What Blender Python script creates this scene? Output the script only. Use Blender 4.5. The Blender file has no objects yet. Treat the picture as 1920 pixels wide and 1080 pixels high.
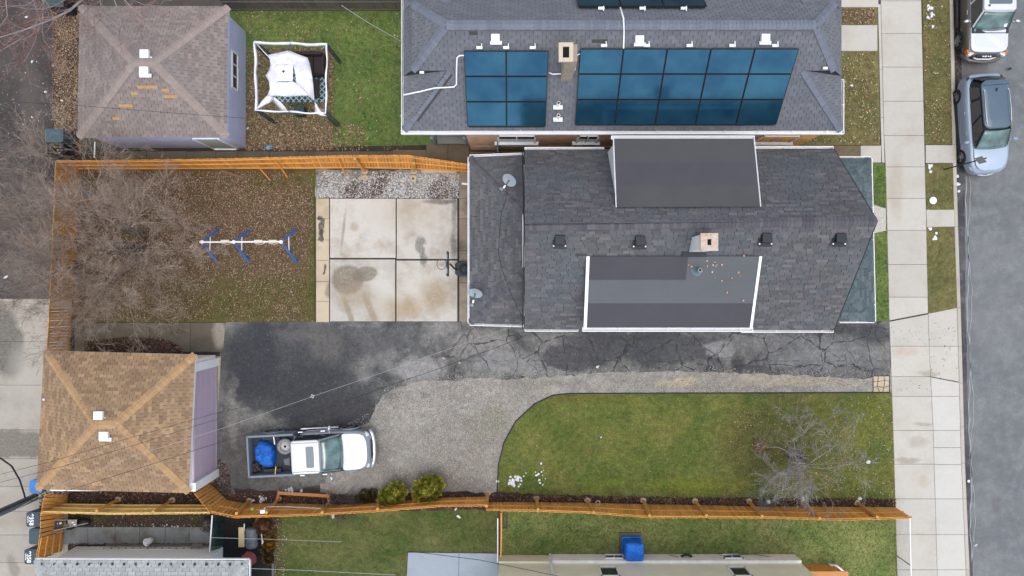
import bpy, bmesh, math, random
import numpy as np
from mathutils import Vector, Matrix, Quaternion
from mathutils.geometry import tessellate_polygon
R = math.radians
random.seed(7); RS = np.random.RandomState(7)
SC = bpy.context.scene
COL = SC.collection
S = 0.0245; H = 32.0

# ---------------- camera, world, sun, exposure ----------------
cam_d = bpy.data.cameras.new('camera'); cam = bpy.data.objects.new('camera', cam_d); COL.objects.link(cam)
cam.location = (0, 0, H); cam.rotation_euler = (0, 0, 0)
cam_d.sensor_width = 36; cam_d.lens = 18 / (960 * S / H); cam_d.clip_start = .1; cam_d.clip_end = 1500
SC.camera = cam
SUN_EL, SUN_AZ = R(78), R(160)           # azimuth from +Y clockwise
W = bpy.data.worlds.new('World'); SC.world = W; W.use_nodes = True
wn = W.node_tree.nodes; wl = W.node_tree.links
bg = wn['Background']
sky = wn.new('ShaderNodeTexSky'); sky.sky_type = 'NISHITA'; sky.sun_disc = False
sky.sun_elevation = SUN_EL; sky.sun_rotation = SUN_AZ
sky.air_density = 1.0; sky.dust_density = 3.0; sky.ozone_density = 1.0
hsv = wn.new('ShaderNodeHueSaturation'); hsv.inputs['Saturation'].default_value = 0.38
wl.new(sky.outputs[0], hsv.inputs['Color']); wl.new(hsv.outputs[0], bg.inputs[0])
bg.inputs[1].default_value = 0.15
sl = bpy.data.lights.new('sun', 'SUN'); sl.energy = 0.5; sl.angle = R(60); sl.color = (1, .96, .9)
so = bpy.data.objects.new('sun', sl); COL.objects.link(so)
d = Vector((math.sin(SUN_AZ) * math.cos(SUN_EL), math.cos(SUN_AZ) * math.cos(SUN_EL), math.sin(SUN_EL)))
so.rotation_euler = d.to_track_quat('Z', 'Y').to_euler(); so.location = (0, 0, 50)
SC.view_settings.view_transform = 'Standard'; SC.view_settings.look = 'None'
SC.view_settings.gamma = 1; SC.view_settings.use_curve_mapping = False
SC.view_settings.exposure = 0.8
KV = .75; K = 1.5      # display brightness of a white level surface under this light

# ---------------- small helpers ----------------
def lin(v):
    v /= 255.0
    return v / 12.92 if v <= .04045 else ((v + .055) / 1.055) ** 2.4
def C3(r, g, b, k=None):
    k = K if k is None else k
    return tuple(min(.85, lin(v) / k) for v in (r, g, b)) + (1,)
def P(px, py, z=0.0):
    f = S * (H - z) / H
    return Vector(((px - 960) * f, (540 - py) * f, z))
def XY(px, py, z=0.0):
    v = P(px, py, z); return (v.x, v.y)
def plane_of(a, b, c):
    n = (b - a).cross(c - a).normalized()
    if n.z < 0: n = -n
    return (a, n)
def on(pl, px, py, lift=0.0):
    o = Vector((0, 0, H)); dr = P(px, py, 0) - o
    t = (pl[0] + pl[1] * lift - o).dot(pl[1]) / dr.dot(pl[1])
    return o + dr * t
def q(vals): return [Vector(v) for v in vals]

class NT:
    """small shader-node helper"""
    def __init__(s, name, rough=.9, spec=.3, metallic=0.0, coat=0.0, coord='pos'):
        s.m = bpy.data.materials.new(name); s.m.use_nodes = True
        s.t = s.m.node_tree; s.b = s.t.nodes['Principled BSDF']
        s.b.inputs['Roughness'].default_value = rough
        s.b.inputs['Specular IOR Level'].default_value = spec
        s.b.inputs['Metallic'].default_value = metallic
        s.b.inputs['Coat Weight'].default_value = coat; s.b.inputs['Coat Roughness'].default_value = .06
        if coord == 'pos': s.co = s.t.nodes.new('ShaderNodeNewGeometry').outputs['Position']
        else: s.co = s.t.nodes.new('ShaderNodeTexCoord').outputs['Object']
    def put(s, sock, v):
        if v is None: return
        if hasattr(v, 'is_output') or isinstance(v, bpy.types.NodeSocket): s.t.links.new(v, sock)
        else: sock.default_value = v
    def noise(s, scale, detail=4, rough=.6, co=None, dist=0.0):
        n = s.t.nodes.new('ShaderNodeTexNoise'); n.inputs['Scale'].default_value = scale
        n.inputs['Detail'].default_value = detail; n.inputs['Roughness'].default_value = rough
        n.inputs['Distortion'].default_value = dist
        s.t.links.new(co or s.co, n.inputs['Vector']); return n.outputs['Fac']
    def noisec(s, scale, detail=3, co=None):
        n = s.t.nodes.new('ShaderNodeTexNoise'); n.inputs['Scale'].default_value = scale
        n.inputs['Detail'].default_value = detail
        s.t.links.new(co or s.co, n.inputs['Vector']); return n.outputs['Color']
    def vor(s, scale, feature='F1', co=None, out='Distance', rnd=1.0):
        n = s.t.nodes.new('ShaderNodeTexVoronoi'); n.feature = feature; n.inputs['Scale'].default_value = scale
        n.inputs['Randomness'].default_value = rnd
        s.t.links.new(co or s.co, n.inputs['Vector']); return n.outputs[out]
    def ramp(s, v, a, b, lo=0.0, hi=1.0):
        n = s.t.nodes.new('ShaderNodeMapRange'); s.put(n.inputs[0], v)
        n.inputs[1].default_value = a; n.inputs[2].default_value = b
        n.inputs[3].default_value = lo; n.inputs[4].default_value = hi; return n.outputs[0]
    def mth(s, op, a, b=None, c=None):
        n = s.t.nodes.new('ShaderNodeMath'); n.operation = op
        s.put(n.inputs[0], a); s.put(n.inputs[1], b); s.put(n.inputs[2], c); return n.outputs[0]
    def vm(s, op, a, b=None, out=0):
        n = s.t.nodes.new('ShaderNodeVectorMath'); n.operation = op
        s.put(n.inputs[0], a); s.put(n.inputs[1], b); return n.outputs[out]
    def mix(s, f, a, b, mode='MIX'):
        n = s.t.nodes.new('ShaderNodeMix'); n.data_type = 'RGBA'; n.blend_type = mode
        s.put(n.inputs['Factor'], f)
        s.put([i for i in n.inputs if i.name == 'A' and i.type == 'RGBA'][0], a)
        s.put([i for i in n.inputs if i.name == 'B' and i.type == 'RGBA'][0], b)
        return [o for o in n.outputs if o.type == 'RGBA'][0]
    def mul(s, col, v, amt=1.0):
        """multiply a colour by a scalar socket"""
        n = s.t.nodes.new('ShaderNodeCombineColor')
        for i in range(3): s.put(n.inputs[i], v)
        return s.mix(amt, col, n.outputs[0], 'MULTIPLY')
    def attr(s, name='tint'):
        n = s.t.nodes.new('ShaderNodeAttribute'); n.attribute_name = name; return n.outputs['Fac']
    def rnd(s):
        n = s.t.nodes.new('ShaderNodeObjectInfo'); return n.outputs['Random']
    def tr(s):
        """one random number per piece: the face attribute plus the object's own number"""
        return s.mth('FRACT', s.mth('ADD', s.attr(), s.rnd()))
    def cramp(s, v, stops):
        n = s.t.nodes.new('ShaderNodeValToRGB'); e = n.color_ramp.elements
        while len(e) < len(stops): e.new(.5)
        for i, (p, c) in enumerate(stops): e[i].position = p; e[i].color = c
        s.put(n.inputs[0], v); return n.outputs[0]
    def sep(s, co=None):
        n = s.t.nodes.new('ShaderNodeSeparateXYZ'); s.t.links.new(co or s.co, n.inputs[0]); return n.outputs
    def warped(s, amt, scale):
        return s.vm('ADD', s.co, s._sc(s.noisec(scale), amt))
    def _sc(s, v, k):
        n = s.t.nodes.new('ShaderNodeVectorMath'); n.operation = 'SUBTRACT'; s.put(n.inputs[0], v); n.inputs[1].default_value = (.5, .5, .5)
        m = s.t.nodes.new('ShaderNodeVectorMath'); m.operation = 'SCALE'; s.t.links.new(n.outputs[0], m.inputs[0]); m.inputs['Scale'].default_value = k
        return m.outputs[0]
    def ell(s, px, py, rx, ry, soft=.3, rot=0, warp=.35, wscale=1.5):
        """soft irregular ellipse (px units) on the ground as a 0..1 mask"""
        cx, cy = XY(px, py)
        w = s.warped(warp, wscale)
        n = s.t.nodes.new('ShaderNodeMapping'); n.vector_type = 'TEXTURE'
        n.inputs['Location'].default_value = (cx, cy, 0); n.inputs['Rotation'].default_value = (0, 0, rot)
        n.inputs['Scale'].default_value = (rx * S, ry * S, 50)
        s.t.links.new(w, n.inputs[0])
        l = s.vm('LENGTH', n.outputs[0], out=1)
        return s.ramp(l, 1 + soft, 1 - soft)
    def bump(s, h, dist=.01, strength=.6):
        n = s.t.nodes.new('ShaderNodeBump'); n.inputs['Distance'].default_value = dist; n.inputs['Strength'].default_value = strength
        s.put(n.inputs['Height'], h); s.t.links.new(n.outputs[0], s.b.inputs['Normal'])
    def out(s, col, rough=None):
        s.put(s.b.inputs['Base Color'], col)
        if rough is not None: s.put(s.b.inputs['Roughness'], rough)
        return s.m

def mat(name, c, var=.12, scale=2.5, rough=.8, spec=.3, metallic=0.0, coat=0.0, bump=0.0, bscale=60, coord='pos', rnd=0.0, fine=.08, c2=None):
    n = NT(name, rough, spec, metallic, coat, coord)
    a = n.noise(scale, 5)
    col = n.mix(n.ramp(a, .3, .7), c, c2) if c2 else c
    col = n.mul(col, n.ramp(a, .25, .75, 1 - var, 1 + var))
    if fine: col = n.mul(col, n.ramp(n.noise(bscale, 2), .3, .7, 1 - fine, 1 + fine))
    if rnd: col = n.mul(col, n.ramp(n.tr(), 0, 1, 1 - rnd, 1 + rnd))
    if bump: n.bump(n.noise(bscale, 4), bump)
    return n.out(col)

class MB:
    def __init__(s): s.v = []; s.f = []; s.t = []
    def add(s, vs, fs, t=0.0):
        o = len(s.v); s.v += [tuple(v) for v in vs]
        for f in fs: s.f.append(tuple(i + o for i in f)); s.t.append(t)
        return s
    def poly(s, vs, t=0.0): return s.add(vs, [tuple(range(len(vs)))], t)
    def hexa(s, b, t_, t=0.0):
        return s.add(list(b) + list(t_), [(3, 2, 1, 0), (4, 5, 6, 7), (0, 1, 5, 4), (1, 2, 6, 5), (2, 3, 7, 6), (3, 0, 4, 7)], t)
    def box(s, c, size, rz=0.0, M=None, t=0.0):
        x, y, z = (v / 2 for v in size)
        vs = [Vector(p) for p in ((-x, -y, -z), (x, -y, -z), (x, y, -z), (-x, y, -z), (-x, -y, z), (x, -y, z), (x, y, z), (-x, y, z))]
        m = M or Matrix.Rotation(rz, 3, 'Z'); c = Vector(c)
        vs = [m @ v + c for v in vs]
        return s.hexa(vs[:4], vs[4:], t)
    def prism(s, pts, z0, z1, t=0.0):
        n = len(pts); a = [(p[0], p[1], z0) for p in pts]; b = [(p[0], p[1], z1) for p in pts]
        ar = sum(pts[i][0] * pts[(i + 1) % n][1] - pts[(i + 1) % n][0] * pts[i][1] for i in range(n))
        if ar < 0: a.reverse(); b.reverse()
        return s.add(a + b, [tuple(range(n))[::-1], tuple(range(n, 2 * n))] + [(i, (i + 1) % n, (i + 1) % n + n, i + n) for i in range(n)], t)
    def tube(s, pts, rad, sides=6, cap=True, t=0.0):
        pts = [Vector(p) for p in pts]; n = len(pts)
        if not hasattr(rad, '__len__'): rad = [rad] * n
        rings = []; up = None
        for i, p in enumerate(pts):
            dr = (pts[min(i + 1, n - 1)] - pts[max(i - 1, 0)])
            dr = dr.normalized() if dr.length > 1e-9 else Vector((0, 0, 1))
            if up is None: up = Vector((0, 0, 1)) if abs(dr.z) < .9 else Vector((1, 0, 0))
            a = dr.cross(up).normalized(); b = a.cross(dr).normalized(); up = b
            rings.append([p + (a * math.cos(2 * math.pi * k / sides) + b * math.sin(2 * math.pi * k / sides)) * rad[i] for k in range(sides)])
        fs = []
        for i in range(n - 1):
            for k in range(sides):
                k2 = (k + 1) % sides
                fs.append((i * sides + k, i * sides + k2, (i + 1) * sides + k2, (i + 1) * sides + k))
        if cap: fs.append(tuple(range(sides))); fs.append(tuple(range((n - 1) * sides, n * sides))[::-1])
        return s.add([v for r in rings for v in r], fs, t)
    def cyl(s, c, r, h, sides=16, r2=None, axis='Z', t=0.0):
        c = Vector(c); ax = {'X': Vector((1, 0, 0)), 'Y': Vector((0, 1, 0)), 'Z': Vector((0, 0, 1))}[axis] if isinstance(axis, str) else Vector(axis).normalized()
        return s.tube([c - ax * h / 2, c + ax * h / 2], [r, r if r2 is None else r2], sides, True, t)
    def lathe(s, c, prof, sides=20, M=None, t=0.0):
        c = Vector(c); vs = []; fs = []; n = len(prof)
        for k in range(sides):
            a = 2 * math.pi * k / sides
            for r, z in prof:
                v = Vector((r * math.cos(a), r * math.sin(a), z)); vs.append((M @ v if M else v) + c)
        for k in range(sides):
            k2 = (k + 1) % sides
            for i in range(n - 1): fs.append((k * n + i, k2 * n + i, k2 * n + i + 1, k * n + i + 1))
        return s.add(vs, fs, t)
    def blob(s, c, r, nu=12, nv=8, jit=0.0, M=None, zmin=-1.0, t=0.0):
        vs = []; fs = []; c = Vector(c)
        for j in range(nv + 1):
            ph = math.pi * j / nv
            for i in range(nu):
                th = 2 * math.pi * i / nu; k = 1 + random.uniform(-jit, jit)
                v = Vector((r[0] * math.sin(ph) * math.cos(th) * k, r[1] * math.sin(ph) * math.sin(th) * k, max(math.cos(ph), zmin) * r[2] * (1 + random.uniform(-jit, jit) * .6)))
                vs.append((M @ v if M else v) + c)
        for j in range(nv):
            for i in range(nu): fs.append((j * nu + i, (j + 1) * nu + i, (j + 1) * nu + (i + 1) % nu, j * nu + (i + 1) % nu))
        return s.add(vs, fs, t)
    def mesh(s, name, m, smooth=False):
        me = bpy.data.meshes.new(name); me.from_pydata(s.v, [], s.f)
        if any(s.t):
            at = me.attributes.new('tint', 'FLOAT', 'FACE'); at.data.foreach_set('value', np.array(s.t, dtype=np.float32))
        if m: me.materials.append(m)
        if smooth: me.polygons.foreach_set('use_smooth', [True] * len(me.polygons))
        me.update(); return me
    def build(s, name, m, parent=None, world=True, smooth=False, kind=None, label=None, subsurf=0, bevel=0.0):
        o = bpy.data.objects.new(name, s.mesh(name, m, smooth)); COL.objects.link(o)
        if parent:
            o.parent = parent
            if world:
                q_ = parent; off = Vector()
                while q_: off += q_.location; q_ = q_.parent
                o.location = -off
        if kind: o['kind'] = kind
        if label: o['label'] = label
        if bevel:
            b = o.modifiers.new('bevel', 'BEVEL'); b.width = bevel; b.segments = 2; b.limit_method = 'ANGLE'
        if subsurf:
            b = o.modifiers.new('smooth', 'SUBSURF'); b.levels = subsurf; b.render_levels = subsurf
        return o
def tag(o, label, cat, group=None):
    o['label'] = label; o['category'] = cat
    if group: o['group'] = group
    return o
def thing(name, label, cat, loc=(0, 0, 0), rz=0.0, group=None):
    o = bpy.data.objects.new(name, None); COL.objects.link(o); o.empty_display_size = .2
    o.location = loc; o.rotation_euler = (0, 0, rz)
    return tag(o, label, cat, group)
def struct(o): o['kind'] = 'structure'; return o
def dup(root, loc, rz=0.0, label=None, group=None, scale=None):
    r = root.copy(); COL.objects.link(r); r.location = loc; r.rotation_euler = (0, 0, rz)
    if label: r['label'] = label
    if group: r['group'] = group
    if scale: r.scale = scale
    for ch in list(root.children):
        c = ch.copy(); COL.objects.link(c); c.parent = r
        for g in list(ch.children):
            dd = g.copy(); COL.objects.link(dd); dd.parent = c
    return r
def simple(name, mb, m, label, cat, group=None, **kw):
    return tag(mb.build(name, m, **kw), label, cat, group)

# ---------------- scattering of many small pieces ----------------
def inpoly(x, y, poly):
    r = np.zeros(len(x), bool); n = len(poly); j = n - 1
    for i in range(n):
        xi, yi = poly[i]; xj, yj = poly[j]
        c = ((yi > y) != (yj > y)) & (x < (xj - xi) * (y - yi) / ((yj - yi) + 1e-12) + xi)
        r ^= c; j = i
    return r
_ph = RS.uniform(0, 6.28, (40,)); _dr = RS.uniform(0, 6.28, (40,))
def vnoise(x, y, f, seed=0):
    v = 0
    for k in range(6):
        i = (seed * 6 + k) % 40; w = f * (1 + .45 * k)
        v = v + np.sin((x * np.cos(_dr[i]) + y * np.sin(_dr[i])) * w + _ph[i]) / (1 + .25 * k)
    return v / 3.2
def points(poly_px, dens, prob=None):
    pl = [XY(*p) for p in poly_px]; a = np.array(pl)
    lo, hi = a.min(0), a.max(0); n = int((hi[0] - lo[0]) * (hi[1] - lo[1]) * dens)
    x = RS.uniform(lo[0], hi[0], n); y = RS.uniform(lo[1], hi[1], n)
    k = inpoly(x, y, pl); x, y = x[k], y[k]
    if prob is not None:
        k = RS.uniform(0, 1, len(x)) < prob(x, y); x, y = x[k], y[k]
    return x, y
def many(name, pos, tv, tf, scale, m, tint=None, yaw=None, tilt=None, parent=None, kind='stuff', smooth=False, scale3=None):
    """template (tv, tf) repeated at pos (N,3): one mesh"""
    n = len(pos)
    tv = np.array(tv, float); k = len(tv)
    yaw = RS.uniform(0, 6.283, n) if yaw is None else yaw
    tilt = np.zeros((n, 2)) if tilt is None else tilt
    v = np.repeat(tv[None], n, 0) * np.array(scale).reshape(-1, 1, 1)
    if scale3 is not None: v = v * scale3[:, None, :]
    ca, sa = np.cos(tilt[:, 0])[:, None], np.sin(tilt[:, 0])[:, None]
    y, z = v[..., 1] * ca - v[..., 2] * sa, v[..., 1] * sa + v[..., 2] * ca
    x = v[..., 0]
    cb, sb = np.cos(tilt[:, 1])[:, None], np.sin(tilt[:, 1])[:, None]
    x, z = x * cb + z * sb, -x * sb + z * cb
    cy, sy = np.cos(yaw)[:, None], np.sin(yaw)[:, None]
    X, Y = x * cy - y * sy, x * sy + y * cy
    vv = np.stack([X, Y, z], -1) + pos[:, None, :]
    fl = [len(f) for f in tf]; idx = np.concatenate([np.array(f) for f in tf])
    me = bpy.data.meshes.new(name)
    me.vertices.add(n * k); me.vertices.foreach_set('co', vv.reshape(-1).astype(np.float32))
    li = (idx[None] + (np.arange(n) * k)[:, None]).reshape(-1)
    me.loops.add(len(li)); me.loops.foreach_set('vertex_index', li.astype(np.int32))
    tot = np.tile(np.array(fl), n); st = np.concatenate([[0], np.cumsum(tot)[:-1]])
    me.polygons.add(len(tot)); me.polygons.foreach_set('loop_start', st.astype(np.int32))
    me.update(calc_edges=True)
    at = me.attributes.new('tint', 'FLOAT', 'FACE')
    tint = RS.uniform(0, 1, n) if tint is None else tint
    at.data.foreach_set('value', np.repeat(tint, len(fl)).astype(np.float32))
    if smooth: me.polygons.foreach_set('use_smooth', [True] * len(me.polygons))
    me.materials.append(m); me.validate()
    o = bpy.data.objects.new(name, me); COL.objects.link(o)
    if parent:
        o.parent = parent; o.location = -parent.location
    if kind: o['kind'] = kind
    return o
BLADE_V = [(-.5, 0, 0), (.5, 0, 0), (.35, .5, .5), (-.35, .5, .5), (0, 1.0, .7)]; BLADE_F = [(0, 1, 2, 3), (3, 2, 4)]
LEAF_V = [(-.5, 0, 0), (-.1, -.36, .12), (.5, 0, .05), (-.1, .36, .14)]; LEAF_F = [(0, 1, 2), (0, 2, 3)]
PEB_V = [(-.5, -.3, 0), (0, -.5, 0), (.5, -.2, 0), (.45, .35, 0), (-.1, .5, 0), (-.5, .25, 0), (-.15, -.15, .42), (.2, .1, .46), (-.1, .2, .4)]
PEB_F = [(0, 1, 6), (1, 2, 7), (1, 7, 6), (2, 3, 7), (3, 4, 8), (3, 8, 7), (4, 5, 8), (5, 0, 6), (5, 6, 8), (6, 7, 8)]
def grass(name, poly, dens, m, prob=None, h=.05, z=0.004):
    x, y = points(poly, dens, prob); n = len(x)
    pos = np.stack([x, y, np.full(n, z)], -1)
    sc3 = np.stack([RS.uniform(.28, .5, n), RS.uniform(.7, 1.4, n), RS.uniform(.5, 1.2, n)], -1)
    return many(name, pos, BLADE_V, BLADE_F, np.full(n, h), m, scale3=sc3)
def leaves(name, poly, dens, m, prob=None, size=(.05, .1), z=.03, zs=.02):
    x, y = points(poly, dens, prob); n = len(x)
    pos = np.stack([x, y, z + RS.uniform(0, zs, n)], -1)
    return many(name, pos, LEAF_V, LEAF_F, RS.uniform(size[0], size[1], n), m, tilt=RS.normal(0, .35, (n, 2)))
def pebbles(name, poly, dens, m, prob=None, size=(.03, .06), z=.0):
    x, y = points(poly, dens, prob); n = len(x)
    pos = np.stack([x, y, np.full(n, z)], -1)
    return many(name, pos, PEB_V, PEB_F, RS.uniform(size[0], size[1], n), m)
def rough_poly(pts, step=12, amp=2.5, skip=()):
    """subdivide px polygon edges and jitter them"""
    out = []; n = len(pts)
    for i in range(n):
        a, b = pts[i], pts[(i + 1) % n]; L = math.hypot(b[0] - a[0], b[1] - a[1]); k = max(1, int(L / step))
        nx, ny = -(b[1] - a[1]) / (L + 1e-6), (b[0] - a[0]) / (L + 1e-6)
        for j in range(k):
            t = j / k; o = random.uniform(-amp, amp) if (j and i not in skip) else 0
            out.append((a[0] + (b[0] - a[0]) * t + nx * o, a[1] + (b[1] - a[1]) * t + ny * o))
    return out
def sheet(name, poly_px, z, m, kind='structure', parent=None):
    vs = [Vector((*XY(*p), z)) for p in poly_px]
    tr = tessellate_polygon([vs]); mb = MB()
    fs = []
    for a, b, c in tr:
        if (vs[b] - vs[a]).cross(vs[c] - vs[a]).z < 0: a, b, c = a, c, b
        fs.append((a, b, c))
    mb.add(vs, fs)
    return mb.build(name, m, parent=parent, kind=kind if not parent else None)
def slab(name, quad_px, top, m, parent, gap=.006, th=.08, jit=.004, label=None):
    vs = q([P(*p) for p in quad_px]); c = sum(vs, Vector()) / len(vs)
    z = top + random.uniform(-jit, jit); mb = MB()
    def ins(k): 
        r = []
        for i, v in enumerate(vs):
            a = (vs[i - 1] - v).normalized(); b = (vs[(i + 1) % len(vs)] - v).normalized()
            r.append(v + (a + b) * k)
        return r
    o = ins(gap); i2 = ins(gap + .012)
    n = len(vs); vv = [(p.x, p.y, z - th) for p in o] + [(p.x, p.y, z - .012) for p in o] + [(p.x, p.y, z) for p in i2]
    fs = [tuple(range(2 * n, 3 * n))]
    for i in range(n):
        j = (i + 1) % n
        fs += [(i, j, j + n, i + n), (i + n, j + n, j + 2 * n, i + 2 * n)]
    ar = sum(vs[i].x * vs[(i + 1) % n].y - vs[(i + 1) % n].x * vs[i].y for i in range(n))
    if ar < 0: fs = [f[::-1] for f in fs]
    mb.add(vv, fs)
    o = mb.build(name, m, parent)
    if label: o['label'] = label
    return o
# ---------------- materials ----------------
def m_lawn(name, g, y, dead, amt=.5, spots=()):
    n = NT(name, .95, .1)
    a = n.noise(.55, 5, .65); b = n.noise(3.2, 5, .7); c = n.noise(28, 4, .8)
    col = n.mix(n.ramp(a, .38, .66), g, y); col = n.mix(n.ramp(b, .5, .78, 0, amt), col, dead)
    for (px, py, rx, ry, cc, st) in spots: col = n.mix(n.mth('MULTIPLY', n.ell(px, py, rx, ry, .5), st), col, cc)
    e = n.noise(9, 4, .75); e2 = n.noise(6.5, 4, .75, co=n.warped(3.0, .2))
    col = n.mix(n.ramp(e, .5, .68, 0, .75), col, y); col = n.mix(n.ramp(e2, .52, .7, 0, .7), col, dead)
    col = n.mul(col, n.ramp(n.noise(4, 5, .8, co=n.warped(4.0, .15)), .34, .66, .66, 1.28))
    t = n.tr()
    col = n.mul(col, n.ramp(t, 0, 1, .58, 1.5)); col = n.mul(col, n.ramp(c, .3, .7, .66, 1.32))
    return n.out(col)
GR, YE, DE = C3(84, 108, 44), C3(128, 130, 62), C3(122, 108, 74)
M_lawn = m_lawn('front_lawn_grass', C3(104, 128, 62), C3(150, 152, 82), C3(148, 136, 98), .5,
                [(1300, 912, 75, 14, C3(144, 160, 52), .5), (1130, 908, 40, 14, C3(128, 150, 54), .4), (1600, 770, 90, 20, C3(128, 142, 56), .5), (1470, 800, 90, 90, C3(98, 92, 66), .4), (1400, 850, 60, 60, C3(92, 88, 62), .45), (1050, 745, 90, 8, C3(120, 108, 60), .5)])
M_lawn2 = m_lawn('neighbour_lawn_grass', C3(82, 108, 56), C3(112, 128, 70), C3(118, 106, 80), .45)
M_lawn3 = m_lawn('south_lawn_grass', C3(94, 116, 62), C3(130, 136, 84), C3(130, 118, 88), .55)
M_lawn4 = m_lawn('verge_grass', C3(124, 130, 82), C3(156, 148, 98), C3(158, 132, 106), .7)
M_yard = m_lawn('leafy_yard_grass', C3(114, 112, 66), C3(134, 114, 86), C3(140, 112, 94), .75,
                [(596, 440, 14, 170, C3(92, 118, 44), .85), (500, 350, 40, 12, C3(96, 112, 40), .7), (480, 560, 120, 40, C3(98, 112, 48), .6), (400, 598, 200, 8, C3(110, 120, 60), .4)])
def m_leaf(name, stops):
    n = NT(name, .85, .2); t = n.tr()
    col = n.cramp(t, stops); col = n.mul(col, n.ramp(n.noise(2, 3), .3, .7, .85, 1.15)); return n.out(col)
M_leaf = m_leaf('fallen_leaves_red_brown', [(0, C3(84, 60, 52)), (.25, C3(134, 98, 86)), (.6, C3(160, 124, 106)), (.85, C3(188, 160, 136)), (1, C3(226, 210, 190))])
M_leafd = m_leaf('dark_mulch_leaves', [(0, C3(50, 38, 36)), (.4, C3(88, 64, 58)), (.75, C3(120, 88, 78)), (.95, C3(156, 122, 102)), (1, C3(192, 168, 144))])
M_leaft = m_leaf('tan_fallen_leaves', [(0, C3(110, 88, 60)), (.4, C3(152, 126, 90)), (.75, C3(184, 162, 124)), (1, C3(226, 214, 188))])
def concrete(name, c, stain, var=.1, dark=.0, spots=(), grime=.35, joints=None):
    n = NT(name, .88, .25)
    a = n.noise(.9, 6, .62); b = n.noise(6, 6, .7); f = n.noise(90, 3, .8)
    col = n.mix(n.ramp(a, .46, .72, 0, grime), c, stain)
    col = n.mix(n.ramp(b, .6, .8, 0, grime * .7), col, stain)
    col = n.mul(col, n.ramp(b, .3, .7, 1 - var * .5, 1 + var * .5)); col = n.mul(col, n.ramp(f, .3, .7, .93, 1.07))
    col = n.mul(col, n.ramp(n.rnd(), 0, 1, 1 - var * .6, 1 + var * .6))
    for s_ in spots:
        px, py, rx, ry, cc, st = s_[:6]; so_ = s_[6] if len(s_) > 6 else .35; rot = s_[7] if len(s_) > 7 else 0; wp = s_[8] if len(s_) > 8 else .35
        mk = n.mth('MULTIPLY', n.ell(px, py, rx, ry, so_, rot, wp), n.mth('MULTIPLY', st, n.ramp(n.noise(9, 5, .75), .3, .6, .55, 1)))
        col = n.mix(mk, col, cc)
    fl = n.noise(13, 6, .85, co=n.warped(.5, 4)); col = n.mix(n.ramp(fl, .63, .7, 0, grime), col, n.mul(stain, .6))
    col = n.mix(n.ramp(n.noise(38, 3, .8), .68, .74, 0, grime * .8), col, n.mul(stain, .45))
    n.bump(n.noise(45, 5, .8), .006, .4)
    return n.out(col)
M_walk = concrete('pale_pavement_concrete', C3(212, 208, 200), C3(188, 178, 162), .08, grime=.45,
    spots=[(1742, 700, 20, 5, C3(140, 130, 110), .5), (1700, 660, 20, 8, C3(200, 170, 140), .4), (1730, 795, 16, 4, C3(150, 135, 110), .5), (1700, 862, 22, 5, C3(130, 118, 95), .5), (1732, 902, 9, 12, C3(186, 170, 146), .4), (1720, 830, 18, 10, C3(160, 150, 130), .4), (1680, 350, 12, 60, C3(185, 172, 150), .4)])
def speck(m_):  # dark drip marks on the driveway apron
    return m_
M_apron = concrete('bright_apron_concrete', C3(219, 217, 212), C3(200, 193, 182), .07, grime=.3)
M_dirtyc = concrete('dirty_grey_concrete', C3(120, 112, 98), C3(86, 80, 66), .18, grime=.7, spots=[(412, 625, 14, 26, C3(178, 170, 156), .85, .25)])
M_wetc = concrete('wet_brown_concrete', C3(128, 116, 96), C3(92, 76, 56), .2, grime=.7)
M_stripc = concrete('blotched_strip_concrete', C3(172, 158, 140), C3(60, 60, 62), .15, grime=.75)
M_pad = concrete('stained_patio_concrete', C3(212, 208, 201), C3(176, 163, 144), .14, grime=.95, spots=[(690, 400, 40, 30, C3(226, 223, 217), .7, .6, 0, .8), (790, 540, 30, 30, C3(222, 216, 204), .6, .6, 0, .8), (720, 540, 22, 36, C3(226, 222, 214), .7, .5, 0, .8), (770, 575, 16, 20, C3(170, 142, 100), .6, .5, 0, .9), 
    (652, 524, 30, 28, C3(128, 116, 98), .85, .12, 0, .15), (684, 514, 24, 14, C3(136, 128, 112), .85, .1, .2, .12), (668, 556, 38, 22, C3(170, 150, 118), .6, .5),
    (644, 432, 2.6, 34, C3(150, 138, 118), .7, .5, -.12, .05), (655, 586, 5, 26, C3(160, 142, 108), .75, .4, .35, .1), (695, 580, 6, 30, C3(160, 138, 104), .65, .4, .45, .1),
    (818, 555, 26, 28, C3(168, 142, 104), .75, .5), (750, 575, 34, 22, C3(184, 160, 124), .6, .5), (788, 462, 8, 20, C3(116, 114, 116), .8, .3, 0, .9), (794, 486, 5, 14, C3(110, 110, 112), .8, .3, 0, .7), (825, 378, 32, 5, C3(84, 84, 86), .8, .3),
    (665, 425, 8, 8, C3(178, 160, 130), .7, .4, 0, .2), (852, 395, 5, 30, C3(110, 106, 100), .7, .4), (852, 460, 5, 30, C3(90, 92, 95), .7, .5), (836, 495, 14, 5, C3(150, 130, 100), .5), (760, 400, 60, 26, C3(200, 188, 168), .5, .6)])
M_padn = concrete('patched_edging_concrete', C3(214, 198, 172), C3(150, 130, 104), .1, grime=.5, spots=[
    (602, 426, 7, 14, C3(76, 78, 82), .95, .1, 0, 1.1), (604, 442, 8, 8, C3(76, 78, 82), .95, .1, 0, 1.1), (607, 506, 3, 9, C3(70, 74, 78), .9, .15, 0, .7), (616, 545, 6, 12, C3(120, 115, 108), .7), (600, 380, 10, 7, C3(190, 178, 158), .6)])
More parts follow.
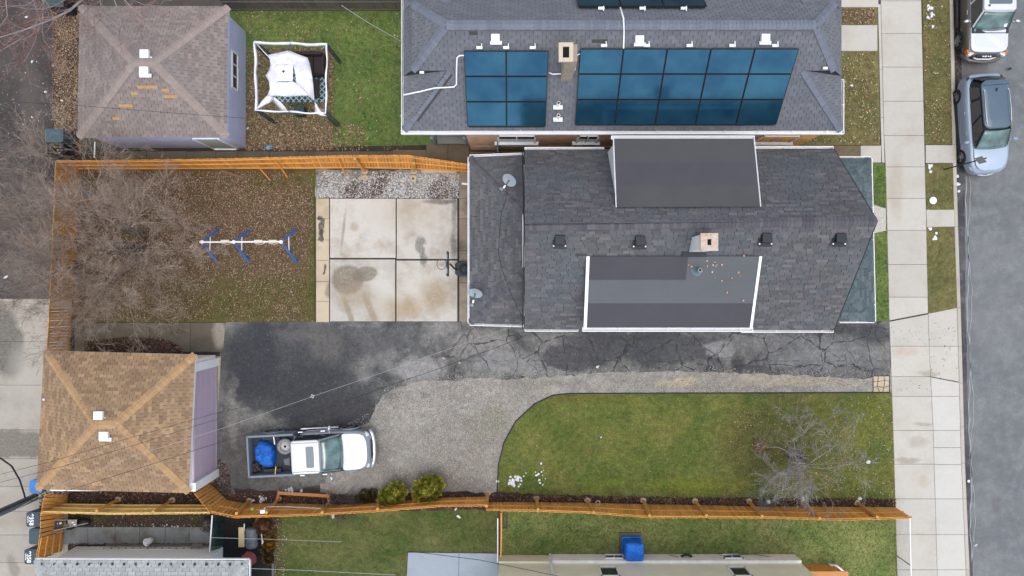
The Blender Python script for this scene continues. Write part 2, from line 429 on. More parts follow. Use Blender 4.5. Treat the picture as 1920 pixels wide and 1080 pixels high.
M_alleyc = concrete('alley_concrete', C3(188, 182, 172), C3(150, 144, 134), .12, grime=.5, spots=[
    (30, 832, 90, 26, C3(128, 122, 114), .95, .12, 0, .6), (10, 640, 34, 70, C3(110, 106, 100), .95, .15, .2, .6), (25, 1062, 10, 22, C3(140, 134, 124), .7, .3, .3), (60, 700, 40, 60, C3(200, 196, 188), .6), (30, 960, 60, 30, C3(170, 164, 152), .6)])
def m_asphalt(name, c, dark, light, crack=0.0, spots=(), rough_=False):
    n = NT(name, .85, .35)
    a = n.noise(.42, 6, .6); b = n.noise(2.2, 6, .7); f = n.noise(75, 3, .9); g = n.vor(55, 'F1', out='Color')
    col = n.mix(n.ramp(a, .42, .6), c, dark); col = n.mix(n.ramp(b, .5, .75, 0, .5), col, light)
    for s_ in spots:
        px, py, rx, ry, cc, st = s_[:6]; so_ = s_[6] if len(s_) > 6 else .35
        col = n.mix(n.mth('MULTIPLY', n.ell(px, py, rx, ry, so_, 0, .9, 1.1), st), col, cc)
    col = n.mul(col, n.ramp(b, .3, .7, .82, 1.16))
    col = n.mul(col, n.ramp(f, .25, .75, .72, 1.3)); col = n.mix(.18, col, g, 'OVERLAY')
    if crack:
        wc = n.warped(.45, 1.3); e = n.vor(.62, 'DISTANCE_TO_EDGE', wc); e2 = n.vor(1.7, 'DISTANCE_TO_EDGE', n.warped(.3, 2.5))
        x = n.sep()[0]
        reg = n.mth('MULTIPLY', n.ramp(x, -5, -1.5), 1.0)
        w1 = n.ramp(n.noise(3, 4), .36, .7, .0, .03)
        k1 = n.mth('MULTIPLY', n.mth('LESS_THAN', e, w1), n.mth('MULTIPLY', reg, crack))
        k2 = n.mth('MULTIPLY', n.mth('LESS_THAN', e2, .022), n.mth('MULTIPLY', n.ramp(n.noise(.7, 3), .5, .56), n.mth('MULTIPLY', reg, crack * .8)))
        col = n.mix(k1, col, C3(44, 44, 48)); col = n.mix(k2, col, C3(52, 52, 55))
        wc3 = n.warped(.08, 6); s3 = n.sep(wc3)
        for yy in (-3.35, -5.42):
            ln = n.mth('LESS_THAN', n.mth('ABSOLUTE', n.mth('SUBTRACT', s3[1], yy)), .017)
            col = n.mix(n.mth('MULTIPLY', ln, n.ramp(n.noise(1.5, 3), .4, .6, .0, .6)), col, C3(48, 48, 52))
        for xx in (-10.8, -8.7, -6.2): 
            ln = n.mth('LESS_THAN', n.mth('ABSOLUTE', n.mth('SUBTRACT', s3[0], xx)), .013)
            col = n.mix(n.mth('MULTIPLY', ln, n.ramp(n.noise(1.5, 3), .4, .6, .0, .45)), col, C3(48, 48, 52))
    if crack or rough_:
        h1 = n.noise(5.5, 6, .8, co=n.warped(.6, 2)); h2 = n.noise(17, 5, .8)
        col = n.mul(col, n.ramp(h1, .38, .6, .74, 1.2)); col = n.mul(col, n.ramp(h2, .3, .7, .8, 1.2))
        col = n.mix(n.ramp(h2, .62, .72, 0, .45), col, C3(170, 164, 156))
    n.bump(n.mth('ADD', f, n.mth('MULTIPLY', b, 2.0)), .012, .55)
    return n.out(col, n.ramp(b, .3, .7, .7, .95))
M_drive = m_asphalt('worn_driveway_asphalt', C3(130, 130, 127), C3(74, 76, 79), C3(158, 155, 150), .75, [
    (540, 680, 128, 80, C3(66, 68, 73), .85, .16), (560, 735, 130, 50, C3(62, 64, 70), .8, .1), (470, 670, 45, 75, C3(58, 61, 68), .7, .15), (650, 640, 120, 30, C3(84, 84, 88), .7, .2), (650, 770, 50, 34, C3(70, 70, 74), .8, .12), (470, 860, 60, 60, C3(94, 90, 88), .7), (650, 775, 80, 30, C3(68, 68, 72), .8), (790, 690, 45, 22, C3(158, 156, 156), .9, .2), (835, 612, 22, 14, C3(150, 148, 146), .7, .3),
    (900, 640, 50, 20, C3(150, 147, 145), .75, .3), (950, 680, 70, 20, C3(146, 145, 146), .8, .3), (1050, 640, 40, 30, C3(138, 136, 134), .7, .4), (1075, 670, 60, 24, C3(78, 78, 82), .85, .1), (1240, 655, 125, 26, C3(76, 78, 84), .85, .12), (1110, 640, 60, 16, C3(80, 80, 84), .7, .12), (1180, 630, 70, 12, C3(72, 72, 76), .7), (1330, 640, 35, 30, C3(88, 88, 92), .7), (1350, 655, 28, 18, C3(152, 151, 152), .85, .1), (1540, 665, 90, 30, C3(134, 135, 138), .8, .5), (1460, 635, 80, 12, C3(132, 132, 134), .6), (1640, 625, 30, 16, C3(70, 72, 76), .8), (1430, 690, 60, 8, C3(72, 72, 76), .8), (1385, 690, 12, 30, C3(56, 58, 62), .7),
    (438, 770, 8, 60, C3(150, 146, 140), .6, .4), (610, 650, 30, 30, C3(112, 110, 108), .6), (575, 625, 60, 14, C3(108, 106, 104), .6)])
M_road = m_asphalt('grey_road_asphalt', C3(132, 136, 139), C3(120, 125, 129), C3(146, 149, 150), 0, [(1875, 950, 10, 18, C3(118, 116, 122), .6), (1815, 330, 18, 60, C3(112, 108, 106), .7), (1830, 130, 30, 20, C3(120, 112, 108), .6)])
M_gutter = m_asphalt('dark_road_gutter', C3(98, 96, 98), C3(72, 72, 78), C3(150, 150, 154), 0)
M_alleya = m_asphalt('dark_alley_asphalt', C3(84, 79, 77), C3(60, 58, 60), C3(118, 108, 100), 0, [(25, 60, 20, 60, C3(74, 66, 62), .5), (55, 190, 18, 70, C3(104, 98, 92), .6), (15, 120, 20, 80, C3(84, 80, 78), .5), (60, 520, 60, 60, C3(96, 90, 86), .6)])
M_black = m_asphalt('black_ground_cover', C3(40, 40, 44), C3(28, 28, 32), C3(60, 58, 58), 0)
M_gravel = m_asphalt('compacted_gravel', C3(168, 163, 157), C3(150, 146, 141), C3(190, 185, 178), 0, [
    (1270, 715, 40, 9, C3(198, 182, 152), .8), (1480, 715, 120, 10, C3(184, 172, 148), .6), (1400, 730, 120, 6, C3(140, 134, 126), .6), (860, 835, 60, 40, C3(150, 142, 136), .4), (925, 790, 30, 30, C3(130, 132, 104), .6), (800, 900, 80, 20, C3(128, 116, 104), .6), (735, 745, 16, 12, C3(110, 108, 104), .7), (790, 745, 8, 8, C3(110, 108, 104), .6), (900, 830, 26, 36, C3(136, 132, 120), .5), (700, 860, 30, 26, C3(136, 130, 122), .6), (820, 870, 44, 14, C3(140, 134, 126), .5), (880, 790, 16, 22, C3(126, 124, 104), .5), (1000, 720, 90, 8, C3(146, 140, 132), .6)], True)
M_dirt = m_asphalt('brown_garden_soil', C3(74, 62, 54), C3(52, 44, 42), C3(96, 82, 68), 0)
M_dirtg = m_asphalt('dark_packed_dirt', C3(92, 86, 80), C3(66, 62, 60), C3(112, 104, 92), 0, [(500, 905, 20, 10, C3(176, 150, 108), .8), (455, 905, 14, 8, C3(150, 130, 100), .6)])
M_gbed = m_asphalt('pale_grit_bed', C3(156, 152, 148), C3(110, 104, 98), C3(180, 176, 172), 0, (), True)
def pebm(name, stops):
    n = NT(name, .8, .3); return n.out(n.cramp(n.tr(), stops))
M_peb = pebm('mixed_gravel_stones', [(0, C3(96, 92, 88)), (.3, C3(152, 146, 138)), (.75, C3(186, 179, 170)), (1, C3(232, 228, 222))])
M_grit = pebm('asphalt_grit_stones', [(0, C3(60, 58, 58)), (.6, C3(120, 114, 108)), (1, C3(176, 168, 160))])
M_pebw = pebm('white_landscape_stones', [(0, C3(120, 120, 120)), (.25, C3(166, 164, 162)), (.7, C3(200, 199, 197)), (1, C3(230, 231, 232))])
M_snow = mat('old_snow', C3(242, 246, 255), .05, 8, .6, fine=.04)

# ---------------- ground ----------------
sheet('ground', [(-12000, -9000), (14000, -9000), (14000, 10000), (-12000, 10000)], -.14, M_dirtg)
sheet('road', [(1798, -2600), (2500, -2600), (2500, 3600), (1826, 3600), (1824, 1080), (1812, 600), (1806, 300), (1798, -50)], -.125, M_road)
sheet('road_gutter', rough_poly([(1785, -2600), (1802, -2600), (1802, 0), (1812, 330), (1814, 600), (1820, 830), (1827, 1080), (1826, 3600), (1810, 3600), (1810, 1080), (1785, 0)], 14, .8, skip=(0, 7, 9)), -.118, M_gutter)
sheet('yard_ground', [(-60, -900), (1786, -900), (1794, 577), (1803, 870), (1812, 1080), (1830, 2000), (-200, 2000)], -.012, M_dirtg)
sheet('alley', rough_poly([(-900, -900), (112, -900), (112, 120), (108, 300), (118, 575), (95, 600), (40, 590), (-900, 560)], 20, 3), -.004, M_alleya)
al = struct(sheet('concrete_alley', [(-900, 560), (100, 575), (120, 600), (118, 2000), (-900, 2000)], -.008, M_dirtg))
ys = [560, 640, 722, 806, 860, 912, 959, 1003, 1055, 1110]
for a, b in zip(ys, ys[1:]):
    slab('slab', [(-330, a), (128, a), (128, b), (-330, b)], .004, M_alleyc, al, gap=.004, th=.01, jit=.001)
sheet('leafy_verge', rough_poly([(98, -40), (160, -40), (160, 300), (100, 300)], 14, 4), .0, M_dirt)
sheet('back_lawn', [(128, 312), (594, 316), (594, 604), (128, 604)], .0, M_yard)
sheet('gravel_bed', rough_poly([(592, 318), (882, 320), (882, 376), (592, 376)], 14, 2), .004, M_gbed)
sheet('gravel_drive', rough_poly([(600, 944), (600, 720), (1100, 690), (1672, 690), (1672, 742), (1072, 742), (1037, 745), (1003, 760), (967, 795), (947, 835), (936, 875), (934, 944)], 10, 1.5), .004, M_gravel)
drv = sheet('driveway', rough_poly([(404, 700), (424, 604), (592, 603), (1668, 602), (1669, 707), (1600, 709), (1480, 703), (1350, 699), (1280, 696), (1150, 697), (1060, 705), (960, 711), (900, 708), (850, 714), (780, 716), (740, 728), (715, 745), (702, 770), (692, 792), (640, 806), (625, 860), (610, 905), (540, 925), (455, 935), (412, 925), (404, 890)], 9, 2.6, skip=(1, 2, 3)), .010, M_drive)
sheet('front_lawn', rough_poly([(1673, 736), (1070, 738), (1037, 741), (1003, 756), (967, 790), (945, 830), (935, 870), (932, 945), (1679, 952)], 10, 1.2), .008, M_lawn)
sheet('planting_bed', rough_poly([(440, 915), (640, 928), (930, 922), (1000, 926), (1250, 935), (1679, 936), (1679, 956), (440, 956)], 9, 3), .013, M_dirt)
sheet('garage_side_bed', [(70, 915), (400, 915), (430, 945), (430, 955), (70, 955)], .0, M_dirt)
sheet('south_lawn', [(512, 942), (934, 938), (934, 1400), (512, 1400)], .0, M_lawn3)
sheet('side_lawn', [(938, 938), (1680, 948), (1684, 1400), (938, 1400)], .0, M_lawn3)
sheet('black_patio', rough_poly([(405, 942), (512, 942), (512, 1300), (405, 1300)], 14, 1.5), .002, M_black)
sheet('neighbour_lawn', [(425, 8), (830, 8), (830, 283), (425, 283)], .0, M_lawn2)
sheet('side_passage', [(150, 280), (900, 268), (1500, 268), (1500, 320), (150, 312)], -.004, M_dirt)
sheet('porch_lawn', [(1580, 300), (1662, 306), (1668, 604), (1580, 604)], .0, M_lawn2)
sheet('corner_lawn', [(1430, -60), (1645, -60), (1650, 275), (1430, 275)], .0, M_lawn4)
sheet('verge', [(1724, -60), (1785, -60), (1788, 300), (1794, 577), (1736, 600)], .0, M_lawn4)
def row(name, kind_m, ys, xl, xr, top=.03, parent=None, **kw):
    """slabs between successive y lines; xl/xr give the px edges at a y"""
    for a, b in zip(ys, ys[1:]): slab(name, [(xl(a), a), (xr(a), a), (xr(b), b), (xl(b), b)], top, kind_m, parent, **kw)
def lerp(pts):
    def f(y):
        for (y0, x0), (y1, x1) in zip(pts, pts[1:]):
            if y <= y1: return x0 + (x1 - x0) * (y - y0) / (y1 - y0)
        return pts[-1][1]
    return f
XL = lerp([(-200, 1651), (0, 1651), (300, 1658), (313, 1660), (600, 1667), (800, 1674), (1080, 1682), (1500, 1694)])
XM = lerp([(-200, 1726), (0, 1727), (360, 1735), (600, 1740), (660, 1742), (800, 1749), (1080, 1757), (1500, 1770)])
XR = lerp([(-200, 1774), (0, 1780), (360, 1787), (577, 1794), (870, 1802), (1080, 1811), (1500, 1826)])
sw = sheet('pavement', [(XL(-200), -200), (XM(-200), -200), (XM(590), 590), (XR(577), 577), (XR(1500), 1500), (XL(1500), 1500)], .003, M_dirt)
row('slab', M_walk, [-125, -63, 2, 63, 126, 190, 254, 313, 372, 432, 496, 557], XL, XM, parent=sw)
slab('slab', [(XL(557), 557), (XM(557), 557), (XM(588), 587), (XL(601), 601)], .03, M_walk, sw)
slab('slab', [(XL(603), 603), (XM(588), 589), (XM(649), 649), (XL(649), 649)], .03, M_walk, sw)
row('slab', M_walk, [649, 706, 743, 807, 870, 935, 1002, 1068, 1130], XL, XM, parent=sw)
slab('slab', [(XM(588), 588), (1794, 577), (XR(649), 649), (XM(649), 649)], .03, M_walk, sw, label='slanting apron slab beside the kerb cut')
slab('slab', [(XM(649), 649), (XR(649), 649), (XR(716), 716), (XM(706), 706)], .03, M_walk, sw)
slab('slab', [(XM(706), 707), (XR(716), 717), (XR(743), 743), (XM(743), 743)], .03, M_apron, sw)
row('slab', M_apron, [743, 807, 839, 871, 935, 1002, 1068, 1130], XM, XR, parent=sw)
row('edging_block', M_walk, [8, 130, 220, 305], lambda y: XL(y) - 5.5, lambda y: XL(y), parent=sw, top=.02)
kb = struct(bpy.data.objects.new('kerb', None)); COL.objects.link(kb); kb.location = (0, 0, 0)
ky = [-190, -90, 10, 158, 271, 350, 425, 577, 650, 718, 800, 868, 935, 1002, 1068, 1200]
M_kerb = concrete('kerb_concrete', C3(205, 198, 186), C3(160, 150, 132), .1)
for a, b in zip(ky, ky[1:]):
    slab('kerb_stone', [(XR(a), a), (XR(a) + 7, a), (XR(b) + 7, b), (XR(b), b)], .03, M_kerb, kb, gap=.004, th=.17)
vw = sheet('verge_path', [(1735, 271), (1789, 271), (1789, 307), (1735, 307)], .002, M_dirt)
slab('slab', [(1735, 272), (1787, 272), (1788, 306), (1735, 306)], .028, M_walk, vw)
slab('slab', [(1736, 393), (1789, 393), (1790, 425), (1737, 426)], .028, M_walk, vw)
fp = sheet('front_path', [(1380, 272), (1650, 272), (1658, 306), (1380, 306)], .002, M_dirt)
for a, b, mm in ((1380, 1490, M_wetc), (1490, 1553, M_wetc), (1553, 1613, M_wetc), (1613, 1652, M_walk)):
    slab('slab', [(a, 273), (b, 273), (b, 305), (a, 305)], .026, mm, fp)
slab('slab', [(1590, 378), (1634, 383), (1661, 391), (1661, 433), (1634, 438), (1590, 440)], .026, M_walk, fp, label='flared entry slab in front of the porch')
slab('slab', [(1555, 47), (1645, 47), (1645, 96), (1555, 96)], .026, M_walk, fp)
slab('slab', [(1555, -40), (1646, -40), (1647, 14), (1555, 14)], .026, M_walk, fp)
pad = sheet('patio', [(590, 370), (905, 370), (905, 605), (590, 605)], .006, M_dirt)
row('slab', M_padn, [372, 410, 450, 488, 528, 565, 604], lambda y: 592.5, lambda y: 617.5, parent=pad)
for x0, x1, y0, y1 in ((618.5, 742.5, 372, 484), (743.5, 858, 372, 486), (618.5, 741.5, 486, 603), (743, 858, 488, 603)):
    slab('slab', [(x0, y0), (x1, y0), (x1, y1), (x0, y1)], .03, M_pad, pad, gap=.012)
row('slab', M_stripc, [320, 352, 372, 410, 470, 530, 603], lambda y: 861, lambda y: 905, parent=pad, top=.022)
wk = sheet('back_path', [(132, 604), (424, 604), (418, 664), (132, 664)], .004, M_dirt)
for x0, x1 in ((140, 205), (205, 281), (281, 357), (357, 423)):
    slab('slab', [(x0, 605), (x1, 605), (x1 - 4 if x1 > 420 else x1, 660), (x0, 660)], .026, M_dirtyc, wk)
slab('slab', [(404, 668), (415, 668), (402, 905), (390, 905)], .02, concrete('peeling_sill_concrete', C3(186, 170, 144), C3(100, 84, 62), .2, grime=.8), wk, label='long narrow concrete sill in front of the garage door')
sp = sheet('passage_path', [(195, 283), (900, 270), (900, 308), (195, 300)], .006, M_dirt)
xs = [195, 275, 350, 405, 445, 506, 560, 614, 675, 736]
for a, b in zip(xs, xs[1:]): slab('slab', [(a, 284), (b, 283), (b, 303), (a, 303)], .022, M_dirtyc, sp)
for a, b, y0 in ((736, 799, 281), (799, 840, 270), (840, 880, 270), (880, 930, 284), (930, 1000, 283)): slab('slab', [(a, y0), (b, y0), (b, 312), (a, 312)], .022, M_wetc, sp)
bp = sheet('side_path', [(112, 985), (402, 985), (402, 1034), (112, 1034)], .002, M_dirt)
M_bluec = concrete('blue_grey_wet_concrete', C3(146, 152, 154), C3(108, 98, 82), .2, grime=1.0)
xs = [118, 165, 216, 262, 310, 355, 402]
for a, b in zip(xs, xs[1:]): slab('slab', [(a, 988), (b, 988), (b, 1021), (a, 1021)], .02, M_bluec, bp)
sheet('narrow_lawn', [(118, 950), (402, 950), (402, 987), (118, 987)], .003, M_dirt)
pt = sheet('blue_patio', [(764, 1034), (936, 1037), (936, 1300), (758, 1300)], .01, M_dirt)
M_bpat = concrete('painted_blue_grey_concrete', C3(176, 188, 202), C3(150, 162, 176), .08, grime=.5)
slab('slab', [(765, 1035), (861, 1036), (859, 1180), (758, 1180)], .06, M_bpat, pt)
slab('slab', [(861, 1036), (935, 1037), (935, 1180), (859, 1180)], .06, M_bpat, pt)
# crazy-paving patch at the drive end
cp = sheet('paving_patch', [(1636, 705), (1668, 703), (1669, 737), (1636, 735)], .011, M_dirt)
cr_ = random.Random(9); gx = [[1637 + 10 * i + (cr_.uniform(-2.5, 2.5) if 0 < i < 3 else 0) for i in range(4)] for _ in range(4)]; gy = [[705 + 10 * j + (cr_.uniform(-2.5, 2.5) if 0 < j < 3 else 0) for _ in range(4)] for j in range(4)]
for j in range(3):
    for i in range(3): slab('stone', [(gx[j][i], gy[j][i]), (gx[j][i + 1], gy[j][i + 1]), (gx[j + 1][i + 1], gy[j + 1][i + 1]), (gx[j + 1][i], gy[j + 1][i])], .028, M_padn, cp, gap=.012, jit=.008)
leaves('oil_drip_spots', [(1670, 612), (1790, 600), (1796, 735), (1674, 735)], 14, mat('dark_drip_marks', C3(92, 88, 84), .2), size=(.03, .075), z=.026, zs=.002)
M_slush = mat('dried_road_salt', C3(176, 184, 190), .2, 20, .9)
for x0, am, w0 in ((1815, 2.2, .9), (1819, 3.0, .6)):
    L_ = [(x0 + (y - 300) * .014 + am * math.sin(y * .031 + x0) + .8 * math.sin(y * .13), y) for y in range(330, 1090, 9)]
    sheet('salt_line', [(x - w0, y) for x, y in L_] + [(x + w0 * math.sin(y * .2) * .5 + w0 * .6, y) for x, y in L_[::-1]], -.112, M_slush)
# ---------------- ground cover (uncountable) ----------------
def nz(f, seed, lo, hi): return lambda x, y: np.clip((vnoise(x, y, f, seed) - lo) / (hi - lo), 0, 1)
FRONT = [(1671, 739), (1070, 741), (1037, 744), (1003, 760), (968, 794), (948, 832), (938, 870), (936, 922), (1679, 936)]
grass('front_grass', FRONT, 420, M_lawn)
grass('neighbour_grass', [(455, 20), (755, 20), (755, 278), (470, 278)], 300, M_lawn2, lambda x, y: np.clip((x + 11.6) / 1.6 + .3 * vnoise(x, y, 2, 3), .15, 1))
grass('south_grass', [(522, 972), (932, 958), (932, 1080), (522, 1100)], 340, M_lawn3)
grass('side_grass', [(942, 960), (1678, 972), (1682, 1090), (1590, 1090), (1500, 1046), (942, 1040)], 340, M_lawn3)
grass('porch_grass', [(1630, 310), (1659, 312), (1666, 600), (1634, 600)], 320, M_lawn2)
grass('corner_grass', [(1500, 98), (1642, 98), (1648, 270), (1500, 270)], 260, M_lawn4)
grass('verge_grass', [(1730, -10), (1780, -10), (1786, 300), (1793, 574), (1740, 590)], 260, M_lawn4, lambda x, y: ((y < 6.55) & (y > 5.7) | (y < 3.6) & (y > 2.8)) == False)
grass('yard_grass', [(140, 322), (590, 324), (590, 600), (140, 600)], 200, M_yard, lambda x, y: np.clip(.5 + .5 * vnoise(x, y, 1.2, 2) + .5 * (x > -9.35), .1, 1))
grass('narrow_grass', [(122, 966), (400, 968), (400, 984), (122, 984)], 380, M_lawn2, nz(1.6, 3, -.5, .4))
leaves('narrow_bed_leaves', [(122, 962), (400, 964), (400, 986), (122, 986)], 300, M_leafd, nz(1.9, 2, -.6, .5), size=(.04, .08), z=.02)
leaves('side_path_leaves', [(130, 1018), (400, 1018), (400, 1028), (130, 1028)], 400, M_leafd, size=(.04, .08), z=.03)
pebbles('pale_border_stones', [(190, 983), (400, 983), (400, 988), (190, 988)], 60, M_pebw, size=(.04, .09))
grass('weeds', [(880, 760), (962, 745), (935, 860), (900, 850)], 60, M_yard, nz(2.5, 4, -.1, .5))
YARD = [(140, 320), (588, 322), (588, 602), (138, 602)]
leaves('yard_fallen_leaves', YARD, 900, M_leaf, lambda x, y: np.clip(.46 + .42 * np.clip((y - .2) / 1.8, 0, 1) - .12 * np.clip((-y) / 1.5, 0, 1) - .4 * np.clip((x + 10.2) / 1.0, 0, 1) - .5 * (y > 4.7) * (x > -12) + .35 * vnoise(x, y, 1.3, 5), .06, 1), size=(.03, .062))
leaves('path_leaf_pile', [(160, 640), (235, 632), (300, 634), (330, 643), (345, 655), (345, 664), (160, 664)], 900, M_leafd, size=(.05, .09), z=.04, zs=.06)
leaves('verge_leaves', [(104, 0), (152, 0), (150, 250), (102, 250)], 800, M_leaft, lambda x, y: np.clip(.6 + .6 * vnoise(x, y, 1.6, 1), .1, 1), size=(.03, .075), z=.01)
leaves('verge_brown_leaves', [(98, 0), (154, 0), (152, 290), (98, 290)], 500, M_leaf, size=(.03, .075), z=.01)
leaves('bed_leaves', [(440, 925), (930, 927), (1679, 936), (1679, 955), (440, 955)], 620, M_leafd, size=(.045, .09), z=.02)
leaves('garage_bed_leaves', [(75, 918), (400, 918), (425, 950), (75, 952)], 520, M_leafd, size=(.045, .09), z=.01)
leaves('drive_corner_leaves', [(400, 850), (425, 870), (440, 925), (470, 940), (400, 940)], 420, M_leafd, size=(.045, .09), z=.015)
leaves('neighbour_leaves', [(440, 20), (755, 20), (755, 282), (462, 282)], 110, M_leaft, lambda x, y: np.clip(.55 * (x < -8.4) * (y < 9) + .4 * (y < 7.2) * (x < -6.6) + .10 + .5 * (y > 10.9) * (x < -9.5) + .1 * vnoise(x, y, 2, 4), .02, .8), size=(.045, .1), z=.03)
leaves('neighbour_dark_leaves', [(440, 20), (680, 20), (700, 282), (462, 282)], 800, M_leaf, lambda x, y: np.clip(.9 * (x < -8.2) * (y < 11) - .2 + .6 * (y < 7.5) * (x < -6.8) + .4 * vnoise(x, y, 1.5, 6), 0, .95), size=(.045, .09), z=.02)
leaves('corner_leaves', [(1500, 98), (1642, 98), (1648, 270), (1440, 270)], 130, M_leaft, nz(1.5, 2, -.8, .4), size=(.045, .1), z=.03)
leaves('plot_leaves', [(1578, 17), (1640, 17), (1640, 45), (1578, 45)], 400, M_leaf, size=(.045, .09), z=.03)
leaves('verge_fallen_leaves', [(1730, -10), (1778, -10), (1785, 270), (1737, 270)], 120, M_leaft, nz(1.5, 3, -.6, .6), size=(.045, .1), z=.03)
leaves('front_fallen_leaves', [(1560, 745), (1671, 739), (1679, 936), (1440, 930)], 45, M_leaft, size=(.04, .08), z=.03)
leaves('front_tree_leaves', [(1375, 770), (1590, 770), (1600, 930), (1380, 930)], 60, M_leaf, nz(1.2, 5, -.2, .5), size=(.04, .08), z=.03)
leaves('south_leaves', [(512, 972), (548, 972), (548, 1085), (512, 1085)], 220, M_leaf, lambda x, y: np.clip((-10.3 - x) / .5, .08, 1), size=(.045, .09), z=.02)
leaves('gutter_leaves', [(1788, 0), (1803, 0), (1806, 150), (1790, 150)], 300, M_leafd, size=(.04, .08), z=-.11)
leaves('alley_leaves', [(0, 0), (104, 0), (104, 300), (0, 300)], 22, M_leaf, size=(.04, .09), z=.0)
leaves('scattered_lawn_leaves', FRONT, 8, M_leaft, size=(.03, .06), z=.04)
leaves('red_leaf_patch', [(1410, 830), (1418, 820), (1438, 830), (1440, 845), (1425, 850), (1412, 845)], 300, m_leaf('red_fallen_leaves', [(0, C3(100, 50, 40)), (1, C3(168, 92, 68))]), size=(.04, .08), z=.03)
pebbles('white_gravel', [(594, 322), (860, 324), (860, 371), (594, 371)], 800, M_pebw, lambda x, y: np.clip(.75 + .9 * (vnoise(x, y, 2.2, 1)) + .5 * (x > -6.5) - .5 * (y > 5.15), .05, 1), size=(.045, .09))
leaves('gravel_bed_leaves', [(594, 322), (860, 324), (860, 371), (594, 371)], 420, M_leafd, nz(1.8, 1, .1, -.5), size=(.04, .08), z=.03)
pebbles('drive_gravel', [(700, 925), (690, 800), (712, 765), (745, 735), (900, 714), (1665, 712), (1665, 737), (1070, 738), (1037, 741), (1003, 757), (965, 790), (942, 835), (932, 920)], 1100, M_peb, nz(.8, 7, -1.3, .3), size=(.012, .032), z=.006)
EDGE = [(600, 905), (622, 850), (640, 800), (690, 775), (710, 735), (745, 712), (850, 702), (1050, 692), (1280, 684), (1600, 696), (1668, 698), (1668, 716), (1600, 716), (1280, 706), (1050, 712), (900, 716), (745, 742), (712, 780), (700, 800), (650, 905)]
pebbles('scattered_gravel', EDGE, 420, M_peb, nz(1.9, 4, -.7, .7), size=(.012, .035), z=.011)
pebbles('asphalt_grit', [(420, 610), (1660, 610), (1660, 700), (870, 705), (700, 760), (640, 880), (420, 900)], 22, M_grit, size=(.012, .03), z=.011)
# ---------------- roofs ----------------
def clip(poly, reg):
    """Sutherland-Hodgman: 2D poly against convex ccw reg"""
    out = poly
    for i in range(len(reg)):
        a, b = reg[i], reg[(i + 1) % len(reg)]; inp = out; out = []
        if not inp: break
        def sd(p): return (b[0] - a[0]) * (p[1] - a[1]) - (b[1] - a[1]) * (p[0] - a[0])
        for k in range(len(inp)):
            p, q_ = inp[k - 1], inp[k]; dp, dq = sd(p), sd(q_)
            if (dp >= 0) != (dq >= 0):
                t = dp / (dp - dq); out.append((p[0] + (q_[0] - p[0]) * t, p[1] + (q_[1] - p[1]) * t))
            if dq >= 0: out.append(q_)
    return out
def area2(p): return abs(sum(p[i - 1][0] * p[i][1] - p[i][0] * p[i - 1][1] for i in range(len(p)))) / 2
def shingle_mesh(w, e, m):
    mb = MB(); g = .016
    mb.add([(0, 0, 0), (w - g, 0, 0), (w - g, 0, .018), (0, 0, .018), (w - g, e + .03, .003), (0, e + .03, .003), (w - g, e + .03, 0), (0, e + .03, 0)],
           [(0, 1, 2, 3), (3, 2, 4, 5), (1, 6, 4, 2), (0, 3, 5, 7)])
    return mb.mesh('shingle', m)
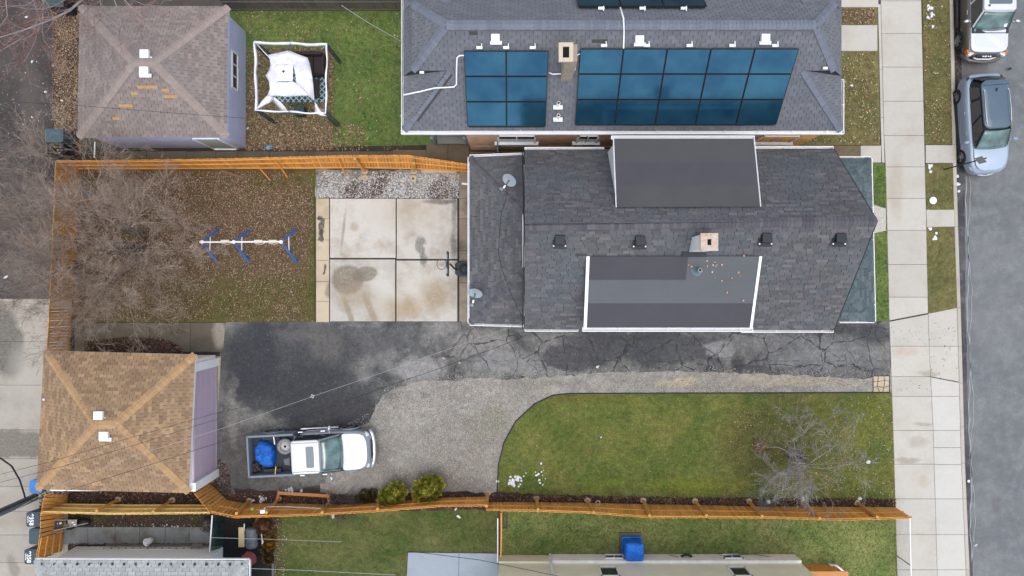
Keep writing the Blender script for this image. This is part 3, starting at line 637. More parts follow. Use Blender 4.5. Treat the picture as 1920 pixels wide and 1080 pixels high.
def shingle_roof(house, faces, m_sh, m_base, w=.3, e=.14, limit=300, vary=False, pick=None):
    """faces: list of world polygons (first edge = eave). Every tab is laid in courses; the ones seen largest stay single parts."""
    me = shingle_mesh(w, e, m_sh); base = MB(); rest = MB(); cand = []
    for F in faces:
        F = q(F); a, b = F[0], F[1]; u = (b - a).normalized()
        n = (b - a).cross(F[2] - a).normalized()
        if n.z < 0: n = -n
        v = n.cross(u).normalized()
        c = a.lerp(b, .5)
        if v.dot(F[2] - a) < 0: u = -u; v = -v
        v = n.cross(u)
        if v.dot(F[2] - a) < 0: u = -u; v = n.cross(u)
        p2 = [((p - a).dot(u), (p - a).dot(v)) for p in F]
        ar = sum(p2[i - 1][0] * p2[i][1] - p2[i][0] * p2[i - 1][1] for i in range(len(p2)))
        if ar < 0: p2.reverse()
        base.poly([a + u * x + v * y - n * .01 for x, y in p2])
        x0, x1 = min(p[0] for p in p2), max(p[0] for p in p2); y1 = max(p[1] for p in p2)
        j = 0
        while j * e < y1:
            x = x0 - random.uniform(0, w) if vary else x0 - (w / 2 if j % 2 else w) + random.uniform(-.004, .004)
            while x < x1:
                ww = w * random.choice((.6, .8, 1, 1.25, 1.5)) if vary else w
                g = .005 if vary else .012
                rect = [(x, j * e), (x + ww - g, j * e), (x + ww - g, j * e + e + .02), (x, j * e + e + .02)]
                cl = clip(rect, p2); A = area2(cl) if len(cl) > 2 else 0
                full = A > .995 * area2(rect)
                if A > .0008:
                    if full: cand.append((a + u * x + v * (j * e), u, v, n, ww / w))
                    else:
                        hh = lambda y: .018 - (y - j * e) / (e + .03) * .015
                        top = [a + u * px + v * py + n * hh(py) for px, py in cl]; bot = [a + u * px + v * py for px, py in cl]; L = len(cl)
                        rest.add(top + bot, [tuple(range(L))] + [(i, i + L, (i + 1) % L + L, (i + 1) % L) for i in range(L)], random.random())
                x += ww
            j += 1
    key = pick or (lambda t: t[0].z)
    cand.sort(key=lambda t: -key(t))
    rf = base.build('roof', m_base, house)
    off = house.location
    for k, (p, u, v, n, sx) in enumerate(cand):
        Mx = Matrix((( u.x, v.x, n.x), (u.y, v.y, n.y), (u.z, v.z, n.z)))
        if k < limit:
            o = bpy.data.objects.new('shingle', me); COL.objects.link(o); o.parent = rf
            o.matrix_local = Matrix.Translation(p) @ Mx.to_4x4() @ Matrix.Diagonal((sx, 1, 1, 1))
        else:
            vs = [p + Mx @ Vector((x * sx if y_ is None else x * sx, y, z)) for x, y, z, y_ in
                  ((0, 0, 0, None), (w - .016, 0, 0, None), (w - .016, 0, .018, None), (0, 0, .018, None), (w - .016, e + .03, .003, None), (0, e + .03, .003, None), (w - .016, e + .03, 0, None), (0, e + .03, 0, None))]
            rest.add(vs, [(0, 1, 2, 3), (3, 2, 4, 5), (1, 6, 4, 2), (0, 3, 5, 7)], random.random())
    rest.build('shingle_courses', m_sh, rf, kind='stuff')
    return rf
def cap_row(house, a, b, m, w=.26, e=.14, sag=.07, name='hip_cap'):
    """overlapping cap shingles along a hip or ridge"""
    a, b = Vector(a), Vector(b); L = (b - a).length; dr = (b - a) / L; side = dr.cross(Vector((0, 0, 1))).normalized(); up = side.cross(dr).normalized()
    n = max(2, int(L / e)); mb = MB()
    for i in range(n):
        s0 = a + dr * (L * i / n); s1 = a + dr * (L * (i + 1) / n + .02); w2 = w / 2 * random.uniform(.95, 1.05)
        h0, h1 = .038, .024
        mb.add([s0 - side * w2 + up * (h0 - sag), s0 + up * (h0 + .005), s0 + side * w2 + up * (h0 - sag), s1 - side * w2 + up * (h1 - sag), s1 + up * (h1 + .005), s1 + side * w2 + up * (h1 - sag),
                s0 - side * w2 + up * (h0 - sag - .015), s0 + up * (h0 - .01), s0 + side * w2 + up * (h0 - sag - .015)],
               [(0, 1, 4, 3), (1, 2, 5, 4), (0, 6, 7, 1), (1, 7, 8, 2)], random.random())
    o = mb.build(name, m, house, kind='stuff'); return o
def gutter(house, a, b, outw, m, ticks=.95, w=.12, tick_len=.1):
    a, b = Vector(a), Vector(b); o = Vector(outw).normalized(); dr = (b - a).normalized(); L = (b - a).length; Z = Vector((0, 0, 1)); mb = MB()
    def bar(p0, p1, p2, p3, h0, h1): mb.hexa([p + Z * h0 for p in (p0, p1, p2, p3)], [p + Z * h1 for p in (p0, p1, p2, p3)])
    bar(a, b, b + o * w, a + o * w, -.13, -.12)
    bar(a + o * (w - .018), b + o * (w - .018), b + o * (w + .012), a + o * (w + .012), -.13, .005)
    for e_ in (a, b): bar(e_ - dr * .01, e_ + dr * .01, e_ + dr * .01 + o * w, e_ - dr * .01 + o * w, -.12, 0)
    k = int(L / ticks)
    g = mb.build('gutter', m, house)
    for i in range(k):
        p = a + dr * (L * (i + .5) / k); t = MB()
        t.hexa([v + Z * .006 for v in (p - dr * .012 - o * tick_len, p + dr * .012 - o * tick_len, p + dr * .012 + o * w, p - dr * .012 + o * w)], [v + Z * .016 for v in (p - dr * .012 - o * tick_len, p + dr * .012 - o * tick_len, p + dr * .012 + o * w, p - dr * .012 + o * w)])
        t.build('gutter_bracket', m, g)
    return g
def m_shingle(name, stops, dirt, dscale=.7, rough=.92, damt=.5):
    n = NT(name, rough, .15); t = n.tr()
    col = n.cramp(t, stops)
    col = n.mix(n.ramp(n.noise(dscale, 5, .6), .42, .7, 0, damt), col, dirt)
    col = n.mul(col, n.ramp(n.noise(130, 2, .9), .3, .7, .82, 1.18)); col = n.mul(col, n.ramp(n.noise(9, 4), .3, .7, .92, 1.08))
    return n.out(col)
M_white = mat('white_painted_trim', C3(236, 238, 242, 1.1), .05, 3, .5, fine=.03)
M_whitem = mat('white_metal', C3(240, 242, 246, 1.15), .04, 3, .4, spec=.5, fine=.02)
M_grmetal = mat('galvanised_metal', C3(168, 172, 178), .1, 6, .45, metallic=.4)
M_dkplastic = mat('dark_plastic', C3(44, 50, 58), .08, 6, .5, fine=.04)
M_hole = mat('black_opening', (.006, .006, .007, 1), 0, 3, .9)
M_glassd = mat('dark_window_glass', (.02, .025, .03, 1), 0, 3, .08, spec=.8)

# ---------- garage, grey-brown shingles, lavender siding ----------
def hip_garage(name, label, corners, ze, ridge, zr, m_sh, m_base, m_cap, walls, m_wall, wall_h=2.45, rest_limit=300):
    c = [P(*p, ze) for p in corners]         # NW NE SE SW
    r0, r1 = P(*ridge[0], zr), P(*ridge[1], zr)
    ctr = sum(c, Vector()) / 4
    g = thing(name, label, 'garage', (ctr.x, ctr.y, 0))
    NW, NE, SE, SW = c
    shingle_roof(g, [[NW, NE, r1, r0], [NE, SE, r1], [SE, SW, r0, r1], [SW, NW, r0]], m_sh, m_base, limit=rest_limit)
    for a, b in ((NW, r0), (SW, r0), (NE, r1), (SE, r1)): cap_row(g, a, b, m_cap, w=.34)
    cap_row(g, r0, r1, m_cap, w=.34, name='ridge_cap')
    x0, y0, x1, y1 = walls
    mb = MB(); mb.box(((x0 + x1) / 2, (y0 + y1) / 2, wall_h / 2), (x1 - x0, y1 - y0, wall_h)); 
    mb.build('wall', m_wall, g)
    so_ = MB()   # soffit and fascia
    f = [Vector((p.x, p.y, ze - .02)) for p in (SW, SE, NE, NW)]
    so_.hexa([p - Vector((0, 0, .14)) for p in f], f)
    so_.build('fascia', M_white if name == 'tan_roof_garage' else m_wall, g)
    return g
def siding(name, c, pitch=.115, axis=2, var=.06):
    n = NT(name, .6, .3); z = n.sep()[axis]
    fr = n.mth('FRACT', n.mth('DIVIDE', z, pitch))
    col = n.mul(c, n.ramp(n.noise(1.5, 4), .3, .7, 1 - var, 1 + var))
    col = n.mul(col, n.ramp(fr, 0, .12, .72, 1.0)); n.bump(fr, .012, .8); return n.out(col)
M_sg1 = m_shingle('weathered_taupe_shingles', [(0, C3(146, 134, 130)), (.5, C3(158, 147, 143)), (1, C3(170, 158, 152))], C3(142, 136, 136), .5)
M_sb1 = mat('taupe_roof_base', C3(96, 86, 84), .1, 3)
M_cap1 = m_shingle('taupe_hip_caps', [(0, C3(170, 156, 150)), (1, C3(180, 166, 160))], C3(166, 154, 150))
M_lav = siding('lavender_siding', C3(172, 180, 220, KV))
g1 = hip_garage('lavender_garage', 'lavender-sided garage with worn taupe hip roof beside the torn gazebo', [(150, 12), (428, 12), (426, 257), (146, 257)], 2.6, [(249, 117), (286, 117)], 4.05,
                M_sg1, M_sb1, M_cap1, (-17.9, 6.43, -12.22, 11.75), M_lav)
def white_vent(parent, p, rz=0, s=.36, hood_m=None, plane_n=None):
    m_ = hood_m or M_whitem; mb = MB(); p = Vector(p)
    mb.box(p + Vector((0, 0, .10)), (s, s * .95, .16), rz); o = mb.build('roof_vent', m_, parent, bevel=.015)
    f = MB(); f.box(p + Vector((.02, -s * .45, .05)), (s * 1.35, s * .4, .03), rz); f.build('vent_flange', m_, o)
    return o
NWp = plane_of(P(150, 12, 2.6), P(428, 12, 2.6), P(249, 117, 4.05)); SWp = plane_of(P(146, 257, 2.6), P(426, 257, 2.6), P(249, 117, 4.05))
white_vent(g1, on(NWp, 274, 103, .02)); white_vent(g1, on(SWp, 273, 135, .02))
M_orsh = mat('bare_orange_patch_shingles', C3(206, 164, 112), .12, 6, .9)
for px, py, w in ((258, 166, 3), (270, 166, 2), (283, 166, 2), (304, 172, 1), (246, 178, 1), (307, 184, 2), (319, 184, 2), (223, 201, 2), (236, 201, 2), (212, 225, 1)):
    a = on(SWp, px, py, .017); n_ = SWp[1]; v = (n_.cross(Vector((1, 0, 0)))).normalized(); mb = MB(); wd = .29
    mb.hexa([a, a + Vector((wd, 0, 0)), a + Vector((wd, 0, 0)) + v * .12, a + v * .12], [k + n_ * .006 for k in (a, a + Vector((wd, 0, 0)), a + Vector((wd, 0, 0)) + v * .12, a + v * .12)])
    mb.build('patched_shingle', M_orsh, g1, label='exposed orange shingle tab')
wn1 = MB()
def wall_window(parent, c, w, h, axis, m_f, m_g, out=1, n_mull=1, name='window'):
    """window on a wall plane; axis 'x' = wall faces +-x, width runs along y"""
    c = Vector(c); fr = MB(); gl = MB(); t = .05
    def bx(mb, du, dz, su, sz, d, dep):
        if axis == 'x': mb.box(c + Vector((out * d, du, dz)), (dep, su, sz))
        else: mb.box(c + Vector((du, out * d, dz)), (su, dep, sz))
    for s_ in (-1, 1):
        bx(fr, s_ * (w / 2 + t / 2), 0, t * 1.4, h + 2 * t, .03, .06); bx(fr, 0, s_ * (h / 2 + t / 2), w + 2.6 * t, t, .03, .06)
    for k in range(n_mull): bx(fr, -w / 2 + w * (k + 1) / (n_mull + 1), 0, .04, h, .025, .045)
    bx(gl, 0, 0, w, h, .006, .012)
    o = fr.build(name, m_f, parent); gl.build('pane', m_g, o); return o
wall_window(g1, (-12.22, 9.55, 1.35), 1.55, .55, 'x', M_white, M_glassd, 1, 2)
dr = MB(); dr.box((-13.15, 6.42, 1.05), (1.0, .05, 2.05)); dr = dr.build('door', mat('pale_green_door', C3(188, 200, 196), .06), g1)
mb = MB()
for s_ in (-1, 1): mb.box((-13.15 + s_ * .54, 6.41, 1.05), (.08, .08, 2.1))
mb.box((-13.15, 6.41, 2.14), (1.0, .08, .08)); mb.box((-13.15, 6.38, .03), (1.0, .1, .06)); mb.build('door_frame', M_white, g1)

# ---------- tan-roofed garage ----------
M_sg2 = m_shingle('tan_shingles', [(0, C3(150, 124, 98)), (.35, C3(168, 140, 112)), (.7, C3(179, 150, 118)), (1, C3(196, 165, 132))], C3(146, 126, 108), .45, damt=.55)
M_sb2 = mat('tan_roof_base', C3(96, 74, 56), .1, 3)
M_cap2 = m_shingle('tan_hip_caps', [(0, C3(184, 150, 112)), (1, C3(206, 170, 130))], C3(188, 156, 120))
M_offw = mat('off_white_garage_wall', C3(226, 224, 220, KV), .06, 2, .7)
g2 = hip_garage('tan_roof_garage', 'garage with tan hip roof and mauve roll-up door facing the driveway', [(83, 658), (366, 665), (354, 924), (69, 917)], 2.6, [(178, 797), (215, 796)], 4.0,
                M_sg2, M_sb2, M_cap2, (-19.6, -8.62, -13.62, -3.08), M_offw, 2.42)
Np2 = plane_of(P(83, 658, 2.6), P(366, 665, 2.6), P(178, 797, 4)); Sp2 = plane_of(P(69, 917, 2.6), P(354, 924, 2.6), P(178, 797, 4))
white_vent(g2, on(Np2, 188, 778, .02)); white_vent(g2, on(Sp2, 198, 816, .02))
mb = MB(); mb.box((-13.60, -5.93, 1.15), (.05, 4.7, 2.25))
dd = mb.build('garage_door', mat('mauve_garage_door', C3(176, 160, 180, .95), .05, 1, .55), g2)
for k in range(4):
    t = MB(); t.box((-13.57, -5.93, .32 + k * .56), (.02, 4.7, .553)); t.build('door_panel', bpy.data.materials['mauve_garage_door'], dd, bevel=.008)
mb = MB()
for s_ in (-1, 1): mb.box((-13.55, -5.93 + s_ * 2.54, 1.2), (.2, .36, 2.38))
mb.build('door_jamb', M_white, g2)
mb = MB(); mb.box((-13.57, -5.93, .05), (.12, 4.8, .1)); mb.build('door_threshold', M_grmetal, g2)
simple('white_ball', MB().blob(on(plane_of(P(83, 658, 2.6), P(69, 917, 2.6), P(178, 797, 4)), 82, 749, .05), (.055, .055, .05)), M_whitem, 'small white ball on the west edge of the tan garage roof', 'ball')

# ---------- brick house with solar panels ----------
M_sg3 = m_shingle('grey_blue_shingles', [(0, C3(118, 122, 130)), (.5, C3(125, 128, 136)), (1, C3(133, 135, 143))], C3(114, 120, 134), .4)
M_sb3 = mat('dark_grey_roof_base', C3(66, 68, 76), .1, 3)
M_cap3 = m_shingle('grey_blue_hip_caps', [(0, C3(124, 130, 144)), (1, C3(136, 142, 156))], C3(122, 130, 146))
def m_brick(name, a, b, mort):
    n = NT(name, .9, .15); s_ = n.sep(); cb = n.t.nodes.new('ShaderNodeCombineXYZ')
    n.t.links.new(s_[0], cb.inputs[0]); n.t.links.new(s_[2], cb.inputs[1])
    br = n.t.nodes.new('ShaderNodeTexBrick'); br.inputs['Scale'].default_value = 1
    br.inputs['Brick Width'].default_value = .22; br.inputs['Row Height'].default_value = .075; br.inputs['Mortar Size'].default_value = .008
    br.inputs['Color1'].default_value = a; br.inputs['Color2'].default_value = b; br.inputs['Mortar'].default_value = mort
    n.t.links.new(cb.outputs[0], br.inputs['Vector']); n.bump(n.mth('SUBTRACT', 1.0, br.outputs['Fac']), .01, .8)
    return n.out(n.mul(br.outputs['Color'], n.ramp(n.noise(2, 4), .3, .7, .85, 1.15)))
M_brick = m_brick('brown_brick', C3(160, 124, 98, KV), C3(186, 150, 120, KV), C3(160, 146, 130, KV))
M_ybrick = m_brick('yellow_brick', C3(206, 158, 96, KV), C3(212, 166, 104, KV), C3(190, 156, 116, KV))
ZE, ZR = 4.3, 7.3
hs = thing('brick_house', 'long brick house with grey hip roof carrying blue solar panels', 'house', (4.3, 9.4, 0))
Cw, De = P(757, 244, ZE), P(1578, 241, ZE); RW, RE = P(837, 46, ZR), P(1530, 46, ZR)
SPl = plane_of(Cw, Vector((De.x, Cw.y, ZE)), Vector((RW.x, RW.y, ZR)))
De.y = Cw.y; RE.y = RW.y
def mirN(v): return Vector((v.x, 2 * RW.y - v.y, v.z))
Bw, Aw = on(SPl, 840, 134), on(SPl, 773, 134); Be, Ae = on(SPl, 1508, 130), on(SPl, 1566, 130)
Bw.z = Aw.z = Be.z = Ae.z = on(SPl, 900, 132).z; yy = on(SPl, 900, 132).y
for v in (Bw, Aw, Be, Ae): v.y = yy
def skirt(C, A, sgn):   # low end slope under the clipped gable
    return [Vector((C.x, C.y, ZE)), Vector((C.x, 2 * RW.y - C.y, ZE)), Vector((A.x, 2 * RW.y - C.y - .3, ZE + .45)), Vector((A.x, C.y + .3, ZE + .45))]
ZL = ZE + .62 * (Bw.z - ZE); Lw, Le = P(757, 134, ZL), P(1577, 134, ZL); Lw.y = Le.y = yy
NAw, NAe = mirN(Aw), mirN(Ae)
faces = [[Cw, De, Be, Bw], [Aw, Ae, RE, RW], [Cw, Lw, Bw], [De, Le, Be], [NAw, Aw, RW], [NAe, Ae, RE]]
nC, nD = mirN(Cw), mirN(De)
faces += [[nC, nD, mirN(Be), mirN(Bw)], [NAw, NAe, RE, RW], [nC, mirN(Lw), mirN(Bw)], [nD, mirN(Le), mirN(Be)],
          [Lw, mirN(Lw), Vector((NAw.x, NAw.y, Aw.z - .12)), Vector((Aw.x, Aw.y, Aw.z - .12))], [Le, mirN(Le), Vector((NAe.x, NAe.y, Ae.z - .12)), Vector((Ae.x, Ae.y, Ae.z - .12))]]
# seam-bottomed slopes keep the courses level
shingle_roof(hs, faces, M_sg3, M_sb3, limit=300, e=.15, w=.31, pick=lambda t: t[0].z - 10 * (t[0].y > 9.45))
mb = MB()
for A, B, L in ((Aw, Bw, Lw), (Ae, Be, Le)):
    for f in (lambda v: v, mirN):
        mb.poly([f(A), f(B), f(L)])
    a0, a1 = A, mirN(A); mb.poly([a0, a1, Vector((a1.x, a1.y, ZE)), Vector((a0.x, a0.y, ZE))])
mb.build('gable_wall', M_sb3, hs)
for a, b in ((Cw, Bw), (De, Be), (Aw, RW), (NAw, RW), (Ae, RE), (NAe, RE), (mirN(Cw), mirN(Bw)), (mirN(De), mirN(Be))): cap_row(hs, a, b, M_cap3, w=.32)
cap_row(hs, RW, RE, M_cap3, w=.34, name='ridge_cap')
gutter(hs, Cw - Vector((.1, 0, 0)), De + Vector((.1, 0, 0)), (0, -1, 0), M_white, 1.3, w=.15)
gutter(hs, Vector((Cw.x, Cw.y, ZE)), Vector((Cw.x, 2 * RW.y - Cw.y, ZE)), (-1, 0, 0), M_white, 1.2, w=.09)
gutter(hs, Vector((De.x, Cw.y, ZE)), Vector((De.x, Lw.y + .2, ZE)), (1, 0, 0), M_white, 1.2, w=.09)
WY = 6.33
mb = MB(); mb.box((5.2, (WY + 12.4) / 2, 2.1), (12.6 + 1.6, 12.4 - WY, 4.2)); wl_ = mb.build('wall', M_brick, hs)
mb = MB(); mb.box((11.6, WY - .012, 2.0), (1.6 + .6, .02, 4.0)); mb.build('yellow_brick_corner', M_ybrick, hs, label='yellow brick front corner of the wall')
mb = MB(); mb.box((4.8, WY - .03, .95), (13.2, .06, .07)); mb.build('water_table', mat('weathered_stone_band', C3(170, 156, 140), .1), hs)
for x, w in ((.2, 1.5), (3.2, .8), (11.2, 1.5)): 
    wall_window(hs, (x, WY, 2.5), w, 1.2, 'y', M_white, M_glassd, -1, 1)
    s_ = MB(); s_.box((x, WY - .06, 1.82), (w + .4, .16, .1)); s_.build('window_sill', M_white, hs)
mb = MB(); mb.tube([(5.1, WY - .05, 4.0), (5.1, WY - .05, .3), (5.1, WY - .3, .1)], .045, 6); mb.build('downpipe', M_grmetal, hs)
# back porch: blue-grey steps and posts
M_bluepaint = mat('blue_grey_paint', C3(150, 162, 184), .08)
bpch = thing('back_steps', 'blue-grey railed steps at the west end of the brick house', 'steps', (-3.3, 6.55, 0))
for k in range(3): 
    t = MB(); t.box((-2.75, 6.75 + k * .32, .15 + k * .2), (1.3, .36, .3 + k * .4 if k == 0 else .06)); t.build('step', mat('grey_step_concrete', C3(150, 150, 148), .1) if k == 0 else bpy.data.materials['grey_step_concrete'], bpch)
for x in (-3.5, -2.05):
    t = MB(); t.box((x, 6.62, .7), (.12, .12, 1.4)); t.blob((x - .04, 6.6, 1.42), (.08, .08, .06), 8, 6)
    o_ = t.build('newel_post', M_bluepaint, bpch)
    t = MB(); t.box((x, 7.1, 1.3), (.1, 1.0, .06)); t.build('handrail', M_bluepaint, bpch)
mb = MB(); mb.box((-.62, 5.95, .95), (.06, .75, 1.9)); simple('side_gate', mb, mat('grey_gate_paint', C3(104, 116, 124), .08), 'narrow grey gate standing open in the passage between the houses', 'gate')
# roof furniture
def ven(px, py): 
    p = on(SPl, px, py, .02); white_vent(hs, p, s=.31)
for px, py in ((929, 74), (1198, 77), (1433, 74)): ven(px, py)
ch = MB(); b0 = on(SPl, 1063, 122); cz = 8.1
c0 = P(1061, 99, cz)
ch.box((b0.x, c0.y, (cz + 5.4) / 2), (.42, .58, cz - 5.4)); cho = ch.build('chimney', m_brick('cream_chimney_brick', C3(196, 184, 164), C3(214, 202, 184), C3(170, 160, 145)), hs)
cap = MB()
for dx, dy, sx, sy in ((-.18, 0, .14, .66), (.18, 0, .14, .66), (0, .26, .216, .14), (0, -.26, .216, .14)): cap.box((c0.x + dx, c0.y + dy, cz + .03), (sx, sy, .1))
cap.build('chimney_cap', mat('pale_mortar_cap', C3(222, 208, 186), .06), cho)
h_ = MB(); h_.box((c0.x, c0.y, cz + .01), (.3, .42, .03)); h_.build('flue_opening', M_hole, cho)
for px, py in ((1046, 198), (1046, 221)):
    p = on(SPl, px, py, .0); t = MB(); t.cyl(p + Vector((0, 0, .2)), .07, .4, 12); o_ = t.build('vent_pipe', M_whitem, hs)
    t = MB(); t.cyl(p + Vector((0, 0, .405)), .05, .01, 12); t.build('pipe_opening', M_hole, o_)
    t = MB(); t.box(p + Vector((0, -.08, .05)), (.36, .16, .03)); t.build('pipe_flashing', M_whitem, o_)
def patch(px0, py0, px1, py1, w, m, nm='roof_patch'):
    a, b = on(SPl, px0, py0, .02), on(SPl, px1, py1, .02); n_ = SPl[1]; dd_ = (b - a).normalized(); s_ = n_.cross(dd_) * (w / 2); t = MB()
    t.hexa([a - s_, b - s_, b + s_, a + s_], [v + n_ * .012 for v in (a - s_, b - s_, b + s_, a + s_)]); return t.build(nm, m, hs)
M_dkp = mat('dark_patch_shingle', C3(84, 82, 84), .12, 8, .95)
patch(843, 137, 779, 224, .28, M_dkp); patch(880, 62, 895, 62, .13, M_dkp); patch(1110, 77, 1139, 77, .12, M_dkp)
for px, py in ((791, 136), (1547, 128)): t = MB(); t.box(on(SPl, px, py, .12), (.16, .08, .08)); t.build('ridge_end_cap', M_whitem, hs)
def conduit(pts, r=.03):
    t = MB(); t.tube([on(SPl, x, y, .07) for x, y in pts], r, 8); return t
for i, pts in enumerate(([(870, 104), (862, 104), (857, 108), (856, 130), (856, 158), (851, 163), (835, 164), (815, 165), (790, 171), (757, 178)], [(1029, 136), (1036, 139), (1058, 138), (1073, 136), (1078, 130), (1079, 112), (1082, 103), (1088, 101)], [(1163, 14), (1169, 34), (1170, 60), (1169, 92)])):
    conduit(pts).build('conduit', M_whitem, hs, smooth=True)
def m_pv():
    n = NT('blue_photovoltaic_glass', .16, .5, .75, .3)
    s_ = n.sep(); ln = n.mth('FRACT', n.mth('DIVIDE', s_[0], .028)); a = n.noise(.7, 4)
    col = n.mix(n.ramp(a, .35, .65), (.014, .085, .165, 1), (.034, .14, .22, 1))
    col = n.mul(col, n.ramp(ln, 0, .5, .86, 1.0)); col = n.mul(col, n.ramp(n.noise(30, 3), .3, .7, .93, 1.05))
    return n.out(col, n.ramp(n.noise(3, 4), .3, .7, .12, .2))
M_pv = m_pv(); M_pvf = mat('black_panel_frame', C3(40, 44, 52), .05, 3, .4)
def solar_array(label, pl, xs, ys, px_ref, flip=1):
    """panels on a roof plane: xs world x edges, ys px rows"""
    pts = [on(pl, px_ref, y, .14) for y in ys]
    root = thing('solar_array', label, 'solar panels', (xs[0], pts[0].y, pts[0].z), 0, 'solar arrays on the brick house roof')
    n_ = pl[1]
    for i in range(len(ys) - 1):
        t0, t1 = pts[i], pts[i + 1]; v = (t1 - t0); v.x = 0; L = v.length; v = v / L
        for j in range(len(xs) - 1):
            w = xs[j + 1] - xs[j]; g = .012
            def Q(u, s, h=0.0): return Vector((xs[j] + u, t0.y, t0.z)) + v * s + n_ * h
            fr = MB(); b = .022
            for (u0, u1, s0, s1) in ((g, w - g, g, g + b), (g, w - g, L - g - b, L - g), (g, g + b, g + b, L - g - b), (w - g - b, w - g, g + b, L - g - b)):
                fr.hexa([Q(u0, s0, -.02), Q(u1, s0, -.02), Q(u1, s1, -.02), Q(u0, s1, -.02)], [Q(u0, s0, .02), Q(u1, s0, .02), Q(u1, s1, .02), Q(u0, s1, .02)])
            gm = MB(); gm.hexa([Q(g + b, g + b, 0), Q(w - g - b, g + b, 0), Q(w - g - b, L - g - b, 0), Q(g + b, L - g - b, 0)], [Q(g + b, g + b, .012), Q(w - g - b, g + b, .012), Q(w - g - b, L - g - b, .012), Q(g + b, L - g - b, .012)])
            p_ = gm.build('solar_panel', M_pv, root); fr.build('panel_frame', M_pvf, p_)
    u0, u1 = xs[0] + .1, xs[-1] - .1
    k = max(3, int((u1 - u0) / 1.3)); e_ = pts[0] if flip == 1 else pts[0]
    for i in range(k):
        x = u0 + (u1 - u0) * (i + .5) / k; t = MB(); c = Vector((x, e_.y, e_.z)); up = (pts[0] - pts[1]).normalized()
        t.box(c + up * .1 - n_ * .03, (.22, .10, .05)); t.box(c + up * .18 + Vector((.08, 0, 0)), (.03, .18, .03)); t.build('mounting_foot', M_whitem, root)
    rl = MB(); a, b = pts[0], pts[-1]
    for y_, z_ in ((a.y, a.z), (b.y, b.z)): rl.box((0.5 * (xs[0] + xs[-1]), y_, z_ - .07), (xs[-1] - xs[0] - .1, .04, .05))
    rl.build('mounting_rail', M_pvf, root)
    return root
xl_ = [on(SPl, px, 95, .14).x for px in (869, 949, 1029)]
solar_array('smaller solar array, two panels wide, west of the brick chimney', SPl, xl_, [95, 143, 190.5, 237], 950)
xr_ = [on(SPl, px, 90, .14).x for px in (1088, 1169.5, 1251.5, 1333.5, 1416, 1499)]
solar_array('larger solar array, five panels wide, east of the chimney', SPl, xr_, [91, 138.5, 186.5, 233.5], 1290)
NPl = plane_of(nC, nD, Vector((RW.x, RW.y, ZR)))
xn_ = [on(NPl, px, 12, .14).x for px in (1084, 1164, 1245, 1326)]
solar_array('solar array on the north slope, only its lower edge in view', NPl, xn_, [12, -32, -74], 1200, -1)
# ---------- main dark-roofed house ----------
M_sg4 = m_shingle('charcoal_laminated_shingles', [(0, C3(96, 97, 101)), (.3, C3(105, 106, 110)), (.6, C3(113, 112, 116)), (.85, C3(120, 117, 121)), (1, C3(129, 128, 132))], C3(104, 114, 121), .5, damt=.65)
M_sb4 = mat('charcoal_roof_base', C3(58, 58, 62), .1, 3)
M_cap4 = m_shingle('charcoal_ridge_caps', [(0, C3(92, 92, 100)), (1, C3(118, 116, 122))], C3(98, 100, 108))
M_sg5 = m_shingle('green_grey_porch_shingles', [(0, C3(88, 101, 107)), (.5, C3(98, 112, 118)), (1, C3(114, 126, 131))], C3(92, 108, 114), .5)
M_roll = mat('dark_roll_roofing', C3(90, 91, 94), .08, .8, .95, bscale=90, fine=.12)
M_roll2 = mat('grey_roll_roofing', C3(108, 112, 117), .08, .8, .95, bscale=90, fine=.12)
M_roll3 = mat('black_roll_roofing', C3(86, 86, 93), .08, .8, .95, bscale=90, fine=.12)
M_siding = siding('white_siding', C3(224, 226, 230, KV))
zE, zR = 3.4, 6.8
hm = thing('dormered_house', 'charcoal-roofed house with two flat shed dormers and a porch facing the pavement', 'house', (6.5, 2, 0))
nW, nE, sW, sE = P(984, 281, zE), P(1562, 279, zE), P(984, 617, zE), P(1567, 619, zE)
rW, rE = P(984, 424, zR), P(1644, 414, zR)
nE.x = sE.x = rE.x; nE.x -= .0
shingle_roof(hm, [[nW, nE, rE, rW], [sW, sE, rE, rW]], M_sg4, M_sb4, limit=300, vary=True, e=.125, w=.32)
cap_row(hm, rW, rE, M_cap4, w=.34, sag=.09, name='ridge_cap')
Np, Sp = plane_of(nW, nE, rE), plane_of(sW, sE, rE)
# wings (rear and porch)
a_nw, a_sw = P(881, 295, 2.7), P(881, 606, 2.7); xw = rW.x + .02
t_n, t_s = Vector((xw, P(984, 397, 3.75).y, 3.75)), Vector((xw, P(984, 508, 3.75).y, 3.75))
b_n, b_s = Vector((xw, P(984, 291, 2.7).y, 2.7)), Vector((xw, P(984, 609, 2.7).y, 2.7))
rw = shingle_roof(hm, [[a_sw, a_nw, t_n, t_s], [a_nw, b_n, t_n], [a_sw, b_s, t_s]], M_sg4, M_sb4, limit=0, vary=True, e=.125, w=.32); rw.name = 'rear_roof'
for a, b in ((a_nw, t_n), (a_sw, t_s)): cap_row(hm, a, b, M_cap4, w=.3)
e_n, e_s = P(1632, 297, 2.7), P(1639, 602, 2.7); xp = 12.75
p_n, p_s = Vector((xp, e_n.y - 2.0, 3.75)), Vector((xp, e_s.y + 2.0, 3.75))
pf = shingle_roof(hm, [[e_n, e_s, p_s, p_n], [e_n, Vector((xp, e_n.y, 2.7)), p_n], [e_s, Vector((xp, e_s.y, 2.7)), p_s]], M_sg5, M_sb4, limit=0, vary=True, e=.14, w=.36); pf.name = 'porch_roof'
for a, b in ((e_n, p_n), (e_s, p_s)): cap_row(hm, a, b, M_sg5, w=.3)
mb = MB(); X0, X1 = rW.x + .12, 12.7
ymid = (rW.y + rE.y) / 2
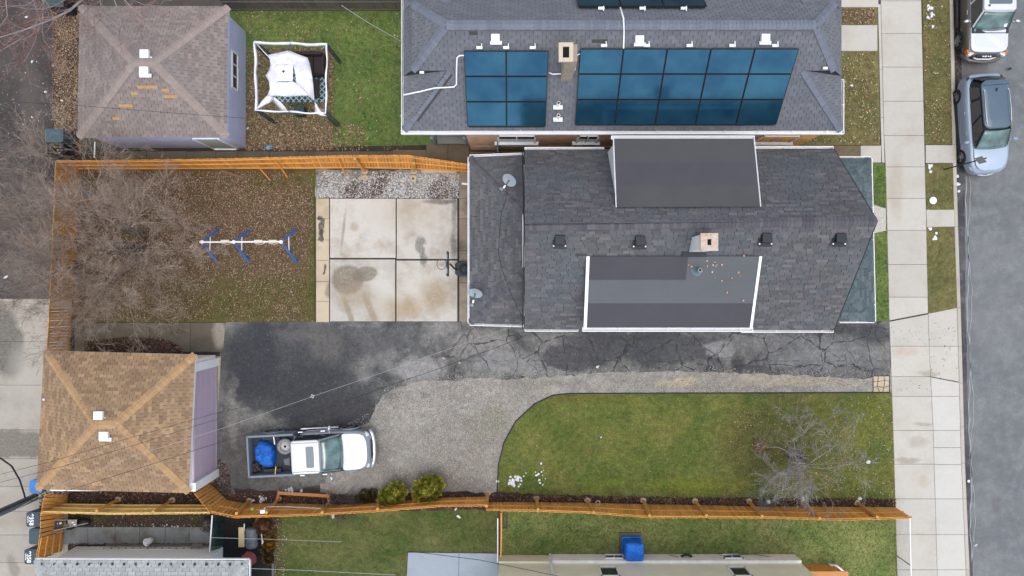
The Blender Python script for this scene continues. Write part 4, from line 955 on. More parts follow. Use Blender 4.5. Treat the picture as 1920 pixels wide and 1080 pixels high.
mb.box(((X0 + X1) / 2, (sW.y + nW.y) / 2, 1.7), (X1 - X0, nW.y - sW.y - .7, 3.4)); mb.box(((a_nw.x + .3 + X0) / 2, (a_nw.y + a_sw.y) / 2, 1.33), (X0 - a_nw.x - .3, a_nw.y - a_sw.y - .6, 2.66))
mb.build('wall', M_siding, hm)
for x, nm in ((X0, 'rear_gable'), (X1, 'front_gable')):
    g_ = MB(); g_.add([(x, sW.y + .3, zE - .02), (x, nW.y - .3, zE - .02), (x, ymid, zR - .25)], [(0, 1, 2)]); g_.build('gable_wall', M_siding, hm)
mb = MB()
for x in (14.6,):
    for y in (e_n.y - .4, ymid + 1, ymid - 1, e_s.y + .4): mb = MB(); mb.box((x, y, 1.3), (.18, .18, 2.6)); mb.build('porch_post', M_white, hm)
mb = MB(); mb.box(((12.7 + 14.75) / 2, ymid, .25), (2.05, 6.6, .5)); mb.build('porch_floor', M_dirtyc, hm)
rk = MB()   # rake board on the west gable, seen above the rear wing roof
for s_, pt in ((1, nW), (-1, sW)):
    a, b = Vector((rW.x - .03, rW.y, zR)), Vector((rW.x - .03, pt.y, pt.z))
    rk.hexa([a - Vector((.02, 0, .22)), b - Vector((.02, 0, .22)), b + Vector((.02, 0, -.22)), a + Vector((.02, 0, -.22))], [a - Vector((.02, 0, .0)), b - Vector((.02, 0, 0)), b + Vector((.02, 0, 0)), a + Vector((.02, 0, 0))])
rk.build('rake_board', M_dkplastic, hm)
mb = MB(); ya, yb = P(984, 399, 4.9).y, P(984, 500, 4.9).y
mb.box((P(984, 450, 4.4).x - .05, (ya + yb) / 2, 4.0), (.07, ya - yb, .5)); mb.build('flashing_strip', M_white, hm)
rk = MB()
for pt in (nE, sE):
    a, b = Vector((rE.x + .03, rE.y, zR)), Vector((rE.x + .03, pt.y, pt.z))
    rk.hexa([a - Vector((.02, 0, .22)), b - Vector((.02, 0, .22)), b + Vector((.02, 0, -.22)), a + Vector((.02, 0, -.22))], [a - Vector((.02, 0, 0)), b - Vector((.02, 0, 0)), b + Vector((.02, 0, 0)), a + Vector((.02, 0, 0))])
rk.build('rake_board', M_dkplastic, hm)
# shed dormers
def shed(outer0, outer1, inner0, inner1, pl, strips, label):
    """a shed dormer: outer edge points, inner edge lies on roof plane pl"""
    th = .1; Z = Vector((0, 0, th))
    mb = MB(); mb.hexa([outer0, outer1, inner1, inner0], [outer0 + Z, outer1 + Z, inner1 + Z, inner0 + Z])
    dm = mb.build('dormer_roof', M_roll, hm, label=label)
    for (u0, u1, v0, v1, m, k) in strips:
        def pt(u, v): return outer0.lerp(outer1, u).lerp(inner0.lerp(inner1, u), v)
        c = [pt(u0, v0), pt(u1, v0), pt(u1, v1), pt(u0, v1)]; s_ = MB(); z0, z1 = th + .002, th + .008 + .004 * k
        s_.hexa([p + Vector((0, 0, z0)) for p in c], [p + Vector((0, 0, z1)) for p in c]); s_.build('roofing_strip', m, dm)
    return dm
def under(p, pl):   # point of roof plane vertically under p
    n = pl[1]; return Vector((p.x, p.y, pl[0].z - ((p.x - pl[0].x) * n.x + (p.y - pl[0].y) * n.y) / n.z))
o0, o1, i0, i1 = P(1151, 261, 5.5), P(1411, 261, 5.5), on(Np, 1158, 389), on(Np, 1419, 388)
i0.x, i1.x = o0.x, o1.x
shed(o0, o1, i0, i1, Np, [(0, 1, 0, .10, M_roll, 0), (0, 1, .1, .36, M_roll, 1), (0, 1, .36, .68, M_roll3, 2), (0, 1, .68, 1, M_roll, 3)], 'wide north dormer roof covered in dark roll roofing')
for a, b in ((o0, i0), (o1, i1)):
    w0 = a.lerp(b, .06); mb = MB(); t_ = .05; d_ = Vector((.03 if a is o0 else -.03, 0, 0))
    mb.add([w0 + d_, b + d_, under(w0, Np) + d_], [(0, 1, 2)]); mb.build('dormer_cheek', M_siding, hm)
mb = MB(); f0, f1 = o0.lerp(i0, .06), o1.lerp(i1, .06)
mb.poly([f0, f1, under(f1, Np), under(f0, Np)]); mb.build('dormer_front', M_siding, hm)
tr_ = MB(); 
for a, b, s_ in ((o0, i0, -1), (o1, i1, 1)): tr_.tube([a + Vector((s_ * .03, 0, .1)), b + Vector((s_ * .03, 0, .1))], .022, 4)
tr_.build('dormer_edge_trim', M_white, hm)
s0, s1, j0, j1 = P(1103, 614, 4.7), P(1411, 614, 4.7), on(Sp, 1104, 481), on(Sp, 1412, 481)
s1.x = j1.x = P(1412, 550, 5.2).x; s0.x = j0.x = P(1102, 550, 5.2).x
sd_ = shed(s0, s1, j0, j1, Sp, [(0, 1, .66, 1, M_roll2, 0), (0, .58, .68, 1, M_roll3, 1), (0, 1, .34, .67, M_roll2, 1), (0, 1, 0, .35, M_roll3, 2)], 'wide south dormer roof with three bands of roll roofing')
for a, b in ((s0, j0), (s1, j1)):
    w0 = a.lerp(b, .04); mb = MB(); d_ = Vector((.03 if a is s0 else -.03, 0, 0)); mb.add([w0 + d_, b + d_, under(w0, Sp) + d_], [(0, 1, 2)]); mb.build('dormer_cheek', M_siding, hm)
f0, f1 = s0.lerp(j0, .04), s1.lerp(j1, .04); mb = MB(); mb.poly([f0, f1, under(f1, Sp), under(f0, Sp)]); mb.build('dormer_front', M_siding, hm)
for a, b, s_, w in ((s0, j0, -1, .12), (s1, j1, 1, .10)):
    mb = MB(); p0, p1 = a + Vector((s_ * w / 2, -.03, .06)), b + Vector((s_ * w / 2, 0, .06)); h_ = Vector((w / 2, 0, 0)); Z = Vector((0, 0, .07))
    mb.hexa([p0 - h_, p0 + h_, p1 + h_, p1 - h_], [v + Z for v in (p0 - h_, p0 + h_, p1 + h_, p1 - h_)]); mb.build('dormer_rake_board', M_white, hm)
# gutters
OUTN, OUTS = (0, 1, 0), (0, -1, 0)
gutter(hm, nW, Vector((o0.x - .1, nW.y, zE)), OUTN, M_white, 1.0, w=.1); gutter(hm, Vector((o1.x + .1, nE.y, zE)), nE - Vector((.0, 0, 0)), OUTN, M_white, 1.0, w=.1)
gutter(hm, o0 + Vector((-.1, 0, .06)), o1 + Vector((.05, 0, .06)), OUTN, M_white, 1.7, w=.11)
gutter(hm, sW, Vector((s0.x - .2, sW.y, zE)), OUTS, M_white, 1.3, w=.09); gutter(hm, Vector((s1.x + .15, sE.y, zE)), sE, OUTS, M_white, .9, w=.09)
gutter(hm, s0 + Vector((-.15, 0, .04)), s1 + Vector((.15, 0, .04)), OUTS, M_white, .85, w=.15)
gutter(hm, a_nw, b_n, OUTN, M_white, .9, w=.1); gutter(hm, a_sw, b_s, OUTS, M_white, .95, w=.09); gutter(hm, a_sw, a_nw, (-1, 0, 0), M_white, 1.05, w=.08)
gutter(hm, e_s, e_n, (1, 0, 0), M_white, 1.15, w=.07); gutter(hm, Vector((P(1572, 297, 2.7).x, e_n.y, 2.7)), e_n, OUTN, M_white, 1.2, w=.07); gutter(hm, Vector((P(1575, 602, 2.7).x, e_s.y, 2.7)), e_s, OUTS, M_white, 1.2, w=.07)
# black box vents
for px, py in ((1049, 451), (1199, 452), (1435, 447), (1573, 447)):
    p = on(Sp, px, py, .02); mb = MB(); mb.box(p + Vector((0, 0, .13)), (.36, .34, .2)); o_ = mb.build('roof_vent', M_dkplastic, hm, bevel=.015)
    f = MB(); f.box(p + Vector((0, -.12, .0)), (.5, .38, .03)); f.build('vent_flange', M_dkplastic, o_)
    for s_ in (-1, 1): t = MB(); t.blob(p + Vector((s_ * .22, -.2, .02)), (.035, .035, .025), 6, 4); t.build('vent_foot', M_whitem, o_)
cz = 7.5; c0 = P(1329, 454, cz); mb = MB(); mb.box((c0.x, c0.y, (cz + 5.4) / 2), (.58, .52, cz - 5.4)); co = mb.build('chimney', M_siding, hm)
ct = MB()
for dx, dy, sx, sy in ((-.19, 0, .24, .62), (.19, 0, .24, .62), (0, .21, .136, .2), (0, -.21, .136, .2)): ct.box((c0.x + dx, c0.y + dy, cz + .03), (sx, sy, .1))
ct.build('chimney_cap', mat('whitewashed_cap', C3(228, 222, 214), .08, 5, c2=C3(204, 160, 130)), co)
t = MB(); t.box((c0.x, c0.y, cz + .01), (.16, .2, .03)); t.build('flue_opening', M_hole, co)
t = MB(); t.box((c0.x, c0.y - .02, cz + .1), (.26, .26, .06)); 
t = MB(); t.box(under(Vector((c0.x - .1, c0.y - .3, 0)), Sp) + Vector((0, 0, .05)), (.9, .3, .03)); t.build('chimney_flashing', M_dkplastic, co)
pp = on(Sp, 1308, 507, .35); t = MB(); t.cyl(pp, .075, .7, 14); o_ = t.build('vent_pipe', M_grmetal, hm); t = MB(); t.cyl(pp + Vector((0, 0, .352)), .05, .01, 12); t.build('pipe_opening', M_hole, o_)
t = MB(); t.lathe(pp - Vector((0, 0, .12)), [(.22, 0), (.14, .05), (.08, .14)], 16); t.build('pipe_flashing', mat('blue_grey_flashing', C3(120, 140, 150), .1), o_)
t = MB(); t.box(on(Sp, 1090, 477, .03), (.42, .12, .02)); t.build('patched_shingle', M_dkp, hm)
lf = MB()
dpl = plane_of(s0 + Vector((0, 0, .13)), s1 + Vector((0, 0, .13)), j0 + Vector((0, 0, .13)))
xy = [(1291, 498), (1296, 499), (1328, 498), (1335, 498), (1341, 500), (1352, 495), (1340, 492), (1336, 511), (1339, 519), (1353, 525), (1373, 523), (1388, 515), (1363, 547), (1393, 564), (1395, 481), (1345, 494), (1324, 489), (1384, 512)]
pos = np.array([on(dpl, x + random.uniform(-2, 2), y + random.uniform(-2, 2), .02) for x, y in xy])
many('roof_leaves', pos, LEAF_V, LEAF_F, RS.uniform(.06, .12, len(pos)), m_leaf('orange_leaves', [(0, C3(190, 140, 106)), (1, C3(230, 190, 160))]))
# dishes
def dish(label, foot, head, ang, group='satellite dishes on the rear roof'):
    foot, head = Vector(foot), Vector(head); r_ = thing('satellite_dish', label, 'satellite dish', foot, 0, group)
    mb = MB(); mb.box(foot + Vector((0, 0, .015)), (.26, .14, .03), ang); mb.tube([foot, foot.lerp(head, .35) + Vector((0, 0, .1)), head], .028, 8); mb.build('mast', M_grmetal, r_, smooth=True)
    M_ = Matrix.Rotation(ang, 3, 'Z') @ Matrix.Rotation(R(52), 3, 'X')
    prof = [(.0, -.06), (.1, -.055), (.2, -.035), (.3, .0), (.305, .008), (.29, .006), (.2, -.02), (.1, -.04), (.0, -.045)]
    t = MB(); t.lathe(head, [(r * 1.0, z) for r, z in prof], 28, M_); o = t.build('reflector', M_dishm, r_, smooth=True)
    a = MB(); tip = head + M_ @ Vector((0, -.12, .34)); a.tube([head + M_ @ Vector((0, -.28, .0)), tip], .014, 6); a.build('feed_arm', M_grmetal, r_)
    a = MB(); a.box(tip, (.07, .12, .07), ang); a.build('receiver_head', M_whitem, r_)
    return r_
M_dishm = mat('pale_grey_dish', C3(178, 192, 204), .06, 4, .4)
wpl = plane_of(a_sw, a_nw, t_n)
dish('grey satellite dish on the rear roof near the brick house', on(wpl, 942, 355, .0), on(wpl, 955, 338, .5), R(-35))
dish('pale satellite dish overhanging the rear gutter by the patio', on(wpl, 886, 572, .0), on(wpl, 891, 550, .45), R(-12))
t = MB(); t.tube([on(wpl, x, y, .02) for x, y in ((949, 368), (947, 380), (940, 400), (936, 440), (935, 478), (940, 500), (948, 525), (960, 555), (975, 585), (983, 603))], .010, 5); simple('dish_cable', t, M_dkplastic, 'thin black cable sagging across the rear roof between the dishes', 'cable')
t = MB(); t.tube([P(866, 344, .6), P(884, 346, .6)], .05, 8); t.build('downspout_end', M_whitem, hm)

# ---------- south-west neighbour garage (pale shingles) ----------
M_sg6 = m_shingle('pale_grey_shingles', [(0, C3(176, 182, 184)), (.5, C3(188, 193, 195)), (1, C3(200, 204, 206))], C3(172, 178, 180), .5)
g3 = thing('pale_garage', 'white-walled garage with pale grey shingle roof at the edge of the yard', 'garage', (-15.4, -15, 0))
n0, n1 = P(66, 1050, 2.6), P(466, 1051, 2.6); q0, q1 = Vector((n0.x, n0.y - 5.4, 2.6)), Vector((n1.x, n1.y - 5.4, 2.6))
m0, m1 = Vector((n0.x + 2.7, n0.y - 2.7, 4.0)), Vector((n1.x - 2.7, n0.y - 2.7, 4.0))
shingle_roof(g3, [[n0, n1, m1, m0], [q0, n0, m0], [n1, q1, m1], [q0, q1, m1, m0]], M_sg6, mat('pale_roof_base', C3(120, 126, 130), .1), limit=300, e=.15, pick=lambda t: t[0].y)
for a, b in ((n0, m0), (n1, m1)): cap_row(g3, a, b, M_sg6, w=.3)
gutter(g3, n0, n1, (0, 1, 0), M_white, 30, w=.05); gutter(g3, n1, q1, (1, 0, 0), M_white, 30, w=.05)
mb = MB(); mb.box(((-20.0 - 13.28) / 2, -11.86 - 2.4, 1.25), (6.72, 4.8, 2.5)); mb.build('wall', mat('bright_white_wall', (.74, .8, .85, 1), .03, 1, .6), g3)
mb = MB()
for k in range(18):
    x = n0.x + .35 + k * (n1.x - n0.x - .6) / 17; t = MB(); t.box((x, n0.y - .17, 2.7), (.06 + .05 * random.random(), .16, .02), random.uniform(-.4, .4)); t.build('torn_shingle_notch', M_dkplastic, g3)

# ---------- cream house to the south ----------
M_cream = siding('cream_siding', C3(236, 224, 196, .8), .1)
hc = thing('cream_house', 'cream-sided house with white-painted foundation south of the lawns', 'house', (6, -16, 0))
ywall = P(1200, 1040).y
xa, xb = P(936, 1040).x, P(1490, 1045).x
mb = MB(); mb.box(((xa + xb) / 2, ywall - 3.1, 2.43), (xb - xa, 6.0, 3.36)); mb.build('wall', M_cream, hc)
mb = MB(); mb.box(((xa + xb) / 2 + 1.2, ywall - 3.0, .375), (xb - xa - 2.4, 6.05, .75)); mb.build('foundation', mat('white_painted_foundation', C3(226, 230, 236, KV), .12, 3, .8), hc)
mb = MB(); mb.box((xa + 1.2, ywall - 3.02, .37), (2.4, 6.0, .74)); mb.build('cream_foundation', M_cream, hc)
mb = MB(); mb.box(((xa + xb) / 2, ywall - 2.9, 4.15), (xb - xa + .2, 6.4, .1)); mb.build('roof', M_roll2, hc)
for px in (1149, 1368): 
    x = P(px, 1048).x; wall_window(hc, (x, ywall + .03, .36), .8, .36, 'y', M_white, M_glassd, 1, 1, 'basement_window')
for px in (1140, 1382):
    z = 1.35; x = P(px, 1068, z).x; wall_window(hc, (x, ywall - .1, z + .35), .72, .9, 'y', M_white, M_glassd, 1, 0)
mb = MB(); x = P(1031, 1040).x; mb.tube([(x, ywall + .02, .05), (x, ywall - .02, 3.9)], .07, 6); mb.build('downpipe', M_whitem, hc)
mb = MB(); mb.tube([P(1340, 1052, .5), P(1343, 1062, .8), P(1346, 1075, 1.0)], .012, 5); mb.box(P(1378, 1053, .62), (.3, .06, .1)); mb.build('wall_cable', M_dkplastic, hc)
t = MB()
for k in range(6): 
    c = P(1287, 1047, .25 + .03 * k); rr = .28 - .02 * k
    t.tube([c + Vector((rr * math.cos(a) * 1.1, rr * math.sin(a) * .8, random.uniform(0, .05))) for a in [i * .42 + k for i in range(17)]], .014, 5)
simple('coiled_hose', t, mat('dark_green_hose', C3(54, 72, 74), .1, 3, .5), 'coiled dark green hose at the foot of the cream house wall', 'hose')
t = MB(); t.tube([P(1255, 1040, .3), P(1275, 1046, .4), P(1300, 1050, .4), P(1323, 1056, .5), P(1345, 1048, .4), P(1370, 1041, .3), P(1410, 1039, .25), P(1445, 1044, .3), P(1492, 1056, .5)], .013, 5)
simple('garden_hose', t, bpy.data.materials['dark_green_hose'], 'dark hose strung along the white foundation of the cream house', 'hose')
# side porch with lattice
M_orw = NT('orange_stained_wood', .75, .3); _t = M_orw.tr(); _n = M_orw.noise(7, 4)
M_orw = M_orw.out(M_orw.mul(M_orw.mul(M_orw.mix(M_orw.ramp(M_orw.noise(1.1, 3), .4, .65), C3(208, 152, 84, .92), C3(194, 138, 70, .92)), M_orw.ramp(_t, 0, 1, .82, 1.16)), M_orw.ramp(_n, .3, .7, .88, 1.1)))
M_orr = mat('orange_wood_rails', C3(206, 140, 66, .9), .12, 5, .75, rnd=.12); M_yew = mat('fresh_pine_boards', C3(208, 172, 104, .9), .12, 4, .75, rnd=.16); M_yer = mat('fresh_pine_rails', C3(226, 196, 128, .95), .1, 4, .75, rnd=.1)
M_post = mat('treated_posts', C3(186, 140, 76, 1.0), .12, 5, .8); M_peach = mat('peach_painted_rail', C3(222, 158, 100), .08, 3, .7)
po = thing('wooden_porch', 'small peach-railed wooden porch with lattice skirt at the cream house corner', 'porch', (*XY(1550, 1070), 0))
mb = MB(); A_, B_ = P(1515, 1071, .9), P(1590, 1071, .9); mb.box(((A_.x + B_.x) / 2, A_.y - .25, .9), (B_.x - A_.x, .5, .06)); mb.build('deck_board', M_peach, po)
la = MB(); a0, a1 = P(1507, 1058, 0), P(1563, 1058, 0)
for k in range(14):
    x = a0.x + (a1.x - a0.x) * k / 13
    for s_ in (-1, 1): la.tube([(x, a0.y - .01, .02), (min(max(x + s_ * .35, a0.x), a1.x), a0.y - .01, .86)], .02, 4)
la.build('lattice', M_orr, po); mb = MB(); mb.prism([XY(*p_) for p_ in ((1552, 1056), (1567, 1057), (1584, 1071), (1570, 1074))], .0, .16); mb.build('porch_step', M_white, po)

# ---------------- fences ----------------
def along(pts, t):
    Ls = [(Vector(b) - Vector(a)).length for a, b in zip(pts, pts[1:])]; T = sum(Ls) * t
    for (a, b), L in zip(zip(pts, pts[1:]), Ls):
        if T <= L + 1e-9: return Vector(a).lerp(Vector(b), T / L if L else 0)
        T -= L
    return Vector(pts[-1])
def fence(name, label, cat, pairs, h, side, m_b, m_r, m_p, posts=(), bw=.14, rails=(.18, .5, .86), rail_side=1, seg_n=None, group=None, braces=()):
    """pairs: ((base px), (top px)) stations; boards are single parts from base to top"""
    b0 = P(*pairs[0][0]); root = thing(name, label, cat, (b0.x, b0.y, 0), 0, group)
    bm = MB(); bm.box((0, 0, .5), (bw - .02, .02, 1)); bme = bm.mesh('board', m_b)
    for (bA, tA), (bB, tB) in zip(pairs, pairs[1:]):
        A, B = P(*bA), P(*bB); TA, TB = P(*tA, h), P(*tB, h); L = (B - A).length; n = max(1, round(L / bw)); u = (B - A).normalized()
        for i in range(n):
            s_ = (i + .5) / n; p = A.lerp(B, s_); t_ = TA.lerp(TB, s_) ; z = (t_ - p); Lz = z.length * random.uniform(.985, 1.012); z = z.normalized()
            nn = u.cross(z).normalized(); ux = z.cross(nn).normalized() * -1
            ux = u - z * u.dot(z); ux.normalize(); ny = z.cross(ux).normalized()
            o = bpy.data.objects.new('board', bme); COL.objects.link(o); o.parent = root
            M_ = Matrix(((ux.x, ny.x, z.x), (ux.y, ny.y, z.y), (ux.z, ny.z, z.z))).to_4x4()
            o.matrix_local = Matrix.Translation(p - root.location + ny * random.uniform(-.004, .004)) @ M_ @ Matrix.Rotation(random.uniform(-.008, .008), 4, 'Y') @ Matrix.Diagonal((L / n / bw, 1, Lz, 1))
        zz = ((TA + TB) / 2 - (A + B) / 2).normalized(); ny = zz.cross(u).normalized() * rail_side
        for f in rails:
            a, b = A.lerp(TA, f) + ny * .035, B.lerp(TB, f) + ny * .035; mb = MB(); hz = zz * .045; hn = ny * .02
            mb.hexa([a - hz - hn, b - hz - hn, b - hz + hn, a - hz + hn], [a + hz - hn, b + hz - hn, b + hz + hn, a + hz + hn]); mb.build('rail', m_r, root)
    for (gb, gt) in posts:
        a, b = P(gb[0], gb[1] - 1.5), P(gt[0], gt[1] - 2, h * .98); dr_ = (b - a); mb = MB(); M_ = dr_.to_track_quat('Z', 'X').to_matrix()
        s_ = .115; mb.box((a + b) / 2, (s_, s_, dr_.length), M=M_); o_ = mb.build('post', m_p, root)
        t = MB(); t.blob(a + Vector((0, 0, .01)), (.16, .14, .07), 9, 5, .18); t.build('post_footing', M_padn, o_)
    for (a, b, w) in braces:
        mb = MB(); a, b = Vector(a), Vector(b); M_ = (b - a).to_track_quat('Z', 'X').to_matrix(); mb.box((a + b) / 2, (w, .04, (b - a).length), M=M_); mb.build('brace', m_r, root)
    return root
fence('wooden_fence', 'long bowed orange fence along the north side of the leafy yard, propped by braces', 'fence',
      [((150, 316), (105, 301)), ((300, 316), (262, 300)), ((445, 315), (425, 297.5)), ((590, 315), (578, 293)), ((668, 314), (661, 291)), ((770, 316), (766, 291)), ((880, 321), (880, 308))], 1.85, 0, M_orw, M_orr, M_post,
      rail_side=-1, rails=(.06, .5, .9), braces=[(P(507, 338, .03), P(481, 309, 1.0), .06), (P(539, 332, .03), P(517, 300, 1.5), .09), (P(649, 330, .03), P(633, 296, 1.6), .09)],
      posts=[((684, 323), (665, 299)), ((777, 322), (776, 308))])
fence('wooden_fence', 'orange fence under the big bare tree along the alley', 'fence', [((149, 318), (104, 302)), ((140, 480), (97, 477)), ((133, 600), (91, 602)), ((131, 658), (87, 660))], 1.85, 0, M_orw, M_orr, M_post, rail_side=-1, rails=(.06, .5, .93))
fence('wooden_fence', 'long orange fence between the front lawn and the south lawns, running to the pavement', 'fence',
      [((425, 937.5), (393.5, 961.5)), ((461, 944), (439, 971)), ((541, 944), (513, 969)), ((624, 946), (601, 966)), ((710, 942.5), (700, 960)), ((835, 933), (826, 950)), ((913, 931), (911, 949))], 1.9, 0, M_orw, M_orr, M_post,
      rail_side=1, rails=(.5, .93), posts=[((468, 940), (443, 965)), ((523, 936), (499, 963)), ((616, 949), (604, 963)), ((711, 940), (708, 957)), ((914, 926), (912, 951))])
fence('wooden_fence', 'lower orange fence beside the front lawn ending at the pavement', 'fence',
      [((913, 941.5), (911, 957)), ((1007, 941.6), (1010, 959)), ((1107, 943), (1113, 963)), ((1207, 945.6), (1217, 971)), ((1307, 947), (1327, 971)), ((1440, 950), (1460, 972)), ((1540, 950), (1568, 976)), ((1679, 951), (1711, 972))], 1.85, 0, M_orw, M_orr, M_post,
      rail_side=1, rails=(.5, .93), posts=[((1006, 936), (1009, 958)), ((1102, 940), (1113, 963)), ((1206, 940), (1218, 969)), ((1303, 941), (1325, 969)), ((1404, 941), (1429, 970)), ((1506, 943), (1537, 974)), ((1607, 944), (1645, 972))])
fence('wooden_fence', 'short slanting orange fence panel joining the tan-roofed garage corner', 'fence', [((386, 898), (356, 914)), ((425, 937.5), (393.5, 961.5))], 1.9, 0, M_orw, M_orr, M_post, rails=(), bw=.15)
fence('pine_fence', 'fresh yellow pine fence behind the tan-roofed garage with rails and posts showing', 'fence', [((121, 945), (77, 961.5)), ((245, 946.5), (210, 965)), ((398, 947), (394, 963))], 1.85, 0, M_yew, M_yer, M_post, rail_side=1, rails=(.1, .5, .94), posts=[((222, 938), (181, 960)), ((323, 939), (287, 962))], bw=.17)
fence('alley_fence', 'orange fence between the alley bins and the pale garage', 'fence', [((128, 928), (84, 925)), ((121, 957), (77, 961)), ((119, 995), (74, 1008))], 1.85, 0, M_orw, M_orr, M_post, rails=(), bw=.16)
fence('alley_fence', 'orange fence panel with upright rails beside the lowest alley bin', 'fence', [((119, 996), (74, 1009)), ((115, 1034), (67, 1048))], 1.85, 0, M_orw, M_orr, M_post, rail_side=1, rails=(.12, .4, .68, .94), bw=.16)
M_grw = mat('weathered_grey_boards', C3(118, 112, 106), .15, 5, .9, rnd=.15)
fence('grey_fence', 'weathered grey board fence along the top of the neighbour yard', 'fence', [((430, 19), (395, -15)), ((760, 19), (748, -15))], 1.9, 0, M_grw, M_grw, M_grw, rail_side=-1, rails=(.08, .5, .95))
# chain link
def chainlink(label, base, h, tube_m, name='chain_link_fence', mesh=True, step=.13, posts=True, group=None):
    p0 = P(*base[0]); rt = thing(name, label, 'fence', (p0.x, p0.y, 0), 0, group)
    mb = MB(); 
    for a, b in zip(base, base[1:]):
        A, B = P(*a), P(*b); t = MB(); t.tube([A + Vector((0, 0, h)), B + Vector((0, 0, h))], .028, 8); t.build('top_rail', tube_m, rt)
        L = (B - A).length; n = int(L / 2.4) + 1
        for i in range(n + 1):
            p = A.lerp(B, i / n); t = MB(); t.cyl(p + Vector((0, 0, h / 2)), .025, h, 8); t.build('post', M_grmetal, rt)
        if mesh:
            u = (B - A) / L; k = int((L + h) / step)
            for i in range(-int(h / step), int(L / step) + 1):
                x = i * step
                for s_ in (0, 1):
                    z0, z1 = 0.02, h; xa_, xb_ = (x, x + h) if s_ == 0 else (x + h, x)
                    f0, f1 = 0.0, 1.0
                    lo, hi = 0, L
                    d_ = xb_ - xa_
                    ts = sorted(((lo - xa_) / d_, (hi - xa_) / d_)); f0, f1 = max(0, ts[0]), min(1, ts[1])
                    if f1 - f0 > .02:
                        mb.tube([A + u * (xa_ + d_ * f0) + Vector((0, 0, z0 + (z1 - z0) * f0)), A + u * (xa_ + d_ * f1) + Vector((0, 0, z0 + (z1 - z0) * f1))], .0028, 3, False)
    if mesh: mb.build('wire_mesh', M_grmetal, rt, kind='stuff')
    return rt
chainlink('chain link fence with white top rail standing on the pavement edge', [(1680, 955), (1684, 1130)], 1.1, M_whitem)
chainlink('low white-railed chain link fence between the two south lawns', [(934, 960), (934, 1040)], .9, M_whitem)
mb = MB(); mb.tube([P(940, 962, 1.0), P(940, 1010, 1.0), P(939, 1045, 1.0)], .035, 6); simple('orange_pole', mb, M_orr, 'thin orange pole lying along the white-railed fence', 'pole')
mb = MB()
for a, b in (((950, 962), (950, 990)), ((950, 990), (936, 990)), ((944, 962), (944, 990))): mb.tube([P(*a, .05), P(*b, .05)], .03, 4)
simple('cold_frame', mb, M_grw, 'weathered wooden frame leaning under the fence beside the low rail', 'frame')
mb = MB(); mb.tube([P(398, 966, 1.1), P(393, 1035, 1.1)], .03, 6)
gs = thing('slatted_fence', 'green slatted chain link fence with white rail beside the black patio', 'fence', (*XY(421, 965), 0)); mb.build('top_rail', M_whitem, gs)
M_gsl = mat('dark_green_slats', C3(42, 84, 76), .1, 4, .5, rnd=.2); sm = MB(); A, B = P(420, 966, 0), P(418, 1026, 0); TA, TB = P(398, 968, 1.08), P(394, 1034, 1.08)
for i in range(26):
    s_ = (i + .5) / 26; a, b = A.lerp(B, s_), TA.lerp(TB, s_); u = (B - A).normalized() * .021; mb = MB(); mb.hexa([a - u, a + u, a + u + Vector((.008, 0, 0)), a - u + Vector((.008, 0, 0))], [b - u, b + u, b + u + Vector((.008, 0, 0)), b - u + Vector((.008, 0, 0))]); mb.build('slat', M_gsl, gs)
mb = MB(); mb.box((P(513, 1020).x, P(513, 1020).y, .03), (.1, 3.0, .14)); simple('edging_strip', mb, mat('grey_edging', C3(120, 122, 128), .1), 'grey edging strip between the black patio and the south lawn', 'edging')
# lawn edging
t = MB(); t.tube([P(x, y, .03) for x, y in ((1668, 736), (1400, 737), (1070, 738), (1037, 741), (1003, 757), (967, 790), (945, 830), (935, 870), (932, 925))], .03, 5); simple('lawn_edging', t, M_dkplastic, 'black plastic edging curving round the corner of the front lawn', 'edging')
# ---------------- vehicles ----------------
def paint(name, c, rough=.35): return mat(name, c, .03, 2, rough, spec=.5, coat=.6, fine=.0, coord='obj')
M_tyre = mat('black_tyre_rubber', (.018, .018, .02, 1), .1, 20, .85)
M_rim = mat('alloy_rim', C3(170, 172, 176), .05, 3, .35, metallic=.6, fine=0)
M_teal = NT('tinted_windscreen_glass', .06, .8, 0, .8, coord='obj'); _a = M_teal.noise(1.6, 3)
M_teal = M_teal.out(M_teal.mix(M_teal.ramp(_a, .4, .62), C3(62, 92, 92), C3(104, 142, 140)))
M_sglass = mat('dark_side_glass', C3(40, 48, 48), .2, 2, .08, spec=.8, fine=0, coord='obj')
M_wiper = mat('black_cowl_plastic', C3(58, 62, 70), .1, 12, .6, coord='obj')
M_chrome = mat('bright_chrome', C3(225, 230, 238), .04, 3, .2, metallic=.7, fine=0, coord='obj')
M_lampg = mat('clear_headlamp', C3(228, 232, 236), .08, 5, .12, spec=.8, fine=0, coord='obj'); M_amber = mat('amber_indicator', C3(226, 140, 60), .05, 5, .2, fine=0)
